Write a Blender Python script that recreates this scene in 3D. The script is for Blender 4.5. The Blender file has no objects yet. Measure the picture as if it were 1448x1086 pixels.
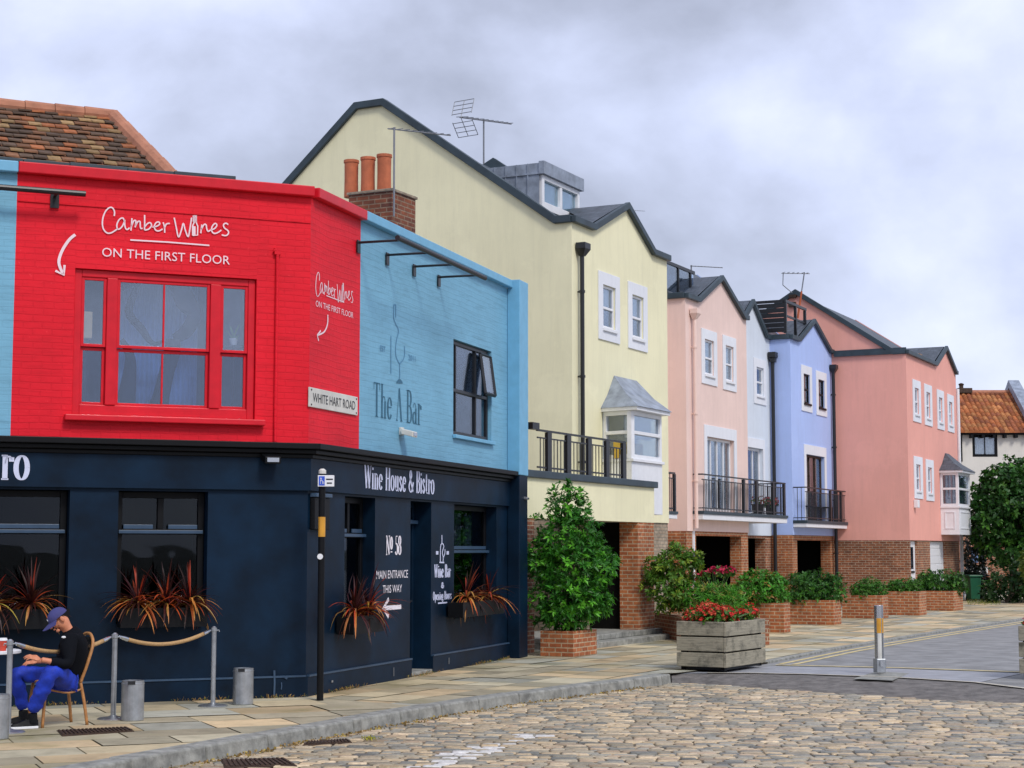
import bpy, bmesh, math, random
import numpy as np
from mathutils import Vector, Matrix

random.seed(7)
rng = np.random.default_rng(7)
SC = bpy.context.scene
COL = SC.collection
R = math.radians

# ------------------------------------------------------------------ camera
FPX, CU, CV = 2450.0, 724.0, 543.0          # focal length and centre of the 1448x1086 picture
EYE = 1.75
PITCH = math.atan(235.0 / FPX)
cam_d = bpy.data.cameras.new('camera')
cam = bpy.data.objects.new('camera', cam_d)
COL.objects.link(cam)
cam.location = (0, 0, EYE)
cam.rotation_euler = (math.pi / 2 + PITCH, 0, 0)
cam_d.sensor_width = 36
cam_d.lens = 36 * FPX / 1448
cam_d.clip_end = 5000
SC.camera = cam


def ray(u, v):
    a = (u - CU) / FPX
    b = (CV - v) / FPX
    return Vector((a, math.cos(PITCH) - b * math.sin(PITCH), math.sin(PITCH) + b * math.cos(PITCH)))


def at(u, v, y):
    """the point at distance y along the street axis"""
    d = ray(u, v)
    k = y / d.y
    return Vector((d.x * k, y, EYE + d.z * k))


def G(u, v, z=0.0):
    d = ray(u, v)
    k = (z - EYE) / d.z
    return Vector((d.x * k, d.y * k, z))


class Frame:
    """s runs along a facade, t out of it towards the street, z up"""
    def __init__(self, o, d):
        self.o = Vector((o[0], o[1]))
        self.d = Vector((d[0], d[1])).normalized()
        self.n = Vector((self.d.y, -self.d.x))

    def pt(self, s, t, z):
        p = self.o + self.d * s + self.n * t
        return Vector((p.x, p.y, z))

    def px(self, u, v, t=0.0):
        r = ray(u, v)
        k = (t + self.o.dot(self.n)) / (r.x * self.n.x + r.y * self.n.y)
        p = Vector((r.x * k, r.y * k))
        return (p - self.o).dot(self.d), EYE + r.z * k

    def pxs(self, u, v, s):
        r = ray(u, v)
        k = (s + self.o.dot(self.d)) / (r.x * self.d.x + r.y * self.d.y)
        p = Vector((r.x * k, r.y * k))
        return (p - self.o).dot(self.n), EYE + r.z * k

    def st(self, p):
        q = Vector((p[0], p[1])) - self.o
        return q.dot(self.d), q.dot(self.n)


CORNER = G(432, 985)
FA = Frame(CORNER, ((6500 - CU) / FPX, 1))
FB = Frame(CORNER, ((1516 - CU) / FPX, 1))
ROW = Frame((0, 0), (0.443, 0.8966))
WORLD = Frame((0, 0), (1, 0))               # t points at the camera (t = -y)

# ------------------------------------------------------------------ object helpers
ORIGIN = {}


def tag(o, label, cat, group=None, kind=None):
    if label:
        o['label'] = label
    if cat:
        o['category'] = cat
    if group:
        o['group'] = group
    if kind:
        o['kind'] = kind
    return o


def thing(name, label, cat, loc, group=None):
    o = bpy.data.objects.new(name, None)
    o.empty_display_size = 0.2
    COL.objects.link(o)
    o.location = loc
    ORIGIN[o.name] = Vector(loc)
    return tag(o, label, cat, group)


class MB:
    def __init__(self):
        self.v, self.f, self.c, self.m = [], [], [], []
        self.cur = 0
        self.col = (1, 1, 1)

    def face(self, pts):
        b = len(self.v)
        self.v += [Vector(p) for p in pts]
        self.c += [self.col] * len(pts)
        self.f.append(tuple(range(b, b + len(pts))))
        self.m.append(self.cur)
        return self

    def mesh(self, vs, fs):
        b = len(self.v)
        self.v += [Vector(p) for p in vs]
        self.c += [self.col] * len(vs)
        for f in fs:
            self.f.append(tuple(i + b for i in f))
            self.m.append(self.cur)
        return self

    def box(self, F, s0, s1, t0, t1, z0, z1):
        p = [F.pt(s, t, z) for z in (z0, z1) for t in (t0, t1) for s in (s0, s1)]
        return self.mesh(p, [(0, 1, 3, 2), (4, 6, 7, 5), (0, 4, 5, 1), (2, 3, 7, 6), (0, 2, 6, 4), (1, 5, 7, 3)])

    def prism(self, pts, off):
        """polygon (3D points) pushed along off"""
        off = Vector(off)
        n = len(pts)
        vs = [Vector(p) for p in pts] + [Vector(p) + off for p in pts]
        fs = [tuple(range(n)), tuple(range(2 * n - 1, n - 1, -1))]
        fs += [(i, i + n, (i + 1) % n + n, (i + 1) % n) for i in range(n)]
        return self.mesh(vs, fs)

    def tube(self, pts, r, n=8, caps=True):
        pts = [Vector(p) for p in pts]
        rs = r if isinstance(r, (list, tuple)) else [r] * len(pts)
        vs, fs = [], []
        prev = None
        for i, p in enumerate(pts):
            d = (pts[min(i + 1, len(pts) - 1)] - pts[max(i - 1, 0)]).normalized()
            if prev is None:
                a = d.cross(Vector((0, 0, 1)))
                if a.length < 1e-3:
                    a = d.cross(Vector((1, 0, 0)))
                a.normalize()
            else:
                a = (prev - d * prev.dot(d)).normalized()
            prev = a
            b = d.cross(a)
            for k in range(n):
                an = 2 * math.pi * k / n
                vs.append(p + (a * math.cos(an) + b * math.sin(an)) * rs[i])
        for i in range(len(pts) - 1):
            for k in range(n):
                fs.append((i * n + k, i * n + (k + 1) % n, (i + 1) * n + (k + 1) % n, (i + 1) * n + k))
        if caps:
            fs.append(tuple(range(n - 1, -1, -1)))
            fs.append(tuple(range((len(pts) - 1) * n, len(pts) * n)))
        return self.mesh(vs, fs)

    def lathe(self, c, prof, n=24):
        """prof: list of (r, z) from bottom to top"""
        c = Vector(c)
        vs, fs = [], []
        for r, z in prof:
            for k in range(n):
                an = 2 * math.pi * k / n
                vs.append(c + Vector((math.cos(an) * r, math.sin(an) * r, z)))
        for i in range(len(prof) - 1):
            for k in range(n):
                fs.append((i * n + k, i * n + (k + 1) % n, (i + 1) * n + (k + 1) % n, (i + 1) * n + k))
        fs.append(tuple(range(n - 1, -1, -1)))
        fs.append(tuple(range((len(prof) - 1) * n, len(prof) * n)))
        return self.mesh(vs, fs)

    def blob(self, c, rx, ry, rz, rot=None, n=12):
        vs, fs = [], []
        for i in range(n + 1):
            th = math.pi * i / n
            for k in range(2 * n):
                ph = math.pi * k / n
                p = Vector((math.sin(th) * math.cos(ph) * rx, math.sin(th) * math.sin(ph) * ry, math.cos(th) * rz))
                vs.append(Vector(c) + (rot @ p if rot else p))
        m = 2 * n
        for i in range(n):
            for k in range(m):
                fs.append((i * m + k, (i + 1) * m + k, (i + 1) * m + (k + 1) % m, i * m + (k + 1) % m))
        return self.mesh(vs, fs)

    def band(self, pts, fn, c0, c1, h):
        """a square-section strip standing on the polyline pts (2D); fn(a, b, c) gives the 3D point, c0..c1 its depth"""
        P = [Vector(p) for p in pts]
        top = []
        for i, p in enumerate(P):
            ds = []
            if i > 0:
                ds.append((P[i] - P[i - 1]).normalized())
            if i < len(P) - 1:
                ds.append((P[i + 1] - P[i]).normalized())
            ns = [Vector((-d.y, d.x)) for d in ds]
            ns = [q if q.y >= 0 else -q for q in ns]
            m = sum(ns, Vector((0, 0))).normalized()
            k = h / max(0.5, m.dot(ns[0]))
            top.append(p + m * k)
        vs, fs = [], []
        for p, q in zip(P, top):
            vs += [fn(p.x, p.y, c0), fn(q.x, q.y, c0), fn(q.x, q.y, c1), fn(p.x, p.y, c1)]
        for i in range(len(P) - 1):
            a, b = i * 4, i * 4 + 4
            for k in range(4):
                fs.append((a + k, a + (k + 1) % 4, b + (k + 1) % 4, b + k))
        e = (len(P) - 1) * 4
        fs += [(3, 2, 1, 0), (e, e + 1, e + 2, e + 3)]
        return self.mesh(vs, fs)

    def build(self, name, mats, parent=None, smooth=False, bevel=0.0, loc=None, label=None):
        if not isinstance(mats, (list, tuple)):
            mats = [mats]
        if parent is not None:
            o0 = ORIGIN[parent.name]
        elif loc is not None:
            o0 = Vector(loc)
        else:
            xs = np.array([tuple(p) for p in self.v])
            o0 = Vector(((xs[:, 0].min() + xs[:, 0].max()) / 2, (xs[:, 1].min() + xs[:, 1].max()) / 2, xs[:, 2].min()))
        me = bpy.data.meshes.new(name)
        me.from_pydata([tuple(p - o0) for p in self.v], [], self.f)
        for m in mats:
            me.materials.append(m)
        if len(mats) > 1:
            me.polygons.foreach_set('material_index', self.m)
        # metre-scaled UVs, wall-aligned
        uv = me.uv_layers.new(name='UVMap')
        data = np.empty(len(me.loops) * 2, np.float32)
        V = self.v
        li = 0
        for f in self.f:
            n = Vector((0, 0, 0))
            for i in range(len(f)):
                p, q = V[f[i]], V[f[(i + 1) % len(f)]]
                n += Vector(((p.y - q.y) * (p.z + q.z), (p.z - q.z) * (p.x + q.x), (p.x - q.x) * (p.y + q.y)))
            if n.length > 0:
                n.normalize()
            h = math.hypot(n.x, n.y)
            if h < 0.35:
                for i in f:
                    data[li] = V[i].x
                    data[li + 1] = V[i].y
                    li += 2
            else:
                tx, ty = -n.y / h, n.x / h
                if abs(tx) > abs(ty):
                    sg = 1 if tx > 0 else -1
                else:
                    sg = 1 if ty > 0 else -1
                tx, ty = tx * sg, ty * sg
                sl = 1.0 / max(h, 0.3)
                for i in f:
                    data[li] = V[i].x * tx + V[i].y * ty
                    data[li + 1] = V[i].z * sl
                    li += 2
        uv.data.foreach_set('uv', data)
        if any(c != (1, 1, 1) for c in self.c):
            at_ = me.color_attributes.new('Tint', 'FLOAT_COLOR', 'POINT')
            at_.data.foreach_set('color', np.array([(c[0], c[1], c[2], 1) for c in self.c], np.float32).ravel())
        bm = bmesh.new()
        bm.from_mesh(me)
        bmesh.ops.recalc_face_normals(bm, faces=bm.faces)
        bm.to_mesh(me)
        bm.free()
        if smooth:
            me.polygons.foreach_set('use_smooth', [True] * len(me.polygons))
        o = bpy.data.objects.new(name, me)
        COL.objects.link(o)
        if parent is not None:
            o.parent = parent
        else:
            o.location = o0
        ORIGIN[o.name] = o0
        if bevel > 0:
            b = o.modifiers.new('bevel', 'BEVEL')
            b.width = bevel
            b.segments = 2
            b.limit_method = 'ANGLE'
            b.angle_limit = R(40)
        if label:
            o['label'] = label
        return o


def copy_tree(o, parent=None):
    c = o.copy()
    COL.objects.link(c)
    c.parent = parent
    for ch in list(o.children):
        copy_tree(ch, c)
    return c


# ------------------------------------------------------------------ materials
def new_mat(name):
    m = bpy.data.materials.new(name)
    m.use_nodes = True
    nt = m.node_tree
    return m, nt, nt.nodes['Principled BSDF']


def nd(nt, typ, **kw):
    n = nt.nodes.new(typ)
    for k, v in kw.items():
        if k in n.inputs:
            n.inputs[k].default_value = v
        else:
            setattr(n, k, v)
    return n


def rgba(c):
    return (c[0], c[1], c[2], 1)


def ramp(nt, stops):
    r = nt.nodes.new('ShaderNodeValToRGB')
    els = r.color_ramp.elements
    while len(els) < len(stops):
        els.new(0.5)
    for e, (p, c) in zip(els, stops):
        e.position = p
        e.color = rgba(c) if not isinstance(c, (int, float)) else (c, c, c, 1)
    return r


def mixc(nt, a, b, fac, blend='MIX'):
    m = nt.nodes.new('ShaderNodeMix')
    m.data_type = 'RGBA'
    m.blend_type = blend
    for sock, val in ((m.inputs[0], fac), (m.inputs[6], a), (m.inputs[7], b)):
        if hasattr(val, 'is_linked') or isinstance(val, bpy.types.NodeSocket):
            nt.links.new(val, sock)
        elif isinstance(val, (int, float)):
            sock.default_value = val
        else:
            sock.default_value = rgba(val)
    return m.outputs[2]


def uvnode(nt):
    return nd(nt, 'ShaderNodeTexCoord').outputs['UV']


def objnode(nt):
    return nd(nt, 'ShaderNodeTexCoord').outputs['Object']


def noise(nt, vec, scale, detail=6, rough=0.6, stretch=None):
    if stretch:
        mp = nd(nt, 'ShaderNodeMapping')
        mp.inputs['Scale'].default_value = stretch
        nt.links.new(vec, mp.inputs['Vector'])
        vec = mp.outputs[0]
    n = nd(nt, 'ShaderNodeTexNoise', Scale=scale, Detail=detail, Roughness=rough)
    nt.links.new(vec, n.inputs['Vector'])
    return n.outputs['Fac']


def bump(nt, bsdf, h, strength, dist):
    b = nd(nt, 'ShaderNodeBump', Strength=strength, Distance=dist)
    nt.links.new(h, b.inputs['Height'])
    nt.links.new(b.outputs[0], bsdf.inputs['Normal'])
    return b


def simple(name, col, rough=0.6, metal=0.0, var=0.15, scale=6.0, bmp=0.0, spec=0.5):
    m, nt, b = new_mat(name)
    v = objnode(nt)
    n = noise(nt, v, scale)
    r = ramp(nt, [(0.3, tuple(c * (1 - var) for c in col)), (0.7, tuple(min(1, c * (1 + var)) for c in col))])
    nt.links.new(n, r.inputs[0])
    nt.links.new(r.outputs[0], b.inputs['Base Color'])
    b.inputs['Roughness'].default_value = rough
    b.inputs['Metallic'].default_value = metal
    b.inputs['Specular IOR Level'].default_value = spec
    if bmp:
        bump(nt, b, noise(nt, v, scale * 6), bmp, 0.01)
    return m


def brick_nodes(nt, vec, w=0.225, h=0.075, mort=0.011):
    t = nd(nt, 'ShaderNodeTexBrick')
    t.inputs['Scale'].default_value = 1.0
    t.inputs['Brick Width'].default_value = w
    t.inputs['Row Height'].default_value = h
    t.inputs['Mortar Size'].default_value = mort
    t.inputs['Mortar Smooth'].default_value = 0.3
    nt.links.new(vec, t.inputs['Vector'])
    return t


def painted_brick(name, col, dirt=0.12, depth=0.5):
    m, nt, b = new_mat(name)
    v = uvnode(nt)
    # the old courses are not quite true: bend the coordinates a little
    dn = nd(nt, 'ShaderNodeTexNoise', Scale=1.3, Detail=3)
    nt.links.new(v, dn.inputs['Vector'])
    sb = nd(nt, 'ShaderNodeVectorMath', operation='SUBTRACT')
    nt.links.new(dn.outputs['Color'], sb.inputs[0])
    sb.inputs[1].default_value = (0.5, 0.5, 0.5)
    sc = nd(nt, 'ShaderNodeVectorMath', operation='SCALE')
    sc.inputs['Scale'].default_value = 0.085
    nt.links.new(sb.outputs[0], sc.inputs[0])
    ad = nd(nt, 'ShaderNodeVectorMath', operation='ADD')
    nt.links.new(v, ad.inputs[0])
    nt.links.new(sc.outputs[0], ad.inputs[1])
    t = brick_nodes(nt, ad.outputs[0], 0.23, 0.078, 0.008)
    t.inputs['Color1'].default_value = (1, 1, 1, 1)
    t.inputs['Color2'].default_value = (0.75, 0.75, 0.75, 1)
    t.inputs['Mortar'].default_value = (0.0, 0.0, 0.0, 1)
    n1 = noise(nt, v, 0.9, 5)
    n2 = noise(nt, v, 14, 5, 0.7)
    n3 = noise(nt, v, 2.2, 7, 0.75, (.7, 9, 1))
    r1 = ramp(nt, [(0.3, tuple(c * (1 - dirt) for c in col)), (0.7, tuple(min(1, c * (1 + dirt)) for c in col))])
    nt.links.new(n1, r1.inputs[0])
    dark = tuple(c * 0.66 for c in col)
    r3 = ramp(nt, [(0.50, 0.0), (0.70, 0.75)])
    nt.links.new(n3, r3.inputs[0])
    c = mixc(nt, r1.outputs[0], dark, r3.outputs[0])
    # paint scuffed off here and there
    pale = tuple(min(1, x * 1.15 + 0.05) for x in col)
    r4 = ramp(nt, [(0.63, 0.0), (0.72, 0.55)])
    nt.links.new(n2, r4.inputs[0])
    c = mixc(nt, c, pale, r4.outputs[0])
    mm = nd(nt, 'ShaderNodeMath', operation='MULTIPLY')
    nt.links.new(t.outputs['Fac'], mm.inputs[0])
    mm.inputs[1].default_value = 0.15
    c = mixc(nt, c, dark, mm.outputs[0])
    nt.links.new(c, b.inputs['Base Color'])
    b.inputs['Roughness'].default_value = 0.55
    b.inputs['Specular IOR Level'].default_value = 0.22
    ad2 = nd(nt, 'ShaderNodeMath', operation='MULTIPLY_ADD')
    nt.links.new(n2, ad2.inputs[0])
    ad2.inputs[1].default_value = 0.5
    nt.links.new(t.outputs['Color'], ad2.inputs[2])
    bump(nt, b, ad2.outputs[0], depth, 0.012)
    return m


def brick(name, c1, c2, mortar, stain=0.3):
    m, nt, b = new_mat(name)
    v = uvnode(nt)
    t = brick_nodes(nt, v)
    t.inputs['Color1'].default_value = rgba(c1)
    t.inputs['Color2'].default_value = rgba(c2)
    t.inputs['Mortar'].default_value = rgba(mortar)
    n = noise(nt, v, 1.4, 6, 0.7)
    n2 = noise(nt, v, 9, 3)
    r = ramp(nt, [(0.35, 1 - stain), (0.65, 1.12)])
    nt.links.new(n, r.inputs[0])
    c = mixc(nt, t.outputs['Color'], r.outputs[0], 1.0, 'MULTIPLY')
    r2 = ramp(nt, [(0.3, 0.7), (0.7, 1.15)])
    nt.links.new(n2, r2.inputs[0])
    c = mixc(nt, c, r2.outputs[0], 1.0, 'MULTIPLY')
    nt.links.new(c, b.inputs['Base Color'])
    b.inputs['Roughness'].default_value = 0.85
    inv = nd(nt, 'ShaderNodeMath', operation='SUBTRACT')
    inv.inputs[0].default_value = 1
    nt.links.new(t.outputs['Fac'], inv.inputs[1])
    bump(nt, b, inv.outputs[0], 0.6, 0.012)
    return m


def render_wall(name, col, var=0.07):
    m, nt, b = new_mat(name)
    v = uvnode(nt)
    n1 = noise(nt, v, 0.5, 6, 0.65)
    n2 = noise(nt, v, 2.0, 8, 0.75, (2.6, 0.22, 1))
    r = ramp(nt, [(0.25, tuple(c * (1 - var) for c in col)), (0.75, tuple(min(1, c * (1 + var)) for c in col))])
    nt.links.new(n1, r.inputs[0])
    r2 = ramp(nt, [(0.47, 0.0), (0.80, 0.40)])
    nt.links.new(n2, r2.inputs[0])
    grime = tuple(c * 0.72 for c in col)
    c = mixc(nt, r.outputs[0], grime, r2.outputs[0])
    # patch repairs and weathering
    r5 = ramp(nt, [(0.54, 0.0), (0.60, 0.30)])
    nt.links.new(noise(nt, v, 0.75, 9, 0.7), r5.inputs[0])
    c = mixc(nt, c, tuple(min(1, x * 1.10 + .02) for x in col), r5.outputs[0])
    r6 = ramp(nt, [(0.60, 0.0), (0.74, 0.35)])
    nt.links.new(noise(nt, v, 3.2, 9, 0.75), r6.inputs[0])
    c = mixc(nt, c, tuple(x * .80 for x in col), r6.outputs[0])
    nt.links.new(c, b.inputs['Base Color'])
    b.inputs['Roughness'].default_value = 0.8
    bump(nt, b, noise(nt, v, 60, 4), 0.12, 0.006)
    return m


def tinted(name, rough=0.7, spec=0.4, bmp=0.3, bscale=40, mott=0.3, mscale=12, trans=0.0, moss=None):
    """takes its colour from the mesh's own per-piece Tint"""
    m, nt, b = new_mat(name)
    a = nd(nt, 'ShaderNodeAttribute', attribute_name='Tint')
    v = objnode(nt)
    r = ramp(nt, [(0.3, 1 - mott), (0.7, 1 + mott)])
    nt.links.new(noise(nt, v, mscale, 6, 0.7), r.inputs[0])
    c = mixc(nt, a.outputs['Color'], r.outputs[0], 1.0, 'MULTIPLY')
    if moss:
        rm = ramp(nt, [(0.52, 0.0), (0.68, 0.75)])
        nt.links.new(noise(nt, v, 0.8, 7, 0.72), rm.inputs[0])
        c = mixc(nt, c, moss, rm.outputs[0])
    nt.links.new(c, b.inputs['Base Color'])
    b.inputs['Roughness'].default_value = rough
    b.inputs['Specular IOR Level'].default_value = spec
    if bmp:
        bump(nt, b, noise(nt, v, bscale, 5), bmp, 0.008)
    if trans:
        tr = nd(nt, 'ShaderNodeBsdfTranslucent')
        nt.links.new(c, tr.inputs['Color'])
        mx = nd(nt, 'ShaderNodeMixShader')
        mx.inputs[0].default_value = trans
        nt.links.new(b.outputs[0], mx.inputs[1])
        nt.links.new(tr.outputs[0], mx.inputs[2])
        nt.links.new(mx.outputs[0], nt.nodes['Material Output'].inputs[0])
    return m


def slate_mat(name, c1, c2, w=0.3, h=0.2):
    m, nt, b = new_mat(name)
    v = uvnode(nt)
    t = brick_nodes(nt, v, w, h, 0.006)
    t.inputs['Color1'].default_value = rgba(c1)
    t.inputs['Color2'].default_value = rgba(c2)
    t.inputs['Mortar'].default_value = (0.01, 0.012, 0.015, 1)
    r = ramp(nt, [(0.3, 0.6), (0.7, 1.3)])
    nt.links.new(noise(nt, v, 5, 5), r.inputs[0])
    nt.links.new(mixc(nt, t.outputs['Color'], r.outputs[0], 1.0, 'MULTIPLY'), b.inputs['Base Color'])
    b.inputs['Roughness'].default_value = 0.55
    bump(nt, b, t.outputs['Color'], 0.5, 0.02)
    return m


def glass(name, refl=0.3, tint=(0.75, 0.82, 0.88), fk=0.8):
    m, nt, b = new_mat(name)
    nt.nodes.remove(b)
    tr = nd(nt, 'ShaderNodeBsdfTransparent', Color=rgba(tint))
    gl = nd(nt, 'ShaderNodeBsdfGlossy', Roughness=0.015, Color=(.86, .93, 1, 1))
    n = noise(nt, objnode(nt), 1.1, 2)
    bp = nd(nt, 'ShaderNodeBump', Strength=0.06, Distance=0.05)
    nt.links.new(n, bp.inputs['Height'])
    nt.links.new(bp.outputs[0], gl.inputs['Normal'])
    lw = nd(nt, 'ShaderNodeLayerWeight', Blend=0.25)
    ma = nd(nt, 'ShaderNodeMath', operation='MULTIPLY_ADD')
    nt.links.new(lw.outputs['Fresnel'], ma.inputs[0])
    ma.inputs[1].default_value = fk
    ma.inputs[2].default_value = refl
    ma.use_clamp = True
    mx = nd(nt, 'ShaderNodeMixShader')
    nt.links.new(ma.outputs[0], mx.inputs[0])
    nt.links.new(tr.outputs[0], mx.inputs[1])
    nt.links.new(gl.outputs[0], mx.inputs[2])
    nt.links.new(mx.outputs[0], nt.nodes['Material Output'].inputs[0])
    return m


M = {}
M['red'] = painted_brick('red painted brick', (0.78, 0.010, 0.026))
M['redtrim'] = simple('red gloss paint', (0.64, 0.010, 0.024), 0.4, var=0.1, spec=0.3)
M['skyblue'] = painted_brick('sky blue painted brick', (0.195, 0.44, 0.61), 0.1, 0.3)
M['bluetrim'] = simple('sky blue trim', (0.17, 0.44, 0.65), 0.5, var=0.08)
M['navy'] = simple('navy shopfront paint', (0.0019, 0.0125, 0.031), 0.5, var=0.5, scale=1.6, bmp=0.08, spec=0.17)
M['navyline'] = simple('navy edge paint', (0.03, 0.065, 0.12), 0.4)
M['black'] = simple('black paint', (0.004, 0.0045, 0.006), 0.5, spec=0.2)
M['white'] = simple('white paint', (0.80, 0.81, 0.84), 0.45, var=0.05)
M['whitelet'] = simple('white lettering paint', (0.85, 0.80, 0.86), 0.5, var=0.06)
M['paleblue'] = simple('pale blue lettering paint', (0.62, 0.66, 0.86), 0.5, var=0.06)
M['pinklet'] = simple('pale pink lettering paint', (0.88, 0.68, 0.74), 0.5, var=0.06)
M['bluelet'] = simple('blue lettering paint', (0.02, 0.13, 0.22), 0.5)
M['bluelet2'] = simple('faded blue lettering', (0.075, 0.24, 0.42), 0.6)
M['yellow'] = render_wall('yellow render', (0.86, 0.815, 0.55))
M['pink'] = render_wall('pale pink render', (0.84, 0.63, 0.56))
M['whitewall'] = render_wall('white render', (0.68, 0.74, 0.82))
M['blue'] = render_wall('lilac blue render', (0.43, 0.555, 0.91))
M['salmon'] = render_wall('salmon render', (0.85, 0.40, 0.325))
M['cream'] = render_wall('cottage render', (0.68, 0.65, 0.59))
M['surround'] = render_wall('white render surround', (0.78, 0.80, 0.85), 0.04)
M['coping'] = simple('dark lead coping', (0.03, 0.05, 0.065), 0.5, var=0.3, scale=3)
M['slate'] = slate_mat('slate', (0.055, 0.07, 0.09), (0.085, 0.10, 0.125))
M['lead'] = simple('lead sheet', (0.25, 0.29, 0.36), 0.5, var=0.35, scale=4, bmp=0.2)
M['brick'] = brick('orange brick', (0.50, 0.165, 0.055), (0.36, 0.10, 0.035), (0.52, 0.38, 0.24))
M['brickdk'] = brick('weathered brick', (0.42, 0.145, 0.06), (0.24, 0.08, 0.04), (0.52, 0.40, 0.28), 0.4)
M['brickpale'] = brick('pale brick', (0.46, 0.37, 0.27), (0.36, 0.27, 0.19), (0.3, 0.26, 0.2))
M['stackbrick'] = brick('chimney brick', (0.30, 0.085, 0.035), (0.14, 0.045, 0.028), (0.30, 0.2, 0.13))
M['pot'] = simple('terracotta', (0.50, 0.14, 0.06), 0.8, var=0.2)
M['dark'] = simple('shade-black interior', (0.006, 0.0055, 0.005), 0.95, spec=0.1)  # near-black base colour, the shade of unlit interiors painted in
M['room'] = simple('room interior', (0.10, 0.10, 0.11), 0.9)
M['roomblue'] = simple('blue grey room', (0.13, 0.21, 0.36), 0.9)
M['curtain'] = simple('net curtain', (0.62, 0.66, 0.66), 0.9, var=0.2, scale=12)
M['ochre'] = simple('ochre fabric', (0.55, 0.36, 0.05), 0.9)
M['glass'] = glass('window glass', 0.10, (.93, .95, .97), 0.7)
M['glasslow'] = glass('lower window glass', 0.10, (0.70, 0.78, 0.92))  # darker copy, its tint imitates the dimmer reflection in lower panes
M['glassup'] = glass('sky-lit window glass', 0.15, (0.88, 0.93, 0.99))  # bluer, shinier copy to suggest sky mirrored in the panes
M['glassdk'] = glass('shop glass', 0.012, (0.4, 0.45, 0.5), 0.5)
M['aqua'] = simple('aqua blind', (0.50, 0.78, 0.72), 0.5)
M['clay'] = tinted('old clay tile', 0.85, 0.3, 0.5, 30, 0.35, 10)
M['ridge'] = simple('ridge tile', (0.40, 0.17, 0.10), 0.85, var=0.25, scale=5)
M['metal'] = simple('galvanised steel', (0.42, 0.44, 0.46), 0.38, 0.85, var=0.22, scale=9, bmp=0.1)
M['steel'] = simple('brushed steel', (0.55, 0.57, 0.60), 0.25, 0.95, var=0.1)
M['rail'] = simple('black railing', (0.012, 0.013, 0.016), 0.4)
M['alu'] = simple('aerial aluminium', (0.22, 0.23, 0.25), 0.5, 0.6)
M['rope'] = simple('hemp rope', (0.50, 0.31, 0.14), 0.9, var=0.25, scale=60, bmp=0.6)
M['cane'] = simple('rattan cane', (0.42, 0.19, 0.06), 0.5, var=0.25, scale=20)
M['wood'] = None
M['soil'] = simple('soil', (0.035, 0.025, 0.018), 0.95)
M['leaf'] = tinted('leaves', 0.42, 0.32, 0.0, 40, 0.1, 8, 0.22)
M['petal'] = tinted('petals', 0.6, 0.3, 0.0, 40, 0.1, 8, 0.25)
M['bark'] = simple('bark', (0.09, 0.065, 0.045), 0.9, var=0.3, bmp=0.5)
M['cobble'] = tinted('setts', 0.5, 0.45, 0.45, 30, 0.32, 16)
M['flag'] = tinted('flagstones', 0.75, 0.35, 0.35, 22, 0.24, 3.2, moss=(0.15, 0.135, 0.045))
M['joint'] = simple('sand and moss joints', (0.20, 0.16, 0.08), 0.95, var=0.5, scale=3)
M['grit'] = simple('sandy joints', (0.125, 0.098, 0.062), 0.95, var=0.5, scale=4, bmp=0.5)
M['kerb'] = simple('granite kerb', (0.26, 0.26, 0.235), 0.8, var=0.45, scale=7, bmp=0.5)
M['asphalt'] = simple('asphalt', (0.235, 0.235, 0.235), 0.8, var=0.3, scale=2.2, bmp=0.5)
M['ramp'] = simple('ramp tarmac', (0.145, 0.132, 0.122), 0.85, var=0.45, scale=6, bmp=0.8)
M['table'] = simple('smooth blue-grey tarmac', (0.29, 0.30, 0.325), 0.55, var=0.2, scale=3, bmp=0.2)
M['line'] = simple('worn yellow line', (0.60, 0.49, 0.24), 0.8, var=0.25, scale=9)
M['paleline'] = simple('pale edging', (0.50, 0.46, 0.38), 0.8, var=0.25, scale=9)
M['land'] = simple('far ground', (0.10, 0.10, 0.08), 0.9, var=0.3, scale=0.3)
M['iron'] = simple('cast iron', (0.06, 0.035, 0.022), 0.6, 0.3, var=0.5, scale=12)
M['signwhite'] = simple('aged white sign', (0.64, 0.63, 0.58), 0.55, var=0.12, scale=5)
M['signblue'] = simple('sign blue', (0.03, 0.09, 0.55), 0.4)
M['amber'] = simple('amber reflective band', (0.62, 0.30, 0.03), 0.35)
M['green'] = simple('green bin', (0.012, 0.10, 0.05), 0.45)
M['skin'] = simple('skin', (0.62, 0.24, 0.13), 0.55, var=0.12, scale=12)
M['jacket'] = simple('black jacket', (0.004, 0.005, 0.008), 0.85, bmp=0.3, spec=0.12)
M['trousers'] = simple('blue trousers', (0.006, 0.035, 0.42), 0.7, var=0.4, scale=9, bmp=0.5)
M['cap'] = simple('navy cap', (0.045, 0.045, 0.17), 0.8)
M['cupred'] = simple('red cup', (0.55, 0.06, 0.03), 0.5)
M['orangepipe'] = simple('rusty orange pole', (0.45, 0.10, 0.03), 0.6)


def wood_mat():
    m, nt, b = new_mat('weathered grey boards')
    v = uvnode(nt)
    g = noise(nt, v, 3.0, 8, 0.75, (1.2, 14, 1))
    r = ramp(nt, [(0.3, (0.16, 0.15, 0.12)), (0.5, (0.31, 0.28, 0.205)), (0.75, (0.43, 0.395, 0.30))])
    nt.links.new(g, r.inputs[0])
    st = noise(nt, v, 3.5, 6, 0.7)
    r2 = ramp(nt, [(0.5, 0.0), (0.68, 0.85)])
    nt.links.new(st, r2.inputs[0])
    nt.links.new(mixc(nt, r.outputs[0], (0.05, 0.05, 0.035), r2.outputs[0]), b.inputs['Base Color'])
    b.inputs['Roughness'].default_value = 0.85
    bump(nt, b, g, 0.5, 0.01)
    return m


M['wood'] = wood_mat()

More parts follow.
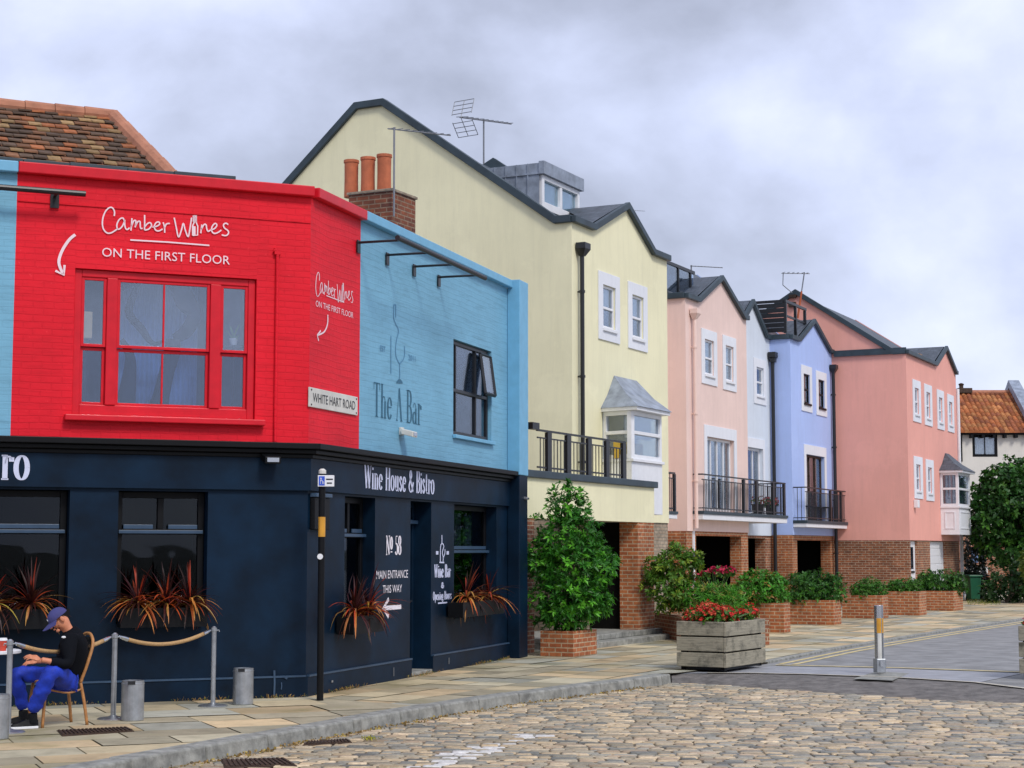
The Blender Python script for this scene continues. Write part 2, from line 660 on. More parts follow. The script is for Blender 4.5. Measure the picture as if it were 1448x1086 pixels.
# ------------------------------------------------------------------ lettering
def catmull(P, k=6):
    P = [Vector(p) for p in P]
    if len(P) < 3:
        return P
    out = []
    for i in range(len(P) - 1):
        p0, p1, p2, p3 = P[max(i - 1, 0)], P[i], P[i + 1], P[min(i + 2, len(P) - 1)]
        for j in range(k):
            t = j / k
            out.append(0.5 * ((2 * p1) + (p2 - p0) * t + (2 * p0 - 5 * p1 + 4 * p2 - p3) * t * t + (3 * p1 - p0 - 3 * p2 + p3) * t ** 3))
    out.append(P[-1])
    return out


def ribbon(mb, F, pts, t, wv, wh=None):
    """flat painted stroke on wall F; wv = width of upright strokes, wh = of level ones"""
    wh = wv if wh is None else wh
    P = [Vector(p) for p in pts]
    L, Rr = [], []
    for i, p in enumerate(P):
        d = P[min(i + 1, len(P) - 1)] - P[max(i - 1, 0)]
        if d.length < 1e-9:
            d = Vector((1, 0))
        d.normalize()
        w = wh + (wv - wh) * abs(d.y) ** 2
        n = Vector((-d.y, d.x)) * w / 2
        L.append(p + n)
        Rr.append(p - n)
    vs = [F.pt(q.x, t, q.y) for q in L] + [F.pt(q.x, t, q.y) for q in Rr]
    n = len(P)
    mb.mesh(vs, [(i, i + 1, n + i + 1, n + i) for i in range(n - 1)])


def arc(cx, cy, rx, ry, a0, a1, n=14):
    return [(cx + rx * math.cos(R(a0 + (a1 - a0) * i / n)), cy + ry * math.sin(R(a0 + (a1 - a0) * i / n))) for i in range(n + 1)]


XH = 0.64
GL = {}          # glyph: width, strokes; a stroke is (points, 'n') nib, or 's' serif
def V(x, y0, y1, serif0=True, serif1=True):
    out = [([(x, y0), (x, y1)], 'n')]
    if serif0:
        out.append(([(x - 0.17, y0), (x + 0.17, y0)], 's'))
    if serif1:
        out.append(([(x - 0.17, y1), (x + 0.12, y1)], 's'))
    return out


GL['W'] = (1.25, [([(0.1, 1), (0.38, 0)], 'n'), ([(0.38, 0), (0.62, 1)], 's'), ([(0.62, 1), (0.9, 0)], 'n'), ([(0.9, 0), (1.15, 1)], 's'),
                  ([(0, 1), (0.25, 1)], 's'), ([(0.5, 1), (0.75, 1)], 's'), ([(1.02, 1), (1.25, 1)], 's')])
GL['i'] = (0.36, V(0.18, 0, XH) + [([(0.18, 0.8), (0.18, 0.9)], 'n')])
GL['n'] = (0.8, V(0.2, 0, XH) + [([(0.2, 0.48)] + arc(0.4, 0.48, 0.2, 0.16, 170, 0), 's'), ([(0.6, 0.5), (0.6, 0)], 'n'), ([(0.45, 0), (0.76, 0)], 's')])
GL['h'] = (0.8, V(0.2, 0, 1) + [([(0.2, 0.48)] + arc(0.4, 0.48, 0.2, 0.16, 170, 0), 's'), ([(0.6, 0.5), (0.6, 0)], 'n'), ([(0.45, 0), (0.76, 0)], 's')])
GL['u'] = (0.8, [([(0.2, XH), (0.2, 0.14)], 'n'), (arc(0.38, 0.14, 0.18, 0.14, 180, 350), 's'), ([(0.6, XH), (0.6, 0)], 'n'), ([(0.04, XH), (0.2, XH)], 's'), ([(0.45, XH), (0.6, XH)], 's'), ([(0.6, 0), (0.76, 0)], 's')])
GL['e'] = (0.68, [(arc(0.34, XH / 2, 0.25, XH / 2, 15, 325, 20), 'n'), ([(0.1, 0.35), (0.58, 0.35)], 's')])
GL['o'] = (0.7, [(arc(0.35, XH / 2, 0.27, XH / 2, 0, 360, 24), 'n')])
GL['s'] = (0.58, [(catmull([(0.48, 0.5), (0.3, XH), (0.12, 0.5), (0.28, 0.34), (0.46, 0.16), (0.28, 0), (0.08, 0.14)], 4), 'n')])
GL['t'] = (0.5, [([(0.22, 0.88), (0.22, 0.1)], 'n'), (arc(0.36, 0.1, 0.14, 0.1, 180, 320, 6), 's'), ([(0.05, XH), (0.42, XH)], 's')])
GL['r'] = (0.56, V(0.18, 0, XH) + [([(0.18, 0.42)] + arc(0.36, 0.44, 0.16, 0.18, 160, 30, 6), 's'), ([(0.48, 0.60), (0.48, 0.48)], 'n')])
GL['a'] = (0.68, [(arc(0.3, 0.46, 0.2, 0.18, 165, 0, 8), 's'), ([(0.5, 0.48), (0.5, 0.0)], 'n'), (arc(0.3, 0.18, 0.2, 0.18, 40, 330, 14), 'n'), ([(0.5, 0), (0.64, 0)], 's')])
GL['p'] = (0.74, V(0.2, -0.3, XH) + [(arc(0.36, XH / 2, 0.26, XH / 2, 130, -130, 16), 'n')])
GL['g'] = (0.72, [(arc(0.34, 0.4, 0.24, 0.24, 0, 360, 18), 'n'), (arc(0.34, -0.12, 0.26, 0.16, 0, 360, 16), 'n')])
GL['B'] = (0.8, V(0.2, 0, 1) + [([(0.2, 1)] + arc(0.42, 0.76, 0.24, 0.24, 90, -90, 10) + [(0.2, 0.52)], 'n'), (arc(0.44, 0.26, 0.28, 0.26, 90, -90, 10) + [(0.2, 0)], 'n')])
GL['H'] = (0.95, V(0.2, 0, 1) + V(0.75, 0, 1) + [([(0.2, 0.5), (0.75, 0.5)], 's')])
GL['T'] = (0.85, V(0.42, 0, 1, True, False) + [([(0.04, 1), (0.8, 1)], 's'), ([(0.05, 1), (0.05, 0.8)], 's'), ([(0.79, 1), (0.79, 0.8)], 's')])
GL['A'] = (0.9, [([(0.12, 0), (0.42, 1)], 's'), ([(0.42, 1), (0.74, 0)], 'n'), ([(0, 0), (0.25, 0)], 's'), ([(0.6, 0), (0.88, 0)], 's')])
GL['N'] = (0.9, [([(0.15, 0), (0.15, 1)], 's'), ([(0.15, 1), (0.75, 0)], 'n'), ([(0.75, 0), (0.75, 1)], 's'), ([(0.02, 0), (0.3, 0)], 's'), ([(0, 1), (0.2, 1)], 's'), ([(0.62, 1), (0.9, 1)], 's')])
GL['I'] = (0.42, V(0.2, 0, 1))
GL['S'] = (0.75, [(catmull([(0.62, 0.78), (0.4, 1), (0.14, 0.78), (0.36, 0.54), (0.62, 0.26), (0.38, 0), (0.1, 0.24)], 5), 'n')])
GL['R'] = (0.85, V(0.2, 0, 1) + [([(0.2, 1)] + arc(0.42, 0.76, 0.25, 0.24, 90, -90, 10) + [(0.2, 0.52)], 'n'), ([(0.42, 0.52), (0.74, 0)], 'n')])
GL['O'] = (0.9, [(arc(0.44, 0.5, 0.34, 0.5, 0, 360, 26), 'n')])
GL['5'] = (0.7, [([(0.56, 1), (0.2, 1), (0.18, 0.56)], 's'), (arc(0.32, 0.3, 0.26, 0.3, 120, -150, 14), 'n')])
GL['8'] = (0.7, [(arc(0.34, 0.76, 0.22, 0.24, 0, 360, 18), 'n'), (arc(0.34, 0.26, 0.27, 0.26, 0, 360, 18), 'n')])
GL['º'] = (0.6, [(arc(0.28, 0.62, 0.2, 0.32, 0, 360, 18), 'n'), ([(0.08, 0.14), (0.5, 0.14)], 's')])
GL['&'] = (1.0, [(catmull([(0.95, 0.45), (0.7, 0.1), (0.4, 0), (0.12, 0.22), (0.3, 0.5), (0.58, 0.72), (0.46, 0.98), (0.26, 0.82), (0.42, 0.5), (0.92, 0.02)], 5), 'n')])
GL[' '] = (0.4, [])
SERIF_GAP = 0.06


def serif_text(mb, F, txt, s0, s1, z0, z1, t, wv, wh):
    """condensed serif lettering fitted between s0..s1, capitals from z0 to z1"""
    tot = sum(GL[c][0] + SERIF_GAP for c in txt) - SERIF_GAP
    k = (s1 - s0) / tot
    x = 0
    for c in txt:
        w, st = GL[c]
        for pts, kind in st:
            q = [(s0 + (x + a) * k, z0 + b * (z1 - z0)) for a, b in pts]
            if kind == 's':
                ribbon(mb, F, q, t, wh, wh)
            else:
                ribbon(mb, F, q, t, wv, wh)
        x += w + SERIF_GAP


def sans_text(mb, F, txt, s0, s1, z0, z1, t, space=1.0):
    cu = bpy.data.curves.new('lettering', 'FONT')
    cu.body = txt
    cu.space_character = space
    cu.resolution_u = 3
    o = bpy.data.objects.new('lettering', cu)
    me = o.to_mesh()
    vs = np.array([v.co[:2] for v in me.vertices])
    x0, x1, y0, y1 = vs[:, 0].min(), vs[:, 0].max(), vs[:, 1].min(), vs[:, 1].max()
    pts = [F.pt(s0 + (x - x0) / (x1 - x0) * (s1 - s0), t, z0 + (y - y0) / (y1 - y0) * (z1 - z0)) for x, y in vs]
    mb.mesh(pts, [tuple(p.vertices) for p in me.polygons])
    o.to_mesh_clear()
    bpy.data.objects.remove(o)
    bpy.data.curves.remove(cu)


# ------------------------------------------------------------------ walls with openings
def wall_grid(mb, F, s0, s1, z0, z1, t, holes, depth=0.16):
    ss = sorted(set([s0, s1] + [h[i] for h in holes for i in (0, 1) if s0 < h[i] < s1]))
    zs = sorted(set([z0, z1] + [h[i] for h in holes for i in (2, 3) if z0 < h[i] < z1]))
    for a, b in zip(ss, ss[1:]):
        for c, d in zip(zs, zs[1:]):
            ms, mz = (a + b) / 2, (c + d) / 2
            if any(h[0] < ms < h[1] and h[2] < mz < h[3] for h in holes):
                continue
            mb.face([F.pt(a, t, c), F.pt(b, t, c), F.pt(b, t, d), F.pt(a, t, d)])
    for h in holes:
        a, b, c, d = max(h[0], s0), min(h[1], s1), max(h[2], z0), min(h[3], z1)
        i = t - (h[4] if len(h) > 4 else depth)
        mb.face([F.pt(a, t, c), F.pt(a, i, c), F.pt(a, i, d), F.pt(a, t, d)])
        mb.face([F.pt(b, t, c), F.pt(b, t, d), F.pt(b, i, d), F.pt(b, i, c)])
        mb.face([F.pt(a, t, d), F.pt(a, i, d), F.pt(b, i, d), F.pt(b, t, d)])
        if h[2] > z0:
            mb.face([F.pt(a, t, c), F.pt(b, t, c), F.pt(b, i, c), F.pt(a, i, c)])


def ring(mb, F, s0, s1, z0, z1, t0, t1, w, wb=None):
    """four butted bars around a rectangle (inside it)"""
    wb = w if wb is None else wb
    mb.box(F, s0, s0 + w, t0, t1, z0, z1)
    mb.box(F, s1 - w, s1, t0, t1, z0, z1)
    mb.box(F, s0 + w, s1 - w, t0, t1, z1 - w, z1)
    mb.box(F, s0 + w, s1 - w, t0, t1, z0, z0 + wb)


def window(parent, F, h, t, frame='white', fw=0.06, bars=(0.5,), cols=(), pane='glass', depth=0.12, back='room', curtain=None, surround=None, sill=None, name='sash_window', label=None, backd=0.9):
    """h = opening (s0, s1, z0, z1); the frame is the part, what it carries are sub-parts"""
    s0, s1, z0, z1 = h[:4]
    e = 0.004
    f = MB()
    tg = t - depth
    ring(f, F, s0 + e, s1 - e, z0 + e, z1 - e, tg - 0.05, tg, fw)
    zin0, zin1, sin0, sin1 = z0 + e + fw, z1 - e - fw, s0 + e + fw, s1 - e - fw
    for b in bars:
        z = zin0 + (zin1 - zin0) * b
        f.box(F, sin0, sin1, tg - 0.055, tg + 0.012, z - 0.025, z + 0.025)
    for c in cols:
        s = sin0 + (sin1 - sin0) * c
        f.box(F, s - 0.02, s + 0.02, tg - 0.045, tg + 0.006, zin0, zin1)
    o = f.build(name, M[frame], parent, bevel=0.006, label=label)
    g = MB()
    g.box(F, sin0 - 0.01, sin1 + 0.01, tg - 0.032, tg - 0.026, zin0 - 0.01, zin1 + 0.01)
    g.build('pane', M[pane], o)
    if curtain:
        c = MB()
        for (a0, a1, b0, b1, mat) in curtain:
            c = MB()
            w = (sin1 - sin0)
            n = max(4, int((a1 - a0) * w / 0.05))
            pts = []
            for i in range(n + 1):
                s = sin0 + w * (a0 + (a1 - a0) * i / n)
                pts.append((s, tg - 0.062 - 0.02 * (i % 2)))
            zz0, zz1 = zin0 + (zin1 - zin0) * b0, zin0 + (zin1 - zin0) * b1
            for (p, q) in zip(pts, pts[1:]):
                c.face([F.pt(p[0], p[1], zz0), F.pt(q[0], q[1], zz0), F.pt(q[0], q[1], zz1), F.pt(p[0], p[1], zz1)])
            c.build('curtain', M[mat], o)
    if back:
        k = MB()
        a, b, c_, d = s0 - 0.25, s1 + 0.25, z0 - 0.25, z1 + 0.25
        ti, to = tg - backd, tg - 0.09
        k.face([F.pt(a, ti, c_), F.pt(b, ti, c_), F.pt(b, ti, d), F.pt(a, ti, d)])
        k.face([F.pt(a, ti, c_), F.pt(a, to, c_), F.pt(a, to, d), F.pt(a, ti, d)])
        k.face([F.pt(b, ti, c_), F.pt(b, to, c_), F.pt(b, to, d), F.pt(b, ti, d)])
        k.face([F.pt(a, ti, d), F.pt(b, ti, d), F.pt(b, to, d), F.pt(a, to, d)])
        k.face([F.pt(a, ti, c_), F.pt(b, ti, c_), F.pt(b, to, c_), F.pt(a, to, c_)])
        k.build('room_behind', M[back], o)
    if surround:
        w, mat = surround[:2]
        u = MB()
        top, bot = (surround[2], surround[3]) if len(surround) > 2 else (w, w)
        u.box(F, s0 - w, s0, t + 0.002, t + 0.03, z0 - bot, z1 + top)
        u.box(F, s1, s1 + w, t + 0.002, t + 0.03, z0 - bot, z1 + top)
        u.box(F, s0, s1, t + 0.002, t + 0.03, z1, z1 + top)
        if bot > 0:
            u.box(F, s0, s1, t + 0.002, t + 0.03, z0 - bot, z0)
        u.build('surround', M[mat], o, bevel=0.004)
    if sill:
        u = MB()
        u.box(F, s0 - 0.03, s1 + 0.03, t + 0.031, t + 0.07, z0 - 0.07, z0 - 0.005)
        u.build('sill', M[sill], o, bevel=0.006)
    return o
# ================================================================== the pub on the corner
pub = thing('pub_building', 'corner pub painted red and sky blue above a navy shopfront', 'pub', CORNER)
ZR, ZCB, ZFB, ZT = 3.04, 2.86, 2.47, 6.08      # foot of the upper wall, cornice foot, fascia foot, wall top
SL = -6.6                                       # left end of the left wall
sRed = FA.px(20, 420)[0]                        # red starts here on the left wall
sBlue = FB.px(509, 450)[0]                      # and ends here on the right wall
sPier0, sEnd = FB.px(735, 520, 0.22)[0], FB.px(747, 520, 0.22)[0]
ZPIER = FB.px(741, 398, 0.22)[1]

# upper walls
hr = (FA.px(104, 480)[0], FA.px(362, 480)[0], FA.px(240, 590)[1], FA.px(240, 387)[1])
w = MB()
wall_grid(w, FA, sRed, 0, ZR, ZT, 0, [hr + (0.14,)])
wall_grid(w, FB, 0, sBlue, ZR, ZT, 0, [])
# faint raised courses and the panel line over the window
for v0, th in ((262, 0.02), (300, 0.012)):
    z = FA.px(230, v0)[1]
    w.box(FA, sRed + 0.01, -0.003, 0.0015, 0.014, z, z + th)
redwall = w.build('painted_brick_wall', M['red'], pub, label='red painted brick upper wall')
w = MB()
hb = (FB.px(641, 550)[0], FB.px(695, 550)[0], FB.px(668, 619)[1], FB.px(668, 488)[1])
wall_grid(w, FB, sBlue, sEnd, ZR, ZT, 0, [hb + (0.14,)])
bluewall = w.build('painted_brick_wall', M['skyblue'], pub, label='sky blue painted brick upper wall')
w = MB()
wall_grid(w, FA, SL, sRed, ZR, ZT, 0, [])
leftwall = w.build('painted_brick_wall', M['skyblue'], pub, label='sky blue strip of wall beside the red')
# end pier
w = MB()
w.box(FB, sPier0, sEnd, 0.003, 0.22, ZR - 0.06, ZPIER)
w.build('pier', M['bluetrim'], pub, bevel=0.01)
w = MB()
w.box(FB, sPier0 + 0.01, sEnd - 0.01, 0.005, 0.21, 0, ZR - 0.063)
w.build('pier', M['navy'], pub, bevel=0.01, label='navy foot of the end pier')
# hidden sides and the flat roof
w = MB()
back = 7.5
A0, B1 = FA.pt(SL, 0, 0), FB.pt(sEnd, 0, 0)
Ab, Bb = FA.pt(SL, -back, 0), FB.pt(sEnd, -4.5, 0)
up = Vector((0, 0, 5.7))
for p, q in ((A0, Ab), (Ab, Bb), (Bb, B1)):
    w.face([p, q, q + up, p + up])
w.build('rear_wall', M['brickdk'], pub)
w = MB()
w.face([FA.pt(SL, -0.02, 5.68), FB.pt(0, -0.02, 5.68), FB.pt(sEnd, -0.02, 5.68), Bb + up * 0.996, Ab + up * 0.996])
w.build('flat_roof', M['lead'], pub)
w = MB()      # the thickness of the parapet
w.box(FA, SL, 0, -0.3, -0.28, 5.69, ZT)
w.box(FB, 0, sEnd, -0.3, -0.28, 5.69, ZT)
w.build('parapet', M['lead'], pub)


def fnF(F):
    return lambda a, b, c: F.pt(a, c, b)


# coping
w = MB()
w.box(FA, sRed, 0.02, -0.3, 0.10, ZT + 0.002, ZT + 0.13)
w.box(FB, 0.03, sBlue, -0.3, 0.10, ZT + 0.002, ZT + 0.13)
w.build('coping', M['redtrim'], pub, bevel=0.012)
w = MB()
w.box(FB, sBlue + 0.002, sPier0, -0.3, 0.10, ZT + 0.002, ZT + 0.13)
w.build('coping', M['bluetrim'], pub, bevel=0.012, label='sky blue coping along the blue wall')
w = MB()
w.box(FA, SL, sRed - 0.002, -0.3, 0.10, ZT + 0.002, ZT + 0.13)
w.build('coping', M['bluetrim'], pub, bevel=0.012, label='sky blue coping at the left end')
w = MB()
s = SL
while s < -1.0:
    e = s + random.uniform(0.5, 0.9)
    w.box(FA, s, e - 0.006, -0.34, 0.07, ZT + 0.132, ZT + 0.165 + random.uniform(0, 0.012))
    s = e
w.build('flashing', M['coping'], pub, bevel=0.004)

# cornice and fascia
w = MB()
for a, b, z0, z1 in ((0.0, 0.20, ZR - 0.075, ZR - 0.004), (0.0, 0.13, ZCB + 0.05, ZR - 0.078), (0.0, 0.075, ZCB, ZCB + 0.047)):
    k = math.tan(R(24.5))                       # mitre of the blunt corner
    w.prism([FA.pt(SL, a, z0), FA.pt(SL, b, z0), FA.pt(b * k, b, z0), FB.pt(-0.0, 0.0, z0)], (0, 0, z1 - z0))
    w.prism([FB.pt(0, 0, z0), FA.pt(b * k, b, z0), FB.pt(sPier0 - 0.003, b, z0), FB.pt(sPier0 - 0.003, 0, z0)], (0, 0, z1 - z0))
w.build('cornice', M['black'], pub, bevel=0.008)
w = MB()
b = 0.05
w.prism([FA.pt(SL, 0.001, ZFB), FA.pt(SL, b, ZFB), FA.pt(b * k, b, ZFB), FB.pt(0, 0.001, ZFB)], (0, 0, ZCB - ZFB - 0.002))
w.prism([FB.pt(0, 0.001, ZFB), FA.pt(b * k, b, ZFB), FB.pt(sPier0 - 0.003, b, ZFB), FB.pt(sPier0 - 0.003, 0.001, ZFB)], (0, 0, ZCB - ZFB - 0.002))
fascia = w.build('fascia_board', M['navy'], pub)

# ground floor
gl1 = (SL + 0.3, FA.px(97, 780)[0], FA.px(60, 885)[1], ZFB - 0.03)
gl2 = (FA.px(166, 780)[0], FA.px(293, 780)[0], FA.px(230, 882)[1], ZFB - 0.03)
w = MB()
wall_grid(w, FA, SL, 0, -0.12, ZR, 0, [gl1 + (0.26,), gl2 + (0.26,)])
gb1 = (FB.px(487, 780)[0], FB.px(530, 780)[0], FB.px(508, 880)[1], ZFB - 0.03)
gd = (FB.px(580, 820)[0], FB.px(609.5, 820)[0], 0.0, ZFB - 0.03)
gb2 = (FB.px(642, 780)[0], FB.px(702, 780)[0], FB.px(670, 872)[1], ZFB - 0.03)
wall_grid(w, FB, 0, sEnd, -0.12, ZR, 0, [gb1 + (0.26,), gd + (0.40,), gb2 + (0.26,)])
shop = w.build('shopfront_wall', M['navy'], pub)
w = MB()
ZP = 0.235
b = 0.035
w.prism([FA.pt(SL, 0.001, -0.12), FA.pt(SL, b, -0.12), FA.pt(b * k, b, -0.12), FB.pt(0, 0.001, -0.12)], (0, 0, ZP + 0.12))
w.prism([FB.pt(0, 0.001, -0.12), FA.pt(b * k, b, -0.12), FB.pt(gd[0] - 0.005, b, -0.12), FB.pt(gd[0] - 0.005, 0.001, -0.12)], (0, 0, ZP + 0.12))
w.box(FB, gd[1] + 0.005, sPier0 - 0.003, 0.001, b, -0.12, ZP)
w.build('plinth', M['navy'], pub)
w = MB()
w.box(FA, SL, -0.01, 0.002, b + 0.012, ZP + 0.001, ZP + 0.022)
w.box(FB, 0.01, gd[0] - 0.006, 0.002, b + 0.012, ZP + 0.001, ZP + 0.022)
w.box(FB, gd[1] + 0.006, sPier0 - 0.004, 0.002, b + 0.012, ZP + 0.001, ZP + 0.022)
w.build('plinth_moulding', M['navyline'], pub)

# shop windows
def shop_window(F, h, ztr, mull, blind=None):
    s0, s1, z0, z1 = h
    e, tg = 0.004, -0.17
    f = MB()
    ring(f, F, s0 + e, s1 - e, z0 + e, z1 - e, tg - 0.06, tg, 0.075)
    f.box(F, s0 + 0.08, s1 - 0.08, tg - 0.06, tg + 0.02, ztr - 0.03, ztr + 0.03)
    for m in mull:
        s = s0 + (s1 - s0) * m
        f.box(F, s - 0.035, s + 0.035, tg - 0.055, tg + 0.006, ztr + 0.031, z1 - 0.08)
    o = f.build('shop_window', M['black'], pub, bevel=0.006)
    x = MB()
    x.box(F, s0 + 0.03, s1 - 0.03, tg + 0.021, tg + 0.06, ztr - 0.02, ztr + 0.02)
    segs = [s0] + [s0 + (s1 - s0) * m for m in mull] + [s1]
    for a, b_ in zip(segs, segs[1:]):
        x.box(F, a + 0.09, b_ - 0.09, tg + 0.001, tg + 0.022, ztr + 0.034, ztr + 0.085)
    x.build('transom', M['navyline'], o, bevel=0.004)
    g = MB()
    g.box(F, s0 + 0.06, s1 - 0.06, tg - 0.04, tg - 0.032, z0 + 0.06, z1 - 0.06)
    g.build('pane', M['glassdk'], o)
    kx = MB()
    ti = tg - 1.5
    kx.face([F.pt(s0 - .2, ti, z0 - .2), F.pt(s1 + .2, ti, z0 - .2), F.pt(s1 + .2, ti, z1 + .2), F.pt(s0 - .2, ti, z1 + .2)])
    for q in (s0 - 0.2, s1 + 0.2):
        kx.face([F.pt(q, ti, z0 - .2), F.pt(q, tg - .09, z0 - .2), F.pt(q, tg - .09, z1 + .2), F.pt(q, ti, z1 + .2)])
    for q in (z0 - 0.2, z1 + 0.2):
        kx.face([F.pt(s0 - .2, ti, q), F.pt(s1 + .2, ti, q), F.pt(s1 + .2, tg - .09, q), F.pt(s0 - .2, tg - .09, q)])
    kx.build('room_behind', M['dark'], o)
    for (m0, m1, za, zb, mat) in (blind or []):
        c = MB()
        c.box(F, s0 + (s1 - s0) * m0, s0 + (s1 - s0) * m1, tg - 0.16, tg - 0.12, za, zb)
        c.build('blind', M[mat], o)
    return o


zt1 = FA.px(230, 752)[1]
shop_window(FA, gl1, zt1, (0.25, 0.5, 0.75))
shop_window(FA, gl2, zt1, (0.5,))
ztb = FB.px(508, 757)[1]
shop_window(FB, gb1, ztb, (0.5,), [(0.42, 0.62, gb1[2] + 0.2, ztb - 0.05, 'curtain'), (0.40, 0.6, ztb + 0.1, gb1[3] - 0.2, 'roomblue')])
ztb2 = FB.px(672, 780)[1]
shop_window(FB, gb2, ztb2, (), [(0.42, 0.56, ztb2 + 0.05, gb2[3] - 0.12, 'cream'), (0.66, 0.8, ztb2 + 0.05, gb2[3] - 0.14, 'curtain')])
# door
d = MB()
s0, s1, z1 = gd[0], gd[1], gd[3]
zdt = FB.px(590, 737)[1]
ring(d, FB, s0 + .004, s1 - .004, 0.06, z1 - .004, -0.36, -0.26, 0.07)
d.box(FB, s0 + .075, s1 - .075, -0.36, -0.24, zdt - 0.04, zdt + 0.04)
d.box(FB, s0 + .08, s1 - .08, -0.34, -0.29, 0.135, 0.75)
ring(d, FB, s0 + .08, s1 - .08, 0.75, zdt - .045, -0.34, -0.29, 0.11)
door = d.build('door', M['navy'], pub, bevel=0.006)
d = MB()
d.box(FB, s0 + .18, s1 - .18, -0.325, -0.315, 0.85, zdt - .14)
d.box(FB, s0 + .08, s1 - .08, -0.325, -0.315, zdt + .045, z1 - .08)
d.build('pane', M['glassdk'], door)
d = MB()
d.box(FB, s0 + .002, s1 - .002, -0.8, -0.7, 0.02, z1)
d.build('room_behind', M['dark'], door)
d = MB()
d.box(FB, s0 + .01, s1 - .01, -0.23, -0.2, zdt - 0.03, zdt + 0.02)
d.build('door_head', M['navyline'], door)
d = MB()
d.tube([FB.pt(s1 - .14, -.285, 1.02), FB.pt(s1 - .14, -.24, 1.02), FB.pt(s1 - .2, -.235, 1.02)], 0.012)
d.build('handle', M['steel'], door)
d = MB()
zn = FB.px(583, 784)[1]
d.box(FB, s0 + .16, s0 + .42, -0.3145, -0.312, zn - 0.17, zn + 0.17)
d.build('notice', M['signwhite'], door)
d = MB()
d.box(FB, s0 + 0.002, s1 - 0.002, -0.42, 0.03, 0.004, 0.055)
d.build('doorstep', M['kerb'], pub, bevel=0.008)

# red tripartite window
s0, s1, z0, z1 = hr
f = MB()
tg = -0.05
ring(f, FA, s0 + .004, s1 - .004, z0 + .004, z1 - .004, tg - 0.09, tg, 0.085, 0.12)
m1a, m1b = FA.px(151, 480)[0], FA.px(166, 480)[0]
m2a, m2b = FA.px(298, 480)[0], FA.px(313, 480)[0]
for a, b_ in ((m1a, m1b), (m2a, m2b)):
    f.box(FA, a, b_, tg - 0.09, tg + 0.015, z0 + .125, z1 - .09)
redwin = f.build('sash_window', M['redtrim'], pub, bevel=0.008, label='red painted three-part sash window')
zm = FA.px(232, 491)[1]
zi0, zi1 = z0 + .124, z1 - .089
for a, b_, glz in ((s0 + .09, m1a - .002, 0), (m1b + .002, m2a - .002, 1), (m2b + .002, s1 - .09, 0)):
    q = MB()
    ring(q, FA, a, b_, zm - 0.025, zi1, tg - 0.05, tg - 0.015, 0.035)      # upper sash
    ring(q, FA, a, b_, zi0, zm - 0.03, tg - 0.085, tg - 0.052, 0.035)
    if glz:
        c_ = (a + b_) / 2
        q.box(FA, c_ - 0.011, c_ + 0.011, tg - 0.049, tg - 0.018, zm + 0.012, zi1 - .036)
        q.box(FA, c_ - 0.011, c_ + 0.011, tg - 0.084, tg - 0.055, zi0 + 0.036, zm - .067)
    q.build('sash', M['redtrim'], redwin, bevel=0.004)
    q = MB()
    q.box(FA, a + .02, b_ - .02, tg - 0.035, tg - 0.03, zm - .01, zi1 - .02)
    q.build('pane', M['glassup'], redwin)
    q = MB()
    q.box(FA, a + .02, b_ - .02, tg - 0.072, tg - 0.067, zi0 + .02, zm - .045)
    q.build('pane', M['glasslow'], redwin)
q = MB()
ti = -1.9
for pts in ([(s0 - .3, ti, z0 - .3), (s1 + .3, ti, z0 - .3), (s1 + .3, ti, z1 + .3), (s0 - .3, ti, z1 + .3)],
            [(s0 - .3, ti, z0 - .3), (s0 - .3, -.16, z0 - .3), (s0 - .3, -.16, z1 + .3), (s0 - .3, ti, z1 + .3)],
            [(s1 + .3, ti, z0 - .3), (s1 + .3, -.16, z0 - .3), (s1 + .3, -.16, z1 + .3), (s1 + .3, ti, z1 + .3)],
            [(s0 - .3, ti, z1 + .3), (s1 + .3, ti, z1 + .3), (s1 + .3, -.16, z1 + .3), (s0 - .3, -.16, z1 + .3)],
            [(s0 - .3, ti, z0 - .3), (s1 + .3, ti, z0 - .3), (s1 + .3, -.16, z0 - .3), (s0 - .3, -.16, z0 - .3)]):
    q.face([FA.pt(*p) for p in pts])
q.build('room_behind', M['roomblue'], redwin)  # blue room colour helps imitate sky mirrored in the panes
q = MB()
q.box(FA, FA.px(90, 587)[0], FA.px(373, 587)[0], 0.003, 0.11, z0 - 0.075, z0 - 0.004)
q.build('sill', M['redtrim'], redwin, bevel=0.012)
# dark loops behind the middle panes, imitating reflections in the glass
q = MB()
def reflection_loop(pts, r):
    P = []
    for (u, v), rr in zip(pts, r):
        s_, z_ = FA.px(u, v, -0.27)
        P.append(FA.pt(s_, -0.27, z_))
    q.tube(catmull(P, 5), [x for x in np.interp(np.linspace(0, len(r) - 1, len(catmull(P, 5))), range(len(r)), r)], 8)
reflection_loop([(172, 408), (195, 400), (182, 440), (200, 465), (215, 485), (232, 483)], [.03, .04, .05, .05, .03, .02])
reflection_loop([(250, 395), (262, 425), (275, 445), (262, 470), (246, 478)], [.11, .13, .09, .08, .05])
reflection_loop([(245, 480), (243, 500), (236, 525), (228, 560), (222, 585)], [.09, .10, .09, .10, .14])
reflection_loop([(172, 480), (184, 505), (182, 540), (176, 580)], [.03, .06, .09, .13])
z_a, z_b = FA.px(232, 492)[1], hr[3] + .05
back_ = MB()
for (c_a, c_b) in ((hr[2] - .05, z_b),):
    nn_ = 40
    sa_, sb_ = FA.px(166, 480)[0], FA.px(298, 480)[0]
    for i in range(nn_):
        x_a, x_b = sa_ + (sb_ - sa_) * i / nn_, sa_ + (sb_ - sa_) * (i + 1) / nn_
        back_.face([FA.pt(x_a, -.72 - .03 * (i % 2), c_a), FA.pt(x_b, -.72 - .03 * ((i + 1) % 2), c_a), FA.pt(x_b, -.72 - .03 * ((i + 1) % 2), c_b), FA.pt(x_a, -.72 - .03 * (i % 2), c_b)])
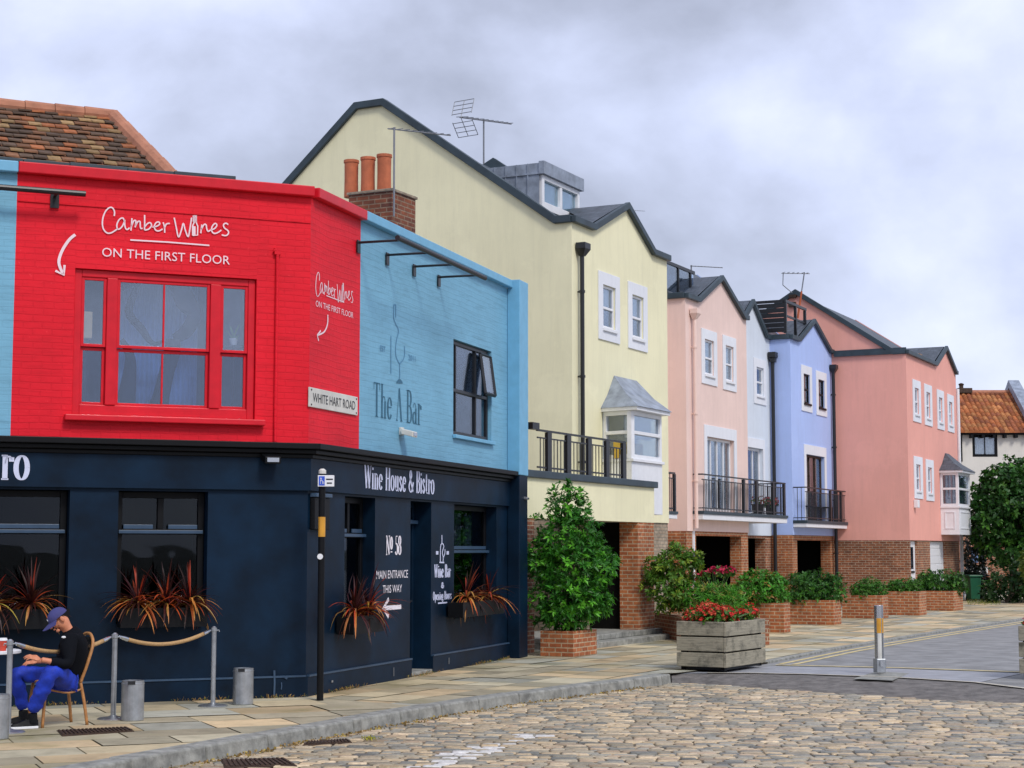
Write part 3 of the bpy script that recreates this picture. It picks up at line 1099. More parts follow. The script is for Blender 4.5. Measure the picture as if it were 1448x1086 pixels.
back_.build('curtain', simple('pale blue mirrored sky', (.36, .52, .80), .9), redwin)  # pale blue sheet stands in for sky reflected in the glass
q.build('reflection_shape', simple('grey-blue drape', (0.004, 0.007, 0.012), 0.8), redwin, smooth=True)
# blue wall casement
window(pub, FB, hb, 0, frame='rail', fw=0.06, bars=(0.47,), cols=(0.12, 0.68), pane='glassup', depth=0.06, back='room', name='casement_window', curtain=[(0.12, 1.0, 0.0, 1.0, 'curtain')], label='dark framed casement in the blue wall')
q = MB()
hs0 = hb[0] + (hb[1] - hb[0]) * 0.69
zq0, zq1 = hb[2] + (hb[3] - hb[2]) * 0.5, hb[3] - 0.10
hinge = Vector((0, 0, 0))
rr = [FB.pt(hs0, 0.0, zq1), FB.pt(hb[1] - 0.07, 0.0, zq1), FB.pt(hb[1] - 0.07, 0.085, zq0), FB.pt(hs0, 0.085, zq0)]
for a, b_ in zip(rr, rr[1:] + rr[:1]):
    q.tube([a, b_], 0.03, 4)
cas = q.build('open_light', M['rail'], pub)
q = MB()
q.prism(rr, FB.pt(0, .006, 0) - FB.pt(0, 0, 0))
q.build('pane', M['glassup'], cas)
q = MB()
q.box(FB, hb[0] - .03, hb[1] + .05, 0.003, 0.06, hb[2] - 0.06, hb[2] - 0.004)
q.build('window_sill', M['bluetrim'], pub, bevel=0.008)
# red conduit on the red wall
q = MB()
sc_ = FA.px(390, 480)[0]
zc = FA.px(390, 357)[1]
q.tube([FA.pt(sc_, 0.03, ZR + 0.01), FA.pt(sc_, 0.03, zc), FA.pt(sc_ - 0.05, 0.03, zc + .02)], 0.02)
q.box(FA, sc_ - 0.04, sc_ + 0.04, 0.003, 0.05, zc - 0.03, zc + 0.05)
q.build('conduit', M['red'], pub)

# ------------------------------------------------ painted lettering
script = [
    [(205, 170), (208, 130), (190, 95), (160, 92), (125, 125), (102, 180), (95, 240), (105, 290), (135, 325), (170, 328), (205, 310), (240, 285)],
    [(300, 215), (285, 188), (255, 200), (232, 240), (232, 280), (250, 292), (280, 265), (303, 215)], [(303, 205), (303, 250), (312, 285), (328, 295), (348, 278)],
    [(370, 190), (366, 250), (360, 305)], [(362, 275), (385, 218), (405, 212), (405, 245), (400, 275)], [(402, 262), (425, 222), (445, 222), (447, 260), (452, 285), (468, 283)],
    [(488, 160), (488, 230), (487, 300)], [(487, 300), (525, 292), (552, 258), (540, 232), (515, 240), (490, 270)],
    [(560, 272), (600, 265), (628, 245), (620, 225), (595, 232), (578, 265), (590, 300), (620, 308), (655, 290)],
    [(660, 228), (672, 270), (675, 325)], [(672, 285), (690, 245), (722, 238)],
    [(763, 185), (780, 265), (803, 365), (830, 300), (848, 238), (866, 300), (893, 362), (910, 280), (925, 185)],
    [(1020, 250), (1015, 290), (1010, 330)], [(1012, 300), (1040, 250), (1060, 252), (1065, 285), (1078, 312), (1100, 300)],
    [(1100, 300), (1140, 285), (1160, 255), (1145, 238), (1120, 260), (1110, 300), (1130, 330), (1165, 325), (1202, 300)],
    [(1265, 250), (1245, 236), (1222, 250), (1230, 280), (1262, 305), (1268, 330), (1245, 352), (1205, 345)]]
bottle = [(935, 350), (933, 265), (950, 225), (946, 165), (964, 165), (966, 225), (982, 265), (980, 347), (935, 350)]
ZX = 220 / 1448


def A_of(p):
    return FA.px(130 + p[0] * ZX, 280 + p[1] * ZX)


q = MB()
T_ = 0.016
for st in script:
    ribbon(q, FA, catmull([A_of(p) for p in st], 5), T_, 0.0165)
ribbon(q, FA, [A_of(p) for p in bottle], T_, 0.016)
ribbon(q, FA, [A_of((955, 225)), A_of((955, 165))], T_, 0.05)
ribbon(q, FA, [A_of((950, 345)), A_of((950, 265))], T_, 0.03)
ribbon(q, FA, [A_of((355, 392)), A_of((700, 412)), A_of((1090, 443))], T_, 0.017)
a, b_ = A_of((92, 545)), A_of((1280, 610))
a2 = A_of((92, 462))
sans_text(q, FA, 'ON THE FIRST FLOOR', a[0], b_[0], a[1] + 0.0, a2[1], T_, 1.02)
arrow = [(106, 332), (97, 340), (87, 356), (83, 372), (89, 388)]
ribbon(q, FA, catmull([FA.px(*p) for p in arrow], 5), T_, 0.034)
ribbon(q, FA, [FA.px(78, 383), FA.px(90, 389), FA.px(91, 375)], T_, 0.028)
q.build('painted_lettering', M['pinklet'], redwall)

q = MB()      # the same words, smaller, round the corner
c0, c1 = A_of((95, 92)), A_of((1268, 352))
t0_, t1_ = FB.px(446, 385), FB.px(498.5, 410)
b0_ = FB.px(446, 410)


def B_of(p):
    x, z = A_of(p)
    # follow the letters, not their perspective: undo nothing, the wall frame is metric
    fx = (x - c0[0]) / (c1[0] - c0[0])
    fz = (z - c1[1]) / (c0[1] - c1[1])
    return (t0_[0] + fx * (t1_[0] - t0_[0]), b0_[1] + fz * (t0_[1] - b0_[1]))


for st in script:
    ribbon(q, FB, catmull([B_of(p) for p in st], 5), 0.006, 0.017, 0.009)
ribbon(q, FB, [B_of(p) for p in bottle], 0.006, 0.017, 0.009)
x0, zz = FB.px(461, 418)
x1 = FB.px(486, 428)[0]
ribbon(q, FB, [(x0, zz), (x1, zz - 0.01)], 0.006, 0.012)
x0, zz1 = FB.px(446, 424.5)
zz0 = FB.px(446, 433)[1]
x1 = FB.px(499, 440)[0]
sans_text(q, FB, 'ON THE FIRST FLOOR', x0, x1, zz0, zz1, 0.006)
ribbon(q, FB, catmull([FB.px(*p) for p in ((463, 445), (462.5, 458), (458, 469), (449, 474))], 5), 0.006, 0.03, 0.02)
ribbon(q, FB, [FB.px(453, 467.5), FB.px(448, 474), FB.px(450, 482)], 0.006, 0.03, 0.02)
q.build('painted_lettering', M['pinklet'], redwall)

q = MB()      # blue wall: wine glass and The A Bar
def Z5(p):
    return FB.px(520 + p[0] * 100 / 517, 420 + p[1] * 210 / 1086)
for st in ([(188, 55), (188, 150), (200, 190), (220, 230), (222, 262), (210, 310), (203, 360), (203, 420), (215, 460), (233, 492)],
           [(203, 58), (203, 150)], [(186, 56), (204, 58)],
           [(266, 358), (268, 420), (255, 462), (233, 492), (233, 570), (228, 600)], [(168, 285), (168, 560)]):
    ribbon(q, FB, catmull([Z5(p) for p in st], 4) if len(st) > 2 else [Z5(p) for p in st], 0.006, 0.022, 0.014)
q.build('painted_lettering', M['bluelet2'], bluewall)
q = MB()
q.face([FB.pt(Z5(p)[0], 0.006, Z5(p)[1]) for p in ((206, 630), (212, 612), (226, 600), (238, 602), (250, 618), (254, 632))])
s0, zt_ = FB.px(528, 540.5)
zb_ = FB.px(529, 588)[1]
s1 = FB.px(595.5, 590)[0]
serif_text(q, FB, 'The A Bar', s0, s1, zb_, zt_, 0.006, 0.05, 0.014)
q.build('painted_lettering', M['bluelet'], bluewall)
q = MB()
s0, z_ = FB.px(537, 500)
sans_text(q, FB, 'EST', s0, FB.px(544.5, 500)[0], FB.px(537, 496)[1], FB.px(537, 488)[1], 0.006)
sans_text(q, FB, '2011', FB.px(577, 505)[0], FB.px(587, 507)[0], FB.px(577, 509)[1], FB.px(577, 501)[1], 0.006)
q.build('painted_lettering', M['bluelet2'], bluewall)

q = MB()      # fascia names
tF = 0.056
s0, zt_ = FB.px(515.5, 656.5, tF)
zb_ = FB.px(516.5, 690, tF)[1]
s1 = FB.px(614, 690, tF)[0]
serif_text(q, FB, 'Wine House & Bistro', s0, s1, zb_, zt_, tF, 0.05, 0.016)
q.build('painted_lettering', M['paleblue'], fascia)
q = MB()
s1, zt_ = FA.px(41.5, 645, tF)
zb_ = FA.px(41, 678, tF)[1]
serif_text(q, FA, 'Bistro', s1 - .88, s1, zb_, zb_ + (zt_ - zb_) / XH, tF, 0.058, 0.018)
q.build('painted_lettering', M['paleblue'], fascia)

q = MB()      # panels beside the door
s0, s1 = FB.px(545.5, 770)[0], FB.px(567, 770)[0]
serif_text(q, FB, 'Nº 58', s0, s1, FB.px(546, 784)[1], FB.px(546, 758)[1], 0.004, 0.046, 0.016)
sans_text(q, FB, 'MAIN ENTRANCE', FB.px(532, 810)[0], FB.px(576.5, 810)[0], FB.px(550, 818)[1], FB.px(550, 806.5)[1], 0.004)
sans_text(q, FB, 'THIS WAY', FB.px(541, 830)[0], FB.px(568, 830)[0], FB.px(555, 838)[1], FB.px(555, 827)[1], 0.004)
x0, zA = FB.px(543, 860)
x1 = FB.px(567, 858)[0]
ribbon(q, FB, [(x0, zA), (x1, zA)], 0.004, 0.06)
ribbon(q, FB, [(x0 + 0.16, zA + 0.12), (x0 - 0.04, zA), (x0 + 0.16, zA - 0.12)], 0.004, 0.06, 0.06)
q.build('painted_lettering', M['whitelet'], shop)
q = MB()
s0, s1 = FB.px(614, 800)[0], FB.px(637, 800)[0]
serif_text(q, FB, 'Wine Bar', s0, s1, FB.px(625, 816)[1], FB.px(625, 798.5)[1], 0.004, 0.042, 0.015)
sm = (s0 + s1) / 2
serif_text(q, FB, '&', sm - 0.06, sm + 0.06, FB.px(625, 831)[1], FB.px(625, 824)[1], 0.004, 0.04, 0.02)
serif_text(q, FB, 'Opening Hours', FB.px(612, 845)[0], FB.px(638, 845)[0], FB.px(625, 847.5)[1], FB.px(625, 836.5)[1], 0.004, 0.026, 0.012)
def Pl(p):
    return FB.px(530 + p[0] * 120 / 1086, 740 + p[1] * 120 / 1086)
for st in ([(855, 150), (855, 250), (838, 300), (835, 500)], [(855, 250), (880, 290), (862, 370), (872, 440), (870, 500)], [(895, 330), (892, 390), (872, 440)], [(825, 500), (885, 502)]):
    ribbon(q, FB, catmull([Pl(p) for p in st], 4) if len(st) > 2 else [Pl(p) for p in st], 0.004, 0.03, 0.02)
for x_ in (795, 930):
    a, zz = Pl((x_, 378))
    ribbon(q, FB, [(a - 0.05, zz), (a + 0.05, zz)], 0.004, 0.05)
x0, zz = FB.px(619, 853)
ribbon(q, FB, [(x0, zz), (FB.px(632, 852)[0], zz)], 0.004, 0.02)
q.build('painted_lettering', M['paleblue'], shop)

q = MB()      # spilt white paint on the plinth
for (u, v0, v1, w_) in ((388, 948, 984, .022), (107, 962, 968, .05), (403, 957, 959, .06), (398, 965, 975, .012)):
    ribbon(q, FA, [FA.px(u, v0, .052), FA.px(u + .4, (v0 + v1) / 2, .052), FA.px(u - .3, v1, .052)], .052, w_)
q.build('paint_drip', M['navyline'], pub)
q = MB()
for (u, v0, v1, w_) in ((557, 944, 956, .016), (635, 930, 939, .02), (470, 962, 965, .05)):
    ribbon(q, FB, [FB.px(u, v0, .052), FB.px(u, v1, .052)], .052, w_)
q.build('paint_drip', M['metal'], pub)
# ------------------------------------------------ tiled roof and chimney
tr0 = -3.0
sR, zRg = FA.px(160, 167, tr0)
sE = FA.px(262, 238, -0.45)[0]
zE = ZT + 0.02
q = MB()
slope_len = math.hypot(tr0 + 0.45, zRg - zE)
rows = 15
cols_w = 0.17
for r_ in range(rows):
    f0, f1 = r_ / rows, (r_ + 1.25) / rows
    s = SL - 0.5 + (0.085 if r_ % 2 else 0) + rng.uniform(-.01, .01)
    send = sE + (sR - sE) * (r_ + 0.5) / rows
    while s < send:
        g0, g1 = f0 + rng.uniform(-.006, .006), min(f1, 1.0)
        lift0, lift1 = 0.045 + rng.uniform(0, .018), 0.012
        base = rng.choice(4, p=[.42, .27, .2, .11])
        cc = ((0.10, 0.065, 0.045), (0.20, 0.095, 0.05), (0.34, 0.12, 0.05), (0.30, 0.19, 0.09))[base]
        k_ = rng.uniform(.75, 1.25)
        q.col = tuple(c * k_ for c in cc)
        def sp(ss, fr, lift):
            return FA.pt(ss, -0.45 + (tr0 + 0.45) * fr, zE + (zRg - zE) * fr + lift)
        a, b_ = s + .004, min(s + cols_w - .004, send + .1)
        sag = rng.uniform(-.006, .006)
        vs = [sp(a, g0, lift0), sp(b_, g0, lift0 + sag), sp(b_, g1, lift1), sp(a, g1, lift1), sp(a, g0, lift0 - .02), sp(b_, g0, lift0 + sag - .02)]
        q.mesh(vs, [(0, 1, 2, 3), (0, 4, 5, 1), (0, 3, 4), (1, 5, 2)])
        s += cols_w
roof = q.build('tiled_roof', M['clay'], pub)
q = MB()
e_f, r_f, e_b = FA.pt(sE, -0.45, zE), FA.pt(sR, tr0, zRg), FA.pt(sE + 0.2, -5.6, zE)
q.face([e_f, e_b, r_f])
q.face([FA.pt(SL, -0.45, zE), e_f, r_f, FA.pt(SL, tr0, zRg)])
q.face([FA.pt(SL, -5.6, zE), e_b, r_f, FA.pt(SL, tr0, zRg)])
q.build('roof_underlay', M['ridge'], roof)
q = MB()
def ridge_run(p, q_, n):
    p, q_ = Vector(p), Vector(q_)
    for i in range(n):
        a, b_ = p + (q_ - p) * (i / n), p + (q_ - p) * ((i + 0.985) / n)
        q.tube([a + Vector((0, 0, .0)), b_ + Vector((0, 0, .0))], [0.115, 0.105], 10)
ridge_run(FA.pt(SL, tr0, zRg + .01), FA.pt(sR, tr0, zRg + .01), 12)
ridge_run(r_f + Vector((0, 0, .01)), e_f + Vector((0, 0, .03)), 6)
q.build('ridge_tile', M['ridge'], roof, smooth=False)

# chimney stack with three pots
cY = 27.6
pc = at(554, 270, cY)
sC, tC = ROW.st(pc)
zC = pc.z
wC = (554 - 487) / FPX * cY / 0.93
q = MB()
q.box(ROW, sC, sC + 0.78, tC - wC, tC, 5.6, zC)
stack = q.build('chimney_stack', M['stackbrick'], pub)
q = MB()
q.box(ROW, sC - .03, sC + 0.81, tC - wC - .03, tC + .03, zC + .001, zC + 0.045)
q.build('chimney_cap', M['brickpale'], stack, bevel=0.01)
for u0, vt, hgt in ((497, 227, .54), (520.5, 223, .56), (543.5, 219, .6)):
    q = MB()
    t_, z_ = ROW.pxs(u0, vt, sC + 0.28)
    c = ROW.pt(sC + 0.28, t_, zC + .03)
    h_ = z_ - zC - .03
    q.lathe(c, [(0.118, 0), (0.113, h_ * .5), (0.116, h_ - .05), (0.128, h_ - .045), (0.128, h_), (0.10, h_), (0.095, h_ - .25), (0.0, h_ - .25)], 20)
    q.build('chimney_pot', M['pot'], stack, smooth=False)

# ------------------------------------------------ fixtures on the pub: things of their own
def sign_light(label, F, p0, p1, t, arms):
    """linear trough light on brackets; p0, p1 its ends"""
    a, b_ = F.px(p0[0], p0[1], t), F.px(p1[0], p1[1], t)
    z = (a[1] + b_[1]) / 2
    o = thing('sign_light', label, 'sign light', F.pt(a[0], t, z), 'trough lights over the pub signs')
    m = MB()
    m.tube([F.pt(a[0], t, z), F.pt(b_[0], t, z)], 0.035, 10)
    m.build('light_bar', M['rail'], o, smooth=False)
    for s in arms:
        s = F.px(s[0], s[1])[0] if isinstance(s, tuple) else s
        m = MB()
        m.box(F, s - 0.05, s + 0.05, 0.015, 0.03, z - 0.15, z + 0.02)
        m.tube([F.pt(s, 0.03, z - .01), F.pt(s, t - .02, z - .01)], 0.017, 8)
        m.build('bracket', M['rail'], o)
    return o


sign_light('black bar light on four brackets along the blue wall', FB, (562, 334), (686, 395), 0.62, [(505, 342), (546, 358), (584, 375), (619, 390)])
sign_light('black bar light across the blue and red join', FA, (-90, 261), (121, 271), 0.24, [(77, 283), (-70, 278)])


def flood(label, F, u, v, t, mat, sz=0.12):
    s, z = F.px(u, v)
    o = thing('security_light', label, 'security light', F.pt(s, 0, z))
    m = MB()
    m.box(F, s - sz * .5, s + sz * .5, t + 0.002, t + 0.04, z - sz * .5, z + sz * .5)
    m.build('base', M[mat], o, bevel=0.006)
    m = MB()
    vs = [F.pt(s - sz * .9, t + .05, z + sz * .3), F.pt(s + sz * .9, t + .05, z + sz * .3), F.pt(s + sz * .8, t + .22, z - sz * .1), F.pt(s - sz * .8, t + .22, z - sz * .1)]
    m.prism(vs, (0, 0, -sz * .7))
    m.tube([F.pt(s, t + .03, z), F.pt(s, t + .08, z)], 0.02)
    m.build('lamp_head', M[mat], o, bevel=0.01)
    m = MB()
    m.box(F, s - sz * .6, s + sz * .6, t + .221, t + .228, z - sz * .62, z - sz * .2)
    m.build('lens', M['steel'], o)
    return o


flood('black floodlight pair on the navy fascia near the corner', FA, 378, 646, 0.05, 'black')
flood('white security lamp under the blue wall lettering', FB, 566, 610, 0.0, 'signwhite', 0.11)
flood('small grey camera light at the end of the fascia', FB, 725, 703, 0.05, 'metal', 0.06)

# street name sign
s0, z1 = FB.px(437.5, 547, 0.02)
s1 = FB.px(505.5, 562, 0.02)[0]
z0 = FB.px(437.5, 575, 0.02)[1]
o = thing('street_sign', 'white street name plate on the red wall by the corner', 'street sign', FB.pt((s0 + s1) / 2, 0, z0))
m = MB()
m.box(FB, s0, s1, 0.003, 0.025, z0, z1)
m.build('plate', M['signwhite'], o, bevel=0.006)
m = MB()
sans_text(m, FB, 'WHITE HART ROAD', s0 + .09, s1 - .09, z0 + (z1 - z0) * .27, z0 + (z1 - z0) * .74, 0.029)
m.build('lettering', M['rail'], o)
m = MB()
for ss in (s0 + .05, s1 - .05):
    for zz in (z0 + .03, z1 - .03):
        m.tube([FB.pt(ss, .025, zz), FB.pt(ss, .031, zz)], .012, 8)
m.build('screw', M['iron'], o)

# menu box on the corner
s0, z1 = FB.px(437, 703)
s1, z0 = FB.px(452, 749)
o = thing('menu_case', 'dark wall cabinet on the navy wall behind the parking post', 'menu case', FB.pt(s0, 0, z0))
m = MB()
m.box(FB, s0 + .02, s1 + .15, 0.003, 0.07, z0, z1)
m.build('case', M['black'], o, bevel=0.008)
m = MB()
m.box(FB, s0 + .01, s1 + .16, 0.003, 0.10, z1 + .002, z1 + .05)
m.build('hood', M['navyline'], o, bevel=0.008)
# ================================================================== the terrace of houses
def onrow(u, y):
    return ROW.st(((u - CU) / FPX * y * 1.0046, y))


RP = ROW.px
ZL = 2.2
ZE = 8.2
sY0, tY = onrow(809, 34.0)
sY1 = RP(944.5, 560, tY)[0]
sP0, tP = onrow(970, 43.5)
sP1 = RP(1057, 600, tP)[0]
sB0, tB = onrow(1118, 52.0)
tW = ROW.pxs(1090, 600, sB0)[0]
tQ = tW + 0.02                       # the hidden recessed house, on the same line as the white one
sB1 = RP(1177.5, 600, tB)[0]
sS0 = sB1 + 0.01
tS = ROW.pxs(1283, 600, sS0)[0]
sS1 = RP(1353, 600, tS)[0]
RT, RZ = 4.6, 11.05                  # ridge distance behind the front, ridge height


def fr(a, b, c):                      # facade polyline (s, z) at depth c
    return ROW.pt(a, c, b)


def sd(s):
    return lambda a, b, c: ROW.pt(s + c, a, b)


def house(label, s0, s1, t, wall, gable, holes, base_holes, zl=ZL, ze=ZE, rt=RT, rz=RZ, flat=0.37, base='brick', left=True, side_brick=True, deep=0.32, prof_in=None, drop=0.03):
    """shell of one house; gable = ((sL), (sPeak, zPeak), (sR)) of the small front gable, or None"""
    o = thing('terraced_house', label, 'house', ROW.pt((s0 + s1) / 2, t, 0))
    tb = t - 2 * rt
    w = MB()
    wall_grid(w, ROW, s0, s1, zl, ze, t, holes, 0.14)
    R1 = (t - rt, rz)
    R2, B0 = R1, (tb, ze)
    if prof_in:
        R1, R2, B0 = prof_in
        tb = B0[0]
    prof = [(t, zl), (t, ze), (t - flat, ze), R1, R2, B0, (tb, zl)] if prof_in else [(t, zl), (t, ze), (t - flat, ze), R1, B0, (tb, zl)]
    for s in (s0, s1):
        lo = drop + .04 if (s == s1 and drop > .1) else 0
        w.face([ROW.pt(s, a, z - (lo if z > zl + .1 else 0)) for a, z in prof])
    w.face([ROW.pt(s0, tb, zl), ROW.pt(s1, tb, zl), ROW.pt(s1, tb, ze), ROW.pt(s0, tb, ze)])
    if gable:
        gl, (gp, gz), gr = gable
        w.face([ROW.pt(gl, t, ze), ROW.pt(gr, t, ze), ROW.pt(gp, t, gz)])
    w.build('wall', M[wall], o)
    # roof
    w = MB()
    up = -drop
    sl = (R1[1] - ze) / (t - flat - R1[0])
    w.face([ROW.pt(s0, t, ze + up), ROW.pt(s1, t, ze + up), ROW.pt(s1, t - flat, ze + up), ROW.pt(s0, t - flat, ze + up)])
    w.face([ROW.pt(s0, t - flat, ze + up), ROW.pt(s1, t - flat, ze + up), ROW.pt(s1, R1[0], R1[1] + up), ROW.pt(s0, R1[0], R1[1] + up)])
    if prof_in:
        w.face([ROW.pt(s0, R1[0], R1[1] + up), ROW.pt(s1, R1[0], R1[1] + up), ROW.pt(s1, R2[0], R2[1] + up), ROW.pt(s0, R2[0], R2[1] + up)])
    w.face([ROW.pt(s0, R2[0], R2[1] + up), ROW.pt(s1, R2[0], R2[1] + up), ROW.pt(s1, B0[0], B0[1] + up), ROW.pt(s0, B0[0], B0[1] + up)])
    if gable:
        th = t - flat - (gz - ze) / sl
        g0 = 0.05
        w.face([ROW.pt(gl - 0.02, t - .03, ze + g0), ROW.pt(gp, t - .03, gz + g0), ROW.pt(gp, th, gz + g0)])
        w.face([ROW.pt(gr + 0.02, t - .03, ze + g0), ROW.pt(gp, t - .03, gz + g0), ROW.pt(gp, th, gz + g0)])
    rf = w.build('roof', M['slate'], o)
    # copings
    w = MB()
    if gable:
        pl = [(s0 - .04, ze - .09), (gl, ze - .09), (gp, gz - .07), (gr, ze - .09), (s1 + .02, ze - .09)]
    else:
        pl = [(s0 - .04, ze - .09), (s1 + .02, ze - .09)]
    w.band(pl, fr, t + 0.004, t + 0.11, 0.13)
    if left:
        w.band([(t + .002, ze - .09), (t - flat, ze - .09), (R1[0], R1[1] - .06)] + ([(R2[0], R2[1] - .06)] if prof_in else []) + [(B0[0], B0[1] - .09)], sd(s0), -0.08, 0.12, 0.15)
    w.build('coping', M['coping'], o, bevel=0.01)
    # brick storey
    w = MB()
    tt = t - 0.03
    if base:
        wall_grid(w, ROW, s0, s1, -0.1, zl, tt, [h + (deep,) for h in base_holes], deep)
        for s in (s0 + .003, s1 - .003):
            w.face([ROW.pt(s, tt, -.1), ROW.pt(s, tb, -.1), ROW.pt(s, tb, zl), ROW.pt(s, tt, zl)])
        w.build('brick_base', M[base], o)
        for h in base_holes:
            q = MB()
            a, b, c_, d_, e_ = h[0] - .3, h[1] + .3, tt - deep - 3.0, tt - deep - .002, h[3] + .02
            q.face([ROW.pt(a, c_, 0), ROW.pt(b, c_, 0), ROW.pt(b, c_, e_), ROW.pt(a, c_, e_)])
            q.face([ROW.pt(a, c_, 0), ROW.pt(a, d_, 0), ROW.pt(a, d_, e_), ROW.pt(a, c_, e_)])
            q.face([ROW.pt(b, c_, 0), ROW.pt(b, d_, 0), ROW.pt(b, d_, e_), ROW.pt(b, c_, e_)])
            q.face([ROW.pt(a, c_, e_), ROW.pt(b, c_, e_), ROW.pt(b, d_, e_), ROW.pt(a, d_, e_)])
            q.face([ROW.pt(a, c_, .01), ROW.pt(b, c_, .01), ROW.pt(b, d_, .01), ROW.pt(a, d_, .01)])
            q.build('car_port', M['dark'], o)  # inner walls coloured near-black for the undercroft's shade
    return o, rf


def white_window(parent, px, t, frame='white', bars=(0.47,), sur='surround', back='room', curtain=None, in_w=0.2, pane='glass', top=0.26, bot=0.26, sill='white'):
    """px = picture corners (u0, v0 at its left top, u1, v1 at its right foot) of the white surround"""
    a = RP(px[0], px[1], t)
    b = RP(px[2], px[3], t)
    s0, s1, z1, z0 = a[0], b[0], a[1], b[1]
    W_ = s1 - s0
    iw = W_ * in_w
    h = (s0 + iw, s1 - iw, z0 + bot, z1 - top)
    return h, (iw, sur, top, bot), dict(frame=frame, bars=bars, back=back, curtain=curtain, pane=pane, sill=sill)


def put(parent, spec, t, label=None):
    h, sur, kw = spec
    return window(parent, ROW, h, t, fw=0.05, depth=0.022, surround=sur, label=label, **kw)


def railing(parent, F, s0, s1, t, z0, z1, posts, ends=True, tb=None, step=0.11, pw=0.05):
    m = MB()
    m.box(F, s0, s1, t - .02, t + .02, z1 - 0.035, z1)
    m.box(F, s0 + .02, s1 - .02, t - .012, t + .012, z1 - 0.16, z1 - 0.135)
    m.box(F, s0 + .02, s1 - .02, t - .012, t + .012, z0 + 0.06, z0 + 0.09)
    n = int((s1 - s0) / step)
    for i in range(1, n):
        s = s0 + (s1 - s0) * i / n
        m.tube([F.pt(s, t, z0 + .0), F.pt(s, t, z1 - .15)], 0.010, 5)
    if tb is not None:
        tbs = tb if isinstance(tb, tuple) else (tb, tb)
        for s, tb in zip((s0 + .02, s1 - .02), tbs):
            m.box(F, s - .015, s + .015, tb, t - .021, z1 - 0.035, z1)
            m.box(F, s - .012, s + .012, tb, t - .021, z0 + .06, z0 + .085)
            k = int((t - tb) / step)
            for i in range(1, k):
                tt = tb + (t - tb) * i / k
                m.tube([F.pt(s, tt, z0), F.pt(s, tt, z1 - .03)], 0.010, 5)
    o = m.build('railing', M['rail'], parent)
    for s in posts:
        q = MB()
        q.box(F, s - pw, s + pw, t - .03, t + .03, z0, z1 - .04)
        q.build('railing_post', M['rail'], o)
    return o


def downpipe(parent, F, u, vt, zb, t, mat, r=0.045):
    s, z = F.px(u, vt, t + .1)
    m = MB()
    m.tube([F.pt(s, t + .1, z - .2), F.pt(s, t + .1, zb)], r, 10)
    zz = z - 1
    while zz > zb + .3:
        m.tube([F.pt(s, t + .1, zz), F.pt(s, t + .1, zz + .05)], r * 1.35, 10)
        m.box(F, s - .015, s + .015, t + .003, t + .06, zz + .01, zz + .04)
        zz -= 1.7
    o = m.build('downpipe', M[mat], parent)
    m = MB()
    vs0 = [(s - .14, t + .02), (s + .14, t + .02), (s + .14, t + .23), (s - .14, t + .23)]
    vs1 = [(s - .06, t + .05), (s + .06, t + .05), (s + .06, t + .15), (s - .06, t + .15)]
    P = [F.pt(a, b, z) for a, b in vs0] + [F.pt(a, b, z - .12) for a, b in vs0] + [F.pt(a, b, z - .26) for a, b in vs1]
    fs = [(0, 1, 2, 3), (8, 11, 10, 9)]
    for k in (0, 4):
        for i in range(4):
            fs.append((k + i, k + (i + 1) % 4, k + 4 + (i + 1) % 4, k + 4 + i))
    m.mesh(P, fs)
    m.build('hopper', M[mat], o, bevel=0.005)
    return o


# ---------------------------------------------------------------- yellow house
gpk, gzk = RP(884, 291, tY)
gY = (RP(837, 320, tY)[0], (gpk, gzk), RP(921, 357, tY)[0])
zEY = RP(837, 320, tY)[1] - 0.0
wY = [white_window(None, (845, 382, 875.4, 487), tY, curtain=[(0.0, 1.0, 0.5, 1.0, 'curtain'), (0.0, .45, 0.0, 0.5, 'curtain')]),
      white_window(None, (887, 397, 914.6, 499), tY, curtain=[(0.0, 1.0, 0.5, 1.0, 'curtain'), (0.0, .4, 0.0, 0.5, 'curtain')])]
zLY = ROW.pxs(925, 745, sY1 - .2)[1]
house_y, roof_y = house('yellow rendered end house with a tall blank gable and a bay window', sY0, sY1, tY, 'yellow', gY, [x[0] for x in wY], [], zl=2.35, ze=zEY, base='brickpale', prof_in=(ROW.pxs(541, 146, sY0), ROW.pxs(506, 151, sY0), (lambda a, b: (b[0] + (b[0] - a[0]) * .5, b[1] + (b[1] - a[1]) * .5))(ROW.pxs(506, 151, sY0), ROW.pxs(415, 252, sY0))), drop=0.38)
for x in wY:
    put(house_y, x, tY)
downpipe(house_y, ROW, 823, 344, 2.6, tY, 'rail')
# terrace block in front: parapet wall, coping, brick pier
tPar = -12.93
sA = FB and ROW.px(749, 700, tPar)[0] - 0.2
sQ = RP(925, 700, tPar)[0]
zPt = RP(840, 683, tPar)[1]
zPb = RP(840, 736, tPar)[1]
sPier = RP(903, 800, tPar)[0]
m = MB()
m.box(ROW, sA, sQ, tPar - 0.25, tPar, zPb, zPt)
m.box(ROW, sA, sQ, tY + .004, tPar - 0.252, zPb + .02, zPt - 0.12)
m.build('terrace_wall', M['yellow'], house_y)
m = MB()
m.box(ROW, sA - .02, RP(931, 690, tPar + .06)[0], tPar - 0.30, tPar + 0.06, zPt + .002, zPt + 0.13)
m.build('terrace_coping', M['coping'], house_y, bevel=0.012)
m = MB()
m.box(ROW, sPier, sQ, tPar - 0.40, tPar - .01, -.02, zPb - .002)
m.build('brick_pier', M['brick'], house_y)
m = MB()
m.box(ROW, sA, sA + 0.4, tPar - 0.40, tPar - .01, -.02, zPb - .002)
m.build('brick_pier', M['brickdk'], house_y)
m = MB()
m.box(ROW, sA + .41, sPier - .01, tPar - 2.6, tPar - 2.5, -.02, 2.4)
m.build('porch_back_wall', M['dark'], house_y)  # near-black colour stands for the shade inside the porch
m = MB()
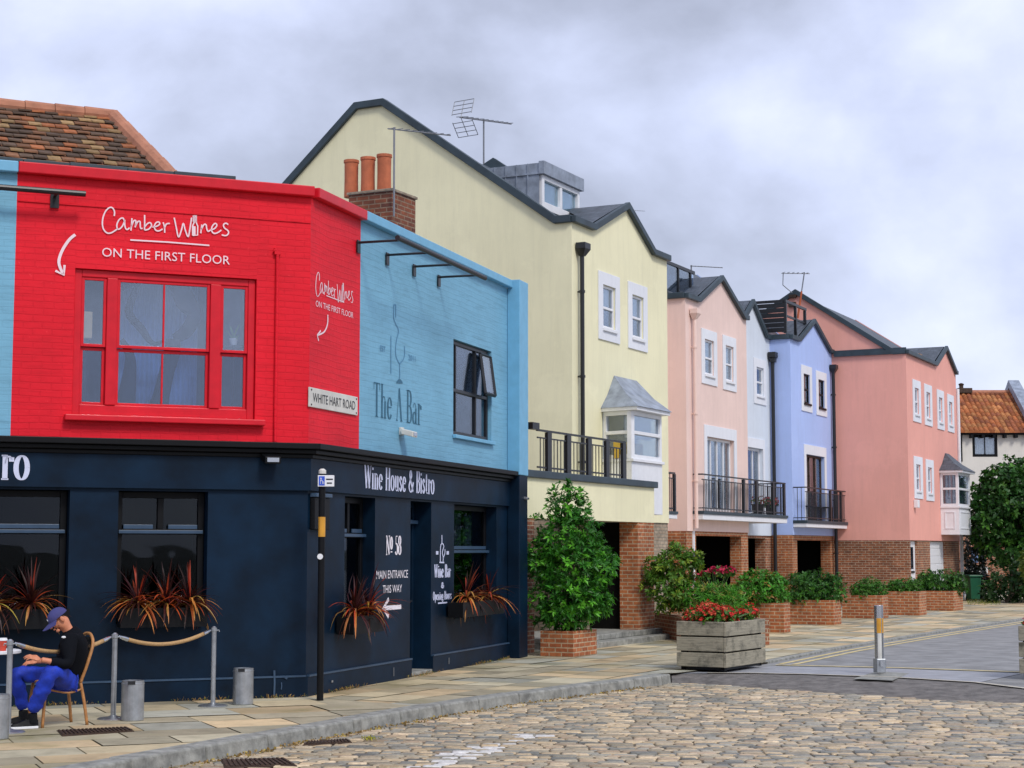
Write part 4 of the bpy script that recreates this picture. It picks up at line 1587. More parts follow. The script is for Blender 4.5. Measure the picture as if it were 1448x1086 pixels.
m.box(ROW, sPier + .1, sPier + .2, tPar - 2.5, tPar - .41, -.02, zPb)
m.build('porch_side_wall', M['dark'], house_y)  # side wall painted near-black too, as porch shade
m = MB()
m.box(ROW, sA + 1.2, sQ + .35, tPar - 1.6, tPar + 0.42, -.05, 0.10)
m.box(ROW, sA + 1.2, sQ + .1, tPar - 1.6, tPar + 0.12, 0.102, 0.20)
m.build('doorstep', M['kerb'], house_y, bevel=0.012)
tR_ = tPar - 0.1
zr0, zr1 = zPt + .13, RP(832, 617, tR_)[1]
sr0 = RP(759, 640, tR_)[0]
sr1 = RP(884, 640, tR_)[0]
railing(house_y, ROW, sr0, sr1, tR_, zr0, zr1, [RP(u, 640, tR_)[0] for u in (775.5, 803, 832.5, 858, 881.5)], step=0.14, pw=0.085, tb=None)
m = MB()
q0 = RP(749, 600, tR_)[0]
m.box(ROW, q0, sr0 - .01, tR_ - .06, tR_ + .06, zr1 - .02, zr1 + .10)
m.build('rail_bracket', M['rail'], house_y)

# bay window
tBay = tY + 0.72
sb0 = RP(852, 600, tY)[0]
sb1 = RP(893, 600, tBay)[0]
sb2 = RP(936, 600, tBay)[0]
sb3 = sb2 + 0.3
zb0 = RP(934, 728, tBay)[1]
zb1 = RP(915, 655, tBay)[1]       # sill
zb2 = RP(893, 580, tBay)[1]       # head
plan = [(sb0, tY), (sb1, tBay), (sb2, tBay), (min(sb3, sY1 - .05), tY)]
def bay(parent, plan, z0, z1, z2, zap, sap, tw, mats, panel=False, heads=(0.5,), frame='white', glass_='glass', cur=None, over=0.16):
    m = MB()
    m.prism([ROW.pt(a, b, z0) for a, b in plan], (0, 0, z1 - z0))
    body = m.build('bay_window', M[mats[0]], parent, bevel=0.006)
    m = MB()
    c = [(a, b) for a, b in plan]
    def grow(k):
        out = []
        cs = sum(a for a, b in plan) / 4
        for a, b in plan:
            out.append((cs + (a - cs) * (1 + k * .6), b + (k if b > tw + .01 else 0)))
        return out
    m.prism([ROW.pt(a, b, z1 + .002) for a, b in grow(0.05)], (0, 0, 0.06))
    m.build('sill', M['white'], body, bevel=0.008)
    zs = z1 + .064
    # the glazed walls
    segs = [(plan[0], plan[1]), (plan[1], plan[2]), (plan[2], plan[3])]
    for (a, b) in segs:
        A, B = ROW.pt(a[0], a[1], 0), ROW.pt(b[0], b[1], 0)
        F2 = Frame((A.x, A.y), (B.x - A.x, B.y - A.y))
        L_ = (B - A).length
        f = MB()
        ring(f, F2, 0.0, L_, zs, z2, -0.10, -0.006, 0.085)
        for h in heads:
            zz = zs + (z2 - zs) * h
            f.box(F2, 0.09, L_ - 0.09, -0.09, 0.0, zz - .035, zz + .035)
        f.build('window_frame', M[frame], body, bevel=0.006)
        g = MB()
        g.box(F2, 0.07, L_ - 0.07, -0.06, -0.054, zs + .07, z2 - .07)
        g.build('pane', M[glass_], body)
        if panel:
            f = MB()
            ring(f, F2, 0.14, L_ - 0.14, z0 + .2, z1 - .12, 0.002, 0.018, 0.03)
            f.build('panel_moulding', M['white'], body)
    if panel:
        for (a, b) in segs[:2]:
            A, B = ROW.pt(a[0], a[1], 0), ROW.pt(b[0], b[1], 0)
            F2 = Frame((A.x, A.y), (B.x - A.x, B.y - A.y))
            L_ = (B - A).length
            m = MB()
            m.box(F2, .13, L_ - .13, -.16, -.15, zs + .09, z2 - .09)
            m.build('blind', M['lead'], body)
    # inside and roof
    m = MB()
    m.box(ROW, plan[0][0] - .0, plan[3][0] + .0, tw + .004, tw + .012, z1 + .07, z2 - .002)
    m.build('room_behind', M['roomblue'], body)
    m = MB()
    e = grow(over)
    zt0 = z2 + .002
    m.prism([ROW.pt(a, b + .0, zt0) for a, b in e], (0, 0, 0.07))
    m.build('eaves_board', M['white'], body)
    m = MB()
    e = grow(over + .04)
    zt0 = z2 + .074
    ap0, ap1 = ROW.pt(sap[0], tw + .005, zap), ROW.pt(sap[1], tw + .005, zap)
    P = [ROW.pt(a, b, zt0) for a, b in e]
    mid = [p * 0.5 + q * 0.5 - Vector((0, 0, 0.06)) for p, q in ((P[0], ap0), (P[1], ap0), (P[2], ap1), (P[3], ap1))]
    m.face([P[0], P[1], mid[1], mid[0]])
    m.face([mid[0], mid[1], ap0])
    m.face([P[1], P[2], mid[2], mid[1]])
    m.face([mid[1], mid[2], ap1, ap0])
    m.face([P[2], P[3], mid[3], mid[2]])
    m.face([mid[2], mid[3], ap1])
    m.face(P)
    m.build('bay_roof', M[mats[1]], body)
    return body


zap = RP(872, 532, tY)[1]
bayY = bay(house_y, plan, zb0, zb1, zb2, zap, (RP(868, 532, tY)[0], RP(900, 540, tY)[0]), tY, ('white', 'lead'), heads=(0.55,))
m = MB()
for i in range(14):
    pass
c0 = sb1 + .1
n = 16
for i in range(n):
    a = sb1 + .1 + (sb2 - sb1 - .2) * i / n
    b_ = sb1 + .1 + (sb2 - sb1 - .2) * (i + 1) / n
    if i / n < 0.0:
        continue
    m.face([ROW.pt(a, tBay - .2 - .03 * (i % 2), zb1 + .5), ROW.pt(b_, tBay - .2 - .03 * ((i + 1) % 2), zb1 + .5), ROW.pt(b_, tBay - .2 - .03 * ((i + 1) % 2), zb2 - .03), ROW.pt(a, tBay - .2 - .03 * (i % 2), zb2 - .03)])
m.build('curtain', M['curtain'], bayY)
m = MB()
m.box(ROW, sb1 + .05, sb2 - .3, tBay - .42, tBay - .3, zb1 + .08, zb1 + .42)
m.build('cushion', M['ochre'], bayY)

# lead dormer
tD = tY - 1.2
sd0, zd1 = RP(762.6, 230, tD)
sd1 = RP(818, 256, tD)[0]
slY = (ROW.pxs(541, 146, sY0)[1] - zEY) / (tY - .37 - ROW.pxs(541, 146, sY0)[0])
def roofz(t):
    return zEY + (tY - .37 - t) * slY
zd0 = roofz(tD) - 0.1
zf = RP(818, 271, tD)[1]
th = tY - .37 - (zd1 - zEY) / slY
m = MB()
P = lambda s, t, z: ROW.pt(s, t, z)
for s in (sd0, sd1):
    m.face([P(s, tD, zd0), P(s, tD, zd1), P(s, th, zd1)])
m.face([P(sd0, tD, zd1), P(sd1, tD, zd1), P(sd1, th, zd1), P(sd0, th, zd1)])
m.box(ROW, sd0 - .03, sd1 + .03, tD, tD + .12, zf, zd1 + .03)
for k in range(1, 5):
    t = tD - 0.26 * k
    m.box(ROW, sd0 - .022, sd0 - .001, t - .012, t + .012, roofz(t), zd1)
m.box(ROW, sd0 - .025, sd0 - .002, th + .2, tD, zd1 - .24, zd1 - .21)
dorm = m.build('dormer', M['lead'], house_y)
m = MB()
ring(m, ROW, sd0 + .05, sd1 - .05, zd0, zf - .002, tD - .05, tD + .05, 0.10, 0.16)
sm = (sd0 + sd1) / 2
m.box(ROW, sm - .05, sm + .05, tD - .05, tD + .048, zd0 + .16, zf - .11)
m.build('window_frame', M['white'], dorm, bevel=0.006)
m = MB()
m.box(ROW, sd0 + .14, sd1 - .14, tD - .02, tD - .014, zd0 + .1, zf - .09)
m.build('pane', M['glass'], dorm)
m = MB()
m.box(ROW, sd0 + .08, sd1 - .08, tD - .045, tD - .03, zd0 + .1, zf - .05)
m.build('blind', M['aqua'], dorm)
# verge boards at the far end of the roof
m = MB()
m.band([(tY - .37, zEY - .4), (ROW.pxs(541, 146, sY0)[0], RZ - .35), (tY - 2 * RT, zEY)], sd(sY1), -0.1, 0.06, 0.3)
m.build('verge', M['coping'], house_y)
# slate-roofed lead box on the ridge end
tq, zq = ROW.pxs(681, 213, sY1 - .6)
# the pale stone strip and small lower balcony at the far end come with the next house

# ---------------------------------------------------------------- recessed house behind (only its balcony shows)
wQ = [white_window(None, (930, 470, 944, 540), tQ)]
house_q, _ = house('pale pink recessed house hidden past the yellow one, only its balcony end showing', sY1 + .01, sP0 - .01, tQ, 'pink', None, [], [(sY1 + 1.0, sP0 - 1.0, 0.0, 2.0)], base='brickdk', left=False)
m = MB()
tb0 = tQ + 1.0
zs1 = RP(950, 727, tb0)[1]
sq1 = RP(957.5, 700, tb0)[0]
m.box(ROW, sq1 - 2.4, sq1, tQ + .002, tb0, zs1 - .11, zs1 - .002)
bq = m.build('balcony_slab', M['white'], house_q, bevel=0.008)
m = MB()
m.box(ROW, sq1 - 2.4, sq1 + .02, tQ + .002, tb0 + .02, zs1, zs1 + .07)
m.build('balcony_edge', M['coping'], house_q)
railing(house_q, ROW, sq1 - 2.38, sq1 - .03, tb0 - .05, zs1 + .07, zs1 + 1.02, [sq1 - .06, sq1 - 1.2, sq1 - 2.33], tb=tQ + .01)

# ---------------------------------------------------------------- pale pink house
gP = (RP(986, 418, tP)[0], RP(1018, 393, tP), RP(1050, 442, tP)[0])
wP = [white_window(None, (990.8, 463.4, 1013.5, 547), tP, curtain=[(0, 1, .48, 1, 'curtain')]),
      white_window(None, (1021, 473, 1040.6, 555), tP, curtain=[(0, 1, .48, 1, 'curtain')])]
dP = (RP(998.7, 616, tP)[0], RP(1037, 616, tP)[0], RP(1015, 723, tP)[1], RP(998.7, 617, tP)[1])
gar = lambda u0, u1, t, z=2.1: (RP(u0, 800, t)[0], RP(u1, 800, t)[0], 0.0, z)
zlP = RP(1015, 752, tP)[1]
house_p, _ = house('pale pink house with front gable and white French windows', sP0, sP1, tP, 'pink', gP, [x[0] for x in wP] + [dP], [gar(986, 1050, tP, 2.12)], zl=zlP, base='brick', flat=0.75, deep=0.32)
for x in wP:
    put(house_p, x, tP)
window(house_p, ROW, dP, tP, frame='white', fw=0.07, bars=(), cols=(0.25, 0.5, 0.75), depth=0.09, surround=(0.2, 'surround', 0.3, 0.0), name='french_window', curtain=[(0.05, .3, 0, 1, 'curtain'), (0.7, .95, 0, 1, 'curtain')], back='room')
downpipe(house_p, ROW, 982, 437, 2.3, tP, 'pink', 0.05)
m = MB()
zz = zlP
m.box(ROW, sP0 + .42, sP0 + .52, tP - .1, tP + .005, 0.0, zlP - .003)
m.build('post', M['white'], house_p)
# balcony shared across the pink and white fronts
tb0 = tP + 0.28
zs1 = RP(1050, 735, tb0)[1] + .1
s0, s1 = RP(994.5, 725, tb0)[0], RP(1113, 725, tb0)[0]
m = MB()
m.box(ROW, s0, s1, tP + .004, tb0, zs1 - .14, zs1 - .002)
m.box(ROW, sP1 + .015, s1, tW + .004, tP + .002, zs1 - .14, zs1 - .002)
m.build('balcony_slab', M['white'], house_p, bevel=0.008)
m = MB()
m.box(ROW, s0 - .02, s1 + .02, tP + .004, tb0 + .03, zs1, zs1 + .08)
m.box(ROW, sP1 + .015, s1 + .02, tW + .004, tP + .002, zs1, zs1 + .08)
m.build('balcony_edge', M['coping'], house_p)
zR1 = RP(1000, 670, tb0)[1]
railing(house_p, ROW, s0 + .02, s1 - .03, tb0 - .04, zs1 + .08, zR1, [RP(u, 700, tb0 - .04)[0] for u in (1051.5, 1069.5, 1093, 1108.5)], tb=(tP + .01, tW + .01), pw=0.07, step=0.12)
balP = (s0, s1, tb0, zs1 + .08)
# roof terrace screen
m = MB()
za = ZE + .1
m.box(ROW, sP0 - .05, sP0 + 2.1, tP - .55, tP - .5, za + .75, za + .83)
m.box(ROW, sP0 - .05, sP0, tP - 1.6, tP - .55, za + .75, za + .83)
for s in (sP0 - .02, sP0 + .9, sP0 + 1.8):
    m.box(ROW, s - .03, s + .03, tP - .56, tP - .5, za, za + .75)
m.box(ROW, sP0 - .05, sP0 + .01, tP - 1.6, tP - 1.54, za, za + .75)
o = m.build('roof_terrace_screen', M['rail'], house_p)
m = MB()
m.box(ROW, sP0 + .02, sP0 + 2.05, tP - .535, tP - .527, za + .06, za + .74)
m.build('pane', M['glassup'], o)

# ---------------------------------------------------------------- white house
pW, zW = RP(1062.5, 427, tW)
gW = (pW - 1.25, (pW, zW), pW + 1.25)
wW = [white_window(None, (1065, 505, 1083, 574), tW, curtain=[(0, 1, .0, .5, 'curtain')], pane='glass', back='roomblue')]
dW = (RP(1050, 632, tW)[0], RP(1078, 632, tW)[0], RP(1068, 728, tW)[1], RP(1070, 634, tW)[1])
house_w, roof_w = house('white house recessed between the pink and lilac blue fronts', sP1 + .01, sB0 - .01, tW, 'whitewall', gW, [x[0] for x in wW] + [dW], [gar(1040, 1084, tW, 2.1)], zl=2.18, base='brickdk', left=False)
for x in wW:
    put(house_w, x, tW)
window(house_w, ROW, dW, tW, frame='white', fw=0.07, bars=(), cols=(0.33, 0.66), depth=0.09, surround=(0.16, 'surround', 0.28, 0.0), name='french_window', back='roomblue')
m = MB()
m.box(ROW, sP1 + .012, sP1 + .42, tW - .3, tW + .004, 0, 2.15)
m.build('brick_pier', M['brick'], house_w)
# flat lead roof box above the white house
a = at(1046, 416, 51.5)
sX, tX = ROW.st(a)
m = MB()
m.box(ROW, sP1 + 1.4, sP1 + 3.3, tW - 3.0, tW - 1.4, ZE + .3, a.z)
dw = m.build('dormer', M['lead'], house_w, bevel=0.02)
m = MB()
ring(m, ROW, sP1 + 1.5, sP1 + 3.2, ZE + .75, a.z - .3, tW - 1.398, tW - 1.36, .08)
m.build('window_frame', M['rail'], dw)

# ---------------------------------------------------------------- lilac blue house
gB = (RP(1128.5, 478, tB)[0], RP(1149, 454, tB), RP(1172, 489, tB)[0])
wB = [white_window(None, (1132, 515, 1148, 584), tB, frame='black', sill='black'),
      white_window(None, (1153, 523.5, 1168.7, 590), tB, frame='black', sill='black')]
dB = (RP(1139, 642, tB)[0], RP(1165, 642, tB)[0], RP(1150, 738, tB)[1], RP(1139, 642, tB)[1])
zlB = RP(1145, 757, tB)[1]
house_b, _ = house('lilac blue house with black windows and a front gable', sB0, sB1, tB, 'blue', gB, [x[0] for x in wB] + [dB], [gar(1129, 1176, tB, 2.05)], zl=zlB, flat=0.9, base='brick', deep=0.32)
for x in wB:
    put(house_b, x, tB)
window(house_b, ROW, dB, tB, frame='iron', fw=0.07, bars=(), cols=(0.33, 0.66), depth=0.09, surround=(0.2, 'surround', 0.3, 0.0), name='french_window', curtain=[(0.1, .5, 0, 1, 'curtain')])
downpipe(house_b, ROW, 1092.5, 496, 0.0, tB, 'rail') if False else None
s_, z_ = sB0 - .12, 7.55
m = MB()
tz = tW + .12
m.tube([ROW.pt(s_, tz, z_), ROW.pt(s_, tz, 0.05)], 0.055, 10)
o = m.build('downpipe', M['rail'], house_b)
m = MB()
m.prism([ROW.pt(s_ - .16, tz - .1, z_), ROW.pt(s_ + .1, tz - .1, z_), ROW.pt(s_ + .1, tz + .14, z_), ROW.pt(s_ - .16, tz + .14, z_)], (0, 0, .16))
m.prism([ROW.pt(s_ - .1, tz - .06, z_ - .14), ROW.pt(s_ + .08, tz - .06, z_ - .14), ROW.pt(s_ + .08, tz + .1, z_ - .14), ROW.pt(s_ - .1, tz + .1, z_ - .14)], (0, 0, .139))
m.build('hopper', M['rail'], o, bevel=0.006)
downpipe(house_b, ROW, 1178, 516, 0.05, tB, 'rail', 0.055)
tb0 = tB + 0.42
zs1 = RP(1168, 741, tb0)[1]
s0, s1 = max(sB0 + .03, RP(1136.5, 730, tb0)[0]), min(sS0 - .03, RP(1199.5, 730, tb0)[0])
m = MB()
m.box(ROW, s0, s1, tB + .004, tb0, zs1 - .12, zs1 - .002)
m.build('balcony_slab', M['white'], house_b, bevel=0.008)
m = MB()
m.box(ROW, s0 - .02, s1 + .02, tB + .004, tb0 + .03, zs1, zs1 + .09)
m.build('balcony_edge', M['coping'], house_b)
zR1 = RP(1140, 688, tb0)[1]
railing(house_b, ROW, s0 + .02, s1 - .03, tb0 - .04, zs1 + .09, zR1, [RP(u, 700, tb0 - .04)[0] for u in (1174, 1189)], tb=tB + .01, pw=0.07, step=0.12)
balB = (s0, s1, tb0, zs1 + .09)
# dark timber roof terrace
m = MB()
za = ZE + .1
for k in range(6):
    m.box(ROW, sB0 - .05, sB0 - .01, tB - 1.7, tB - .1, za + .03 + .15 * k, za + .16 + .15 * k)
m.box(ROW, sB0 - .07, sB0 + 2.1, tB - .16, tB - .09, za + .93, za + 1.01)
m.box(ROW, sB0 - .08, sB0 + .0, tB - 1.7, tB - .17, za + .93, za + 1.01)
m.box(ROW, sB0 - .05, sB0 + 2.1, tB - .15, tB - .1, za + .5, za + .56)
for s in (sB0 - .02, sB0 + 1.0, sB0 + 2.0):
    m.box(ROW, s - .04, s + .04, tB - .165, tB - .085, za, za + .92)
m.build('roof_terrace_screen', M['rail'], house_b)

# ---------------------------------------------------------------- salmon end house
pk_t, pk_z = ROW.pxs(1125, 414, sS0)
gS = (RP(1322, 514, tS)[0], RP(1336, 492, tS), RP(1350, 525, tS)[0])
zES = RP(1322, 514, tS)[1]
pxs_ = [(1289.5, 535.6, 1302, 598.6), (1306, 542, 1318, 603.6), (1324, 550, 1335, 609), (1338.6, 556.6, 1348.8, 612.4),
        (1291.3, 644.5, 1304.7, 706), (1308.2, 649, 1320.4, 709)]
wS = [white_window(None, p, tS, pane='glass', curtain=[(0, 1, 0, 1, 'curtain')], in_w=.24) for p in pxs_]
zlS = ROW.pxs(1240, 764, sS0)[1]
dS = (RP(1289.5, 800, tS)[0], RP(1299.5, 800, tS)[0], 0.0, zlS - .02)
gS_ = (RP(1317, 800, tS)[0], RP(1339.5, 800, tS)[0], 0.0, zlS - .02)
house_s, _ = house('salmon pink end house with brick ground floor and white bay', sS0, sS1, tS, 'salmon', gS, [x[0] for x in wS], [], zl=zlS, ze=zES, rt=tS - pk_t, rz=pk_z, flat=0.4, base=None, deep=0.2)
for x in wS:
    put(house_s, x, tS)
m = MB()
wall_grid(m, ROW, sS0, sS1, -.1, zlS, tS - .03, [dS + (.15,), gS_ + (.15,)])
tbS = tS - 2 * (tS - pk_t)
for s in (sS0 + .003, sS1 - .003):
    m.face([ROW.pt(s, tS - .03, -.1), ROW.pt(s, tbS, -.1), ROW.pt(s, tbS, zlS), ROW.pt(s, tS - .03, zlS)])
m.build('brick_base', M['brickdk'], house_s)
m = MB()
m.box(ROW, dS[0] + .003, dS[1] - .003, tS - .18, tS - .12, 0, zlS - .025)
o = m.build('door', M['white'], house_s)
m = MB()
m.box(ROW, dS[0] + .25, dS[1] - .25, tS - .119, tS - .115, 1.15, 1.85)
m.build('pane', M['glassdk'], o)
m = MB()
m.box(ROW, dS[0] + .2, dS[1] - .2, tS - .119, tS - .09, 1.02, 1.09)
m.build('letter_box', M['rail'], o)
m = MB()
m.box(ROW, gS_[0] + .003, gS_[1] - .003, tS - .18, tS - .13, 0, zlS - .025)
for k in range(1, 8):
    z = k * .26
    m.box(ROW, gS_[0] + .05, gS_[1] - .05, tS - .129, tS - .118, z, z + .22)
o = m.build('garage_door', M['white'], house_s, bevel=.004)
m = MB()
m.box(ROW, sS0 - .06, sS0 - .002, tB + .1, tS + .02, ZE - .12, ZE + .0)
m.band([(tS + .002, zES - .08), (tB + .1, zES - .08)], sd(sS0), -.09, -.003, 0.14)
m.build('string_course', M['coping'], house_s)
plan = [(RP(1329.5, 700, tS)[0], tS), (RP(1329.5, 700, tS)[0] + .02, tS + .62), (RP(1372, 700, tS + .62)[0], tS + .62), (RP(1372, 700, tS + .62)[0] + .02, tS)]
bay(house_s, plan, RP(1350, 755, tS + 1)[1], RP(1352, 716, tS + 1)[1], RP(1352, 664, tS + 1)[1], RP(1338, 641, tS)[1], (plan[0][0] + .9, plan[0][0] + 1.5), tS, ('white', 'slate'), panel=True, heads=(.52,), glass_='glass')
m = MB()
s_ = sS1 + .05
m.tube([ROW.pt(s_, tS + .05, zES - .6), ROW.pt(s_, tS + .05, 0.05)], .06, 8)
m.build('downpipe', M['white'], house_s)
s_, z_ = RP(1293, 713, tS)
m = MB()
m.box(ROW, s_ - .12, s_ + .12, tS + .003, tS + .15, z_ - .12, z_ + .14)
m.build('alarm_box', M['white'], house_s, bevel=.02)
m = MB()
s_, z_ = RP(1302, 500, tS - .6)
m.box(ROW, s_ - .1, s_ + .9, tS - 1.1, tS - .6, zES - .2, z_)
m.build('roof_vent', M['brickdk'], house_s, bevel=.02)
t_, z_ = ROW.pxs(1121, 430, sS0)
m = MB()
m.box(ROW, sS0 - .1, sS0 - .003, t_ - .12, t_ + .12, z_ - .1, z_ + .06)
m.build('vent_box', M['iron'], house_s)
m = MB()
m.box(ROW, sS0 - .12, sS0 - .003, t_ - .1, t_ + .14, z_ + .2, z_ + .3)
m.build('aerial_clamp', M['iron'], house_s)

# ---------------------------------------------------------------- cottage with the pantiled roof
yC = 78.0
zc0 = at(1400, 612, yC).z
xc0 = at(1345, 612, yC).x
xc1 = xc0 + 9.5
zct = at(1400, 556, yC + 2.9).z
cot = thing('cottage', 'white cottage under an orange pantile roof behind the tree', 'cottage', (xc0 + 4, yC, 0))
tc = -yC
hc = (at(1375, 630, yC).x, at(1410.5, 630, yC).x, at(1390, 646, yC).z, at(1390, 614.5, yC).z)
m = MB()
wall_grid(m, WORLD, xc0, xc1, 2.6, zc0, tc, [hc + (.1,)])
for x in (xc0, xc1):
    m.face([(x, yC, 2.6), (x, yC, zc0), (x, yC + 2.9, zct), (x, yC + 5.8, zc0), (x, yC + 5.8, 2.6)])
m.build('wall', M['cream'], cot)
m = MB()
wall_grid(m, WORLD, xc0, xc1, -.1, 2.6, tc - .02, [])
m.build('brick_base', M['brickdk'], cot)
u0, u1 = at(1374, 800, yC).x, at(1383, 800, yC).x
m = MB()
m.box(WORLD, u0, u1, tc - .015, tc + .03, 1.2, 1.9)
m.build('window_frame', M['roomblue'], cot)
m = MB()
m.box(WORLD, u0 - .1, at(1396, 800, yC).x, tc + .001, tc + .08, 0.72, 1.02)
m.build('sill_band', M['signwhite'], cot)
window(cot, WORLD, hc, tc, frame='black', fw=.12, bars=(), cols=(.5,), depth=.02, pane='glass', curtain=[(0, 1, 0, 1, 'curtain')], back='room', name='casement_window')
m = MB()
m.box(WORLD, at(1356, 620, yC).x, at(1360, 620, yC).x, tc + .003, tc + .06, zc0 - 1.3, zc0)
m.box(WORLD, xc0, xc1, tc + .003, tc + .25, zc0 - .1, zc0 + .02)
for k in range(18):
    m.box(WORLD, xc0 + .3 + k * .5, xc0 + .42 + k * .5, tc + .003, tc + .3, zc0 - .24, zc0 - .102)
m.build('timber', M['black'], cot)
m = MB()
rows = 11
L_ = 2.9 + .35
for r_ in range(rows):
    f0, f1 = r_ / rows, (r_ + 1.15) / rows
    x = xc0 - .15
    while x < xc1 + .1:
        k_ = rng.uniform(.62, 1.2)
        cc = ((.40, .13, .045), (.46, .19, .07), (.30, .10, .045))[rng.integers(3)]
        m.col = tuple(c * k_ for c in cc)
        z_of = lambda f, l: zc0 + (zct - zc0) * f + l
        y_of = lambda f: yC - .35 + L_ * f
        wv = 0.225
        pr = [(0, .02), (.05, .075), (.11, .085), (.17, .05), (wv, .0)]
        vs = []
        for f, lf in ((f0, .04), (min(f1, 1), 0)):
            for dx, dz in pr:
                vs.append((x + dx, y_of(f), z_of(f, lf + dz)))
        vs += [(x + dx, y_of(f0), z_of(f0, -.02)) for dx, dz in pr]
        n_ = len(pr)
        fs = [(i, i + 1, n_ + i + 1, n_ + i) for i in range(n_ - 1)] + [(2 * n_ + i, 2 * n_ + i + 1, i + 1, i) for i in range(n_ - 1)]
        m.mesh(vs, fs)
        x += wv
rc = m.build('pantile_roof', M['clay'], cot)
m = MB()
m.face([(xc0 - .1, yC + 2.9, zct), (xc1, yC + 2.9, zct), (xc1, yC + 5.8, zc0), (xc0 - .1, yC + 5.8, zc0)])
m.face([(xc0 - .1, yC - .3, zc0 - .03), (xc1, yC - .3, zc0 - .03), (xc1, yC + 2.9, zct - .02), (xc0 - .1, yC + 2.9, zct - .02)])
m.build('roof_underlay', M['ridge'], rc)
m = MB()
m.tube([(xc0 - .1, yC + 2.9, zct + .03), (xc1, yC + 2.9, zct + .03)], .12, 8)
m.build('ridge_tile', M['ridge'], rc)
m = MB()
xg = at(1443, 555, yC + 1).x
m.band([(yC - .4, zc0 + .1), (yC + 2.9, zct + .25), (yC + 6, zc0 + .1)], lambda a, b, c: Vector((xg + c, a, b)), 0, .5, .3)
m.build('gable_parapet', M['lead'], cot)
m = MB()
xk = at(1362, 552, yC + 2.9).x
m.box(WORLD, xk - .3, xk + .35, tc - 3.1, tc - 2.6, zct, zct + .22)
m.lathe((xk - .1, yC + 2.85, zct + .22), [(.1, 0), (.1, .12), (.14, .2), (.05, .25)], 10)
m.build('chimney_cap', M['iron'], cot)
# ================================================================== ground
def struct(o):
    o['kind'] = 'structure'
    return o


def poly_obj(name, pts, z, mat):
    m = MB()
    m.face([(p[0], p[1], z) for p in pts])
    return struct(m.build(name, mat, loc=(0, 0, 0)))


poly_obj('ground', [(-1500, -1500), (1500, -1500), (1500, 1500), (-1500, 1500)], -0.3, M['land'])
kpx = [(229, 1087), (340, 1066), (437, 1047), (562, 1023.5), (700, 1000), (830, 982), (900, 973), (950, 965.5)]
K = [G(u, v, -0.12) for u, v in kpx]
K = [K[0] + (K[0] - K[1]) * 7, K[0] + (K[0] - K[1]) * 2] + K
Kc = catmull([(p.x, p.y) for p in K], 6)
front_px = [(949.5, 953.4), (1000, 952.6), (1070, 952.8), (1138, 954.2), (1262, 958.5), (1382, 966), (1480, 978)]
FR = [G(u, v, -0.03) for u, v in front_px]
outer_px = [(950, 966), (1010, 968), (1080, 973), (1170, 979), (1262, 985), (1382, 992), (1480, 994)]
OU = [G(u, v, -0.125) for u, v in outer_px]
edge_px = [(957, 951), (1000, 946), (1060, 940), (1086, 936), (1180, 917.5), (1249, 906), (1330, 893), (1445, 875.5), (1600, 851)]
ED = [G(u, v, 0) for u, v in edge_px]


def offset(line, d):
    out = []
    for i, p in enumerate(line):
        a, b = Vector(line[max(i - 1, 0)][:2]), Vector(line[min(i + 1, len(line) - 1)][:2])
        t = (b - a).normalized()
        out.append((p[0] - t.y * d, p[1] + t.x * d))
    return out


poly_obj('cobble_bed', [(-40, -40), (45, -40), (45, 30), (-40, 30)], -0.134, M['grit'])
ext = ED[-1] + (ED[-1] - ED[-2]).normalized() * 60
poly_obj('asphalt_road', [(p.x, p.y) for p in FR] + [(30, 21), (90, 24), (90, 190), (-12, 190), (-12, 42)], -0.03, M['asphalt'])
# speed table strip in front
tab = [(p.x, p.y) for p in FR[:-1]] + [(q.x, q.y) for q in (G(1445, 953, -.03), G(1270, 946, -.03), G(1097, 942.5, -.03))] + [(ED[1].x, ED[1].y)]
poly_obj('raised_crossing', tab, -0.024, M['table'])
# ramp down to the cobbles
m = MB()
def dens(P, n):
    return catmull([tuple(p) for p in P], n)
f_, o_ = dens(FR, 6), dens(OU, 6)
rows_ = []
for j in range(6):
    k = j / 5
    zed = -0.03 + (-0.1) * (k ** 1.4)
    rows_.append([Vector((a.x * (1 - k) + b.x * k, a.y * (1 - k) + b.y * k, zed + rng.uniform(-.004, .004) * (0 < j < 5))) for a, b in zip(f_, o_)])
rows_.append([Vector((p.x, p.y - .03, -0.16)) for p in rows_[-1]])
vs = [p for r_ in rows_ for p in r_]
n_ = len(f_)
m.mesh(vs, [(j * n_ + i, j * n_ + i + 1, (j + 1) * n_ + i + 1, (j + 1) * n_ + i) for j in range(len(rows_) - 1) for i in range(n_ - 1)])
struct(m.build('tarmac_ramp', M['ramp'], loc=(0, 0, 0), smooth=True))


def strip(name, P, w, z, mat):
    a, b = offset(P, w / 2), offset(P, -w / 2)
    m = MB()
    n = len(P)
    m.mesh([(p[0], p[1], z) for p in a] + [(p[0], p[1], z) for p in b], [(i, i + 1, n + i + 1, n + i) for i in range(n - 1)])
    return struct(m.build(name, mat, loc=(0, 0, 0)))


ed2 = [(p.x, p.y) for p in ED[3:]] + [(ext.x, ext.y)]
strip('yellow_line', offset(ed2, -0.20), 0.09, -0.025, M['line'])
strip('yellow_line', offset(ed2, -0.42), 0.09, -0.025, M['line'])
strip('yellow_line', [(q.x, q.y) for q in (G(1097, 941, -.03), G(1270, 945, -.03), G(1470, 952, -.03))], 0.13, -0.019, M['line'])
strip('edging_strip', [(q.x, q.y + .02) for q in FR[1:]], 0.10, -0.017, M['paleline'])

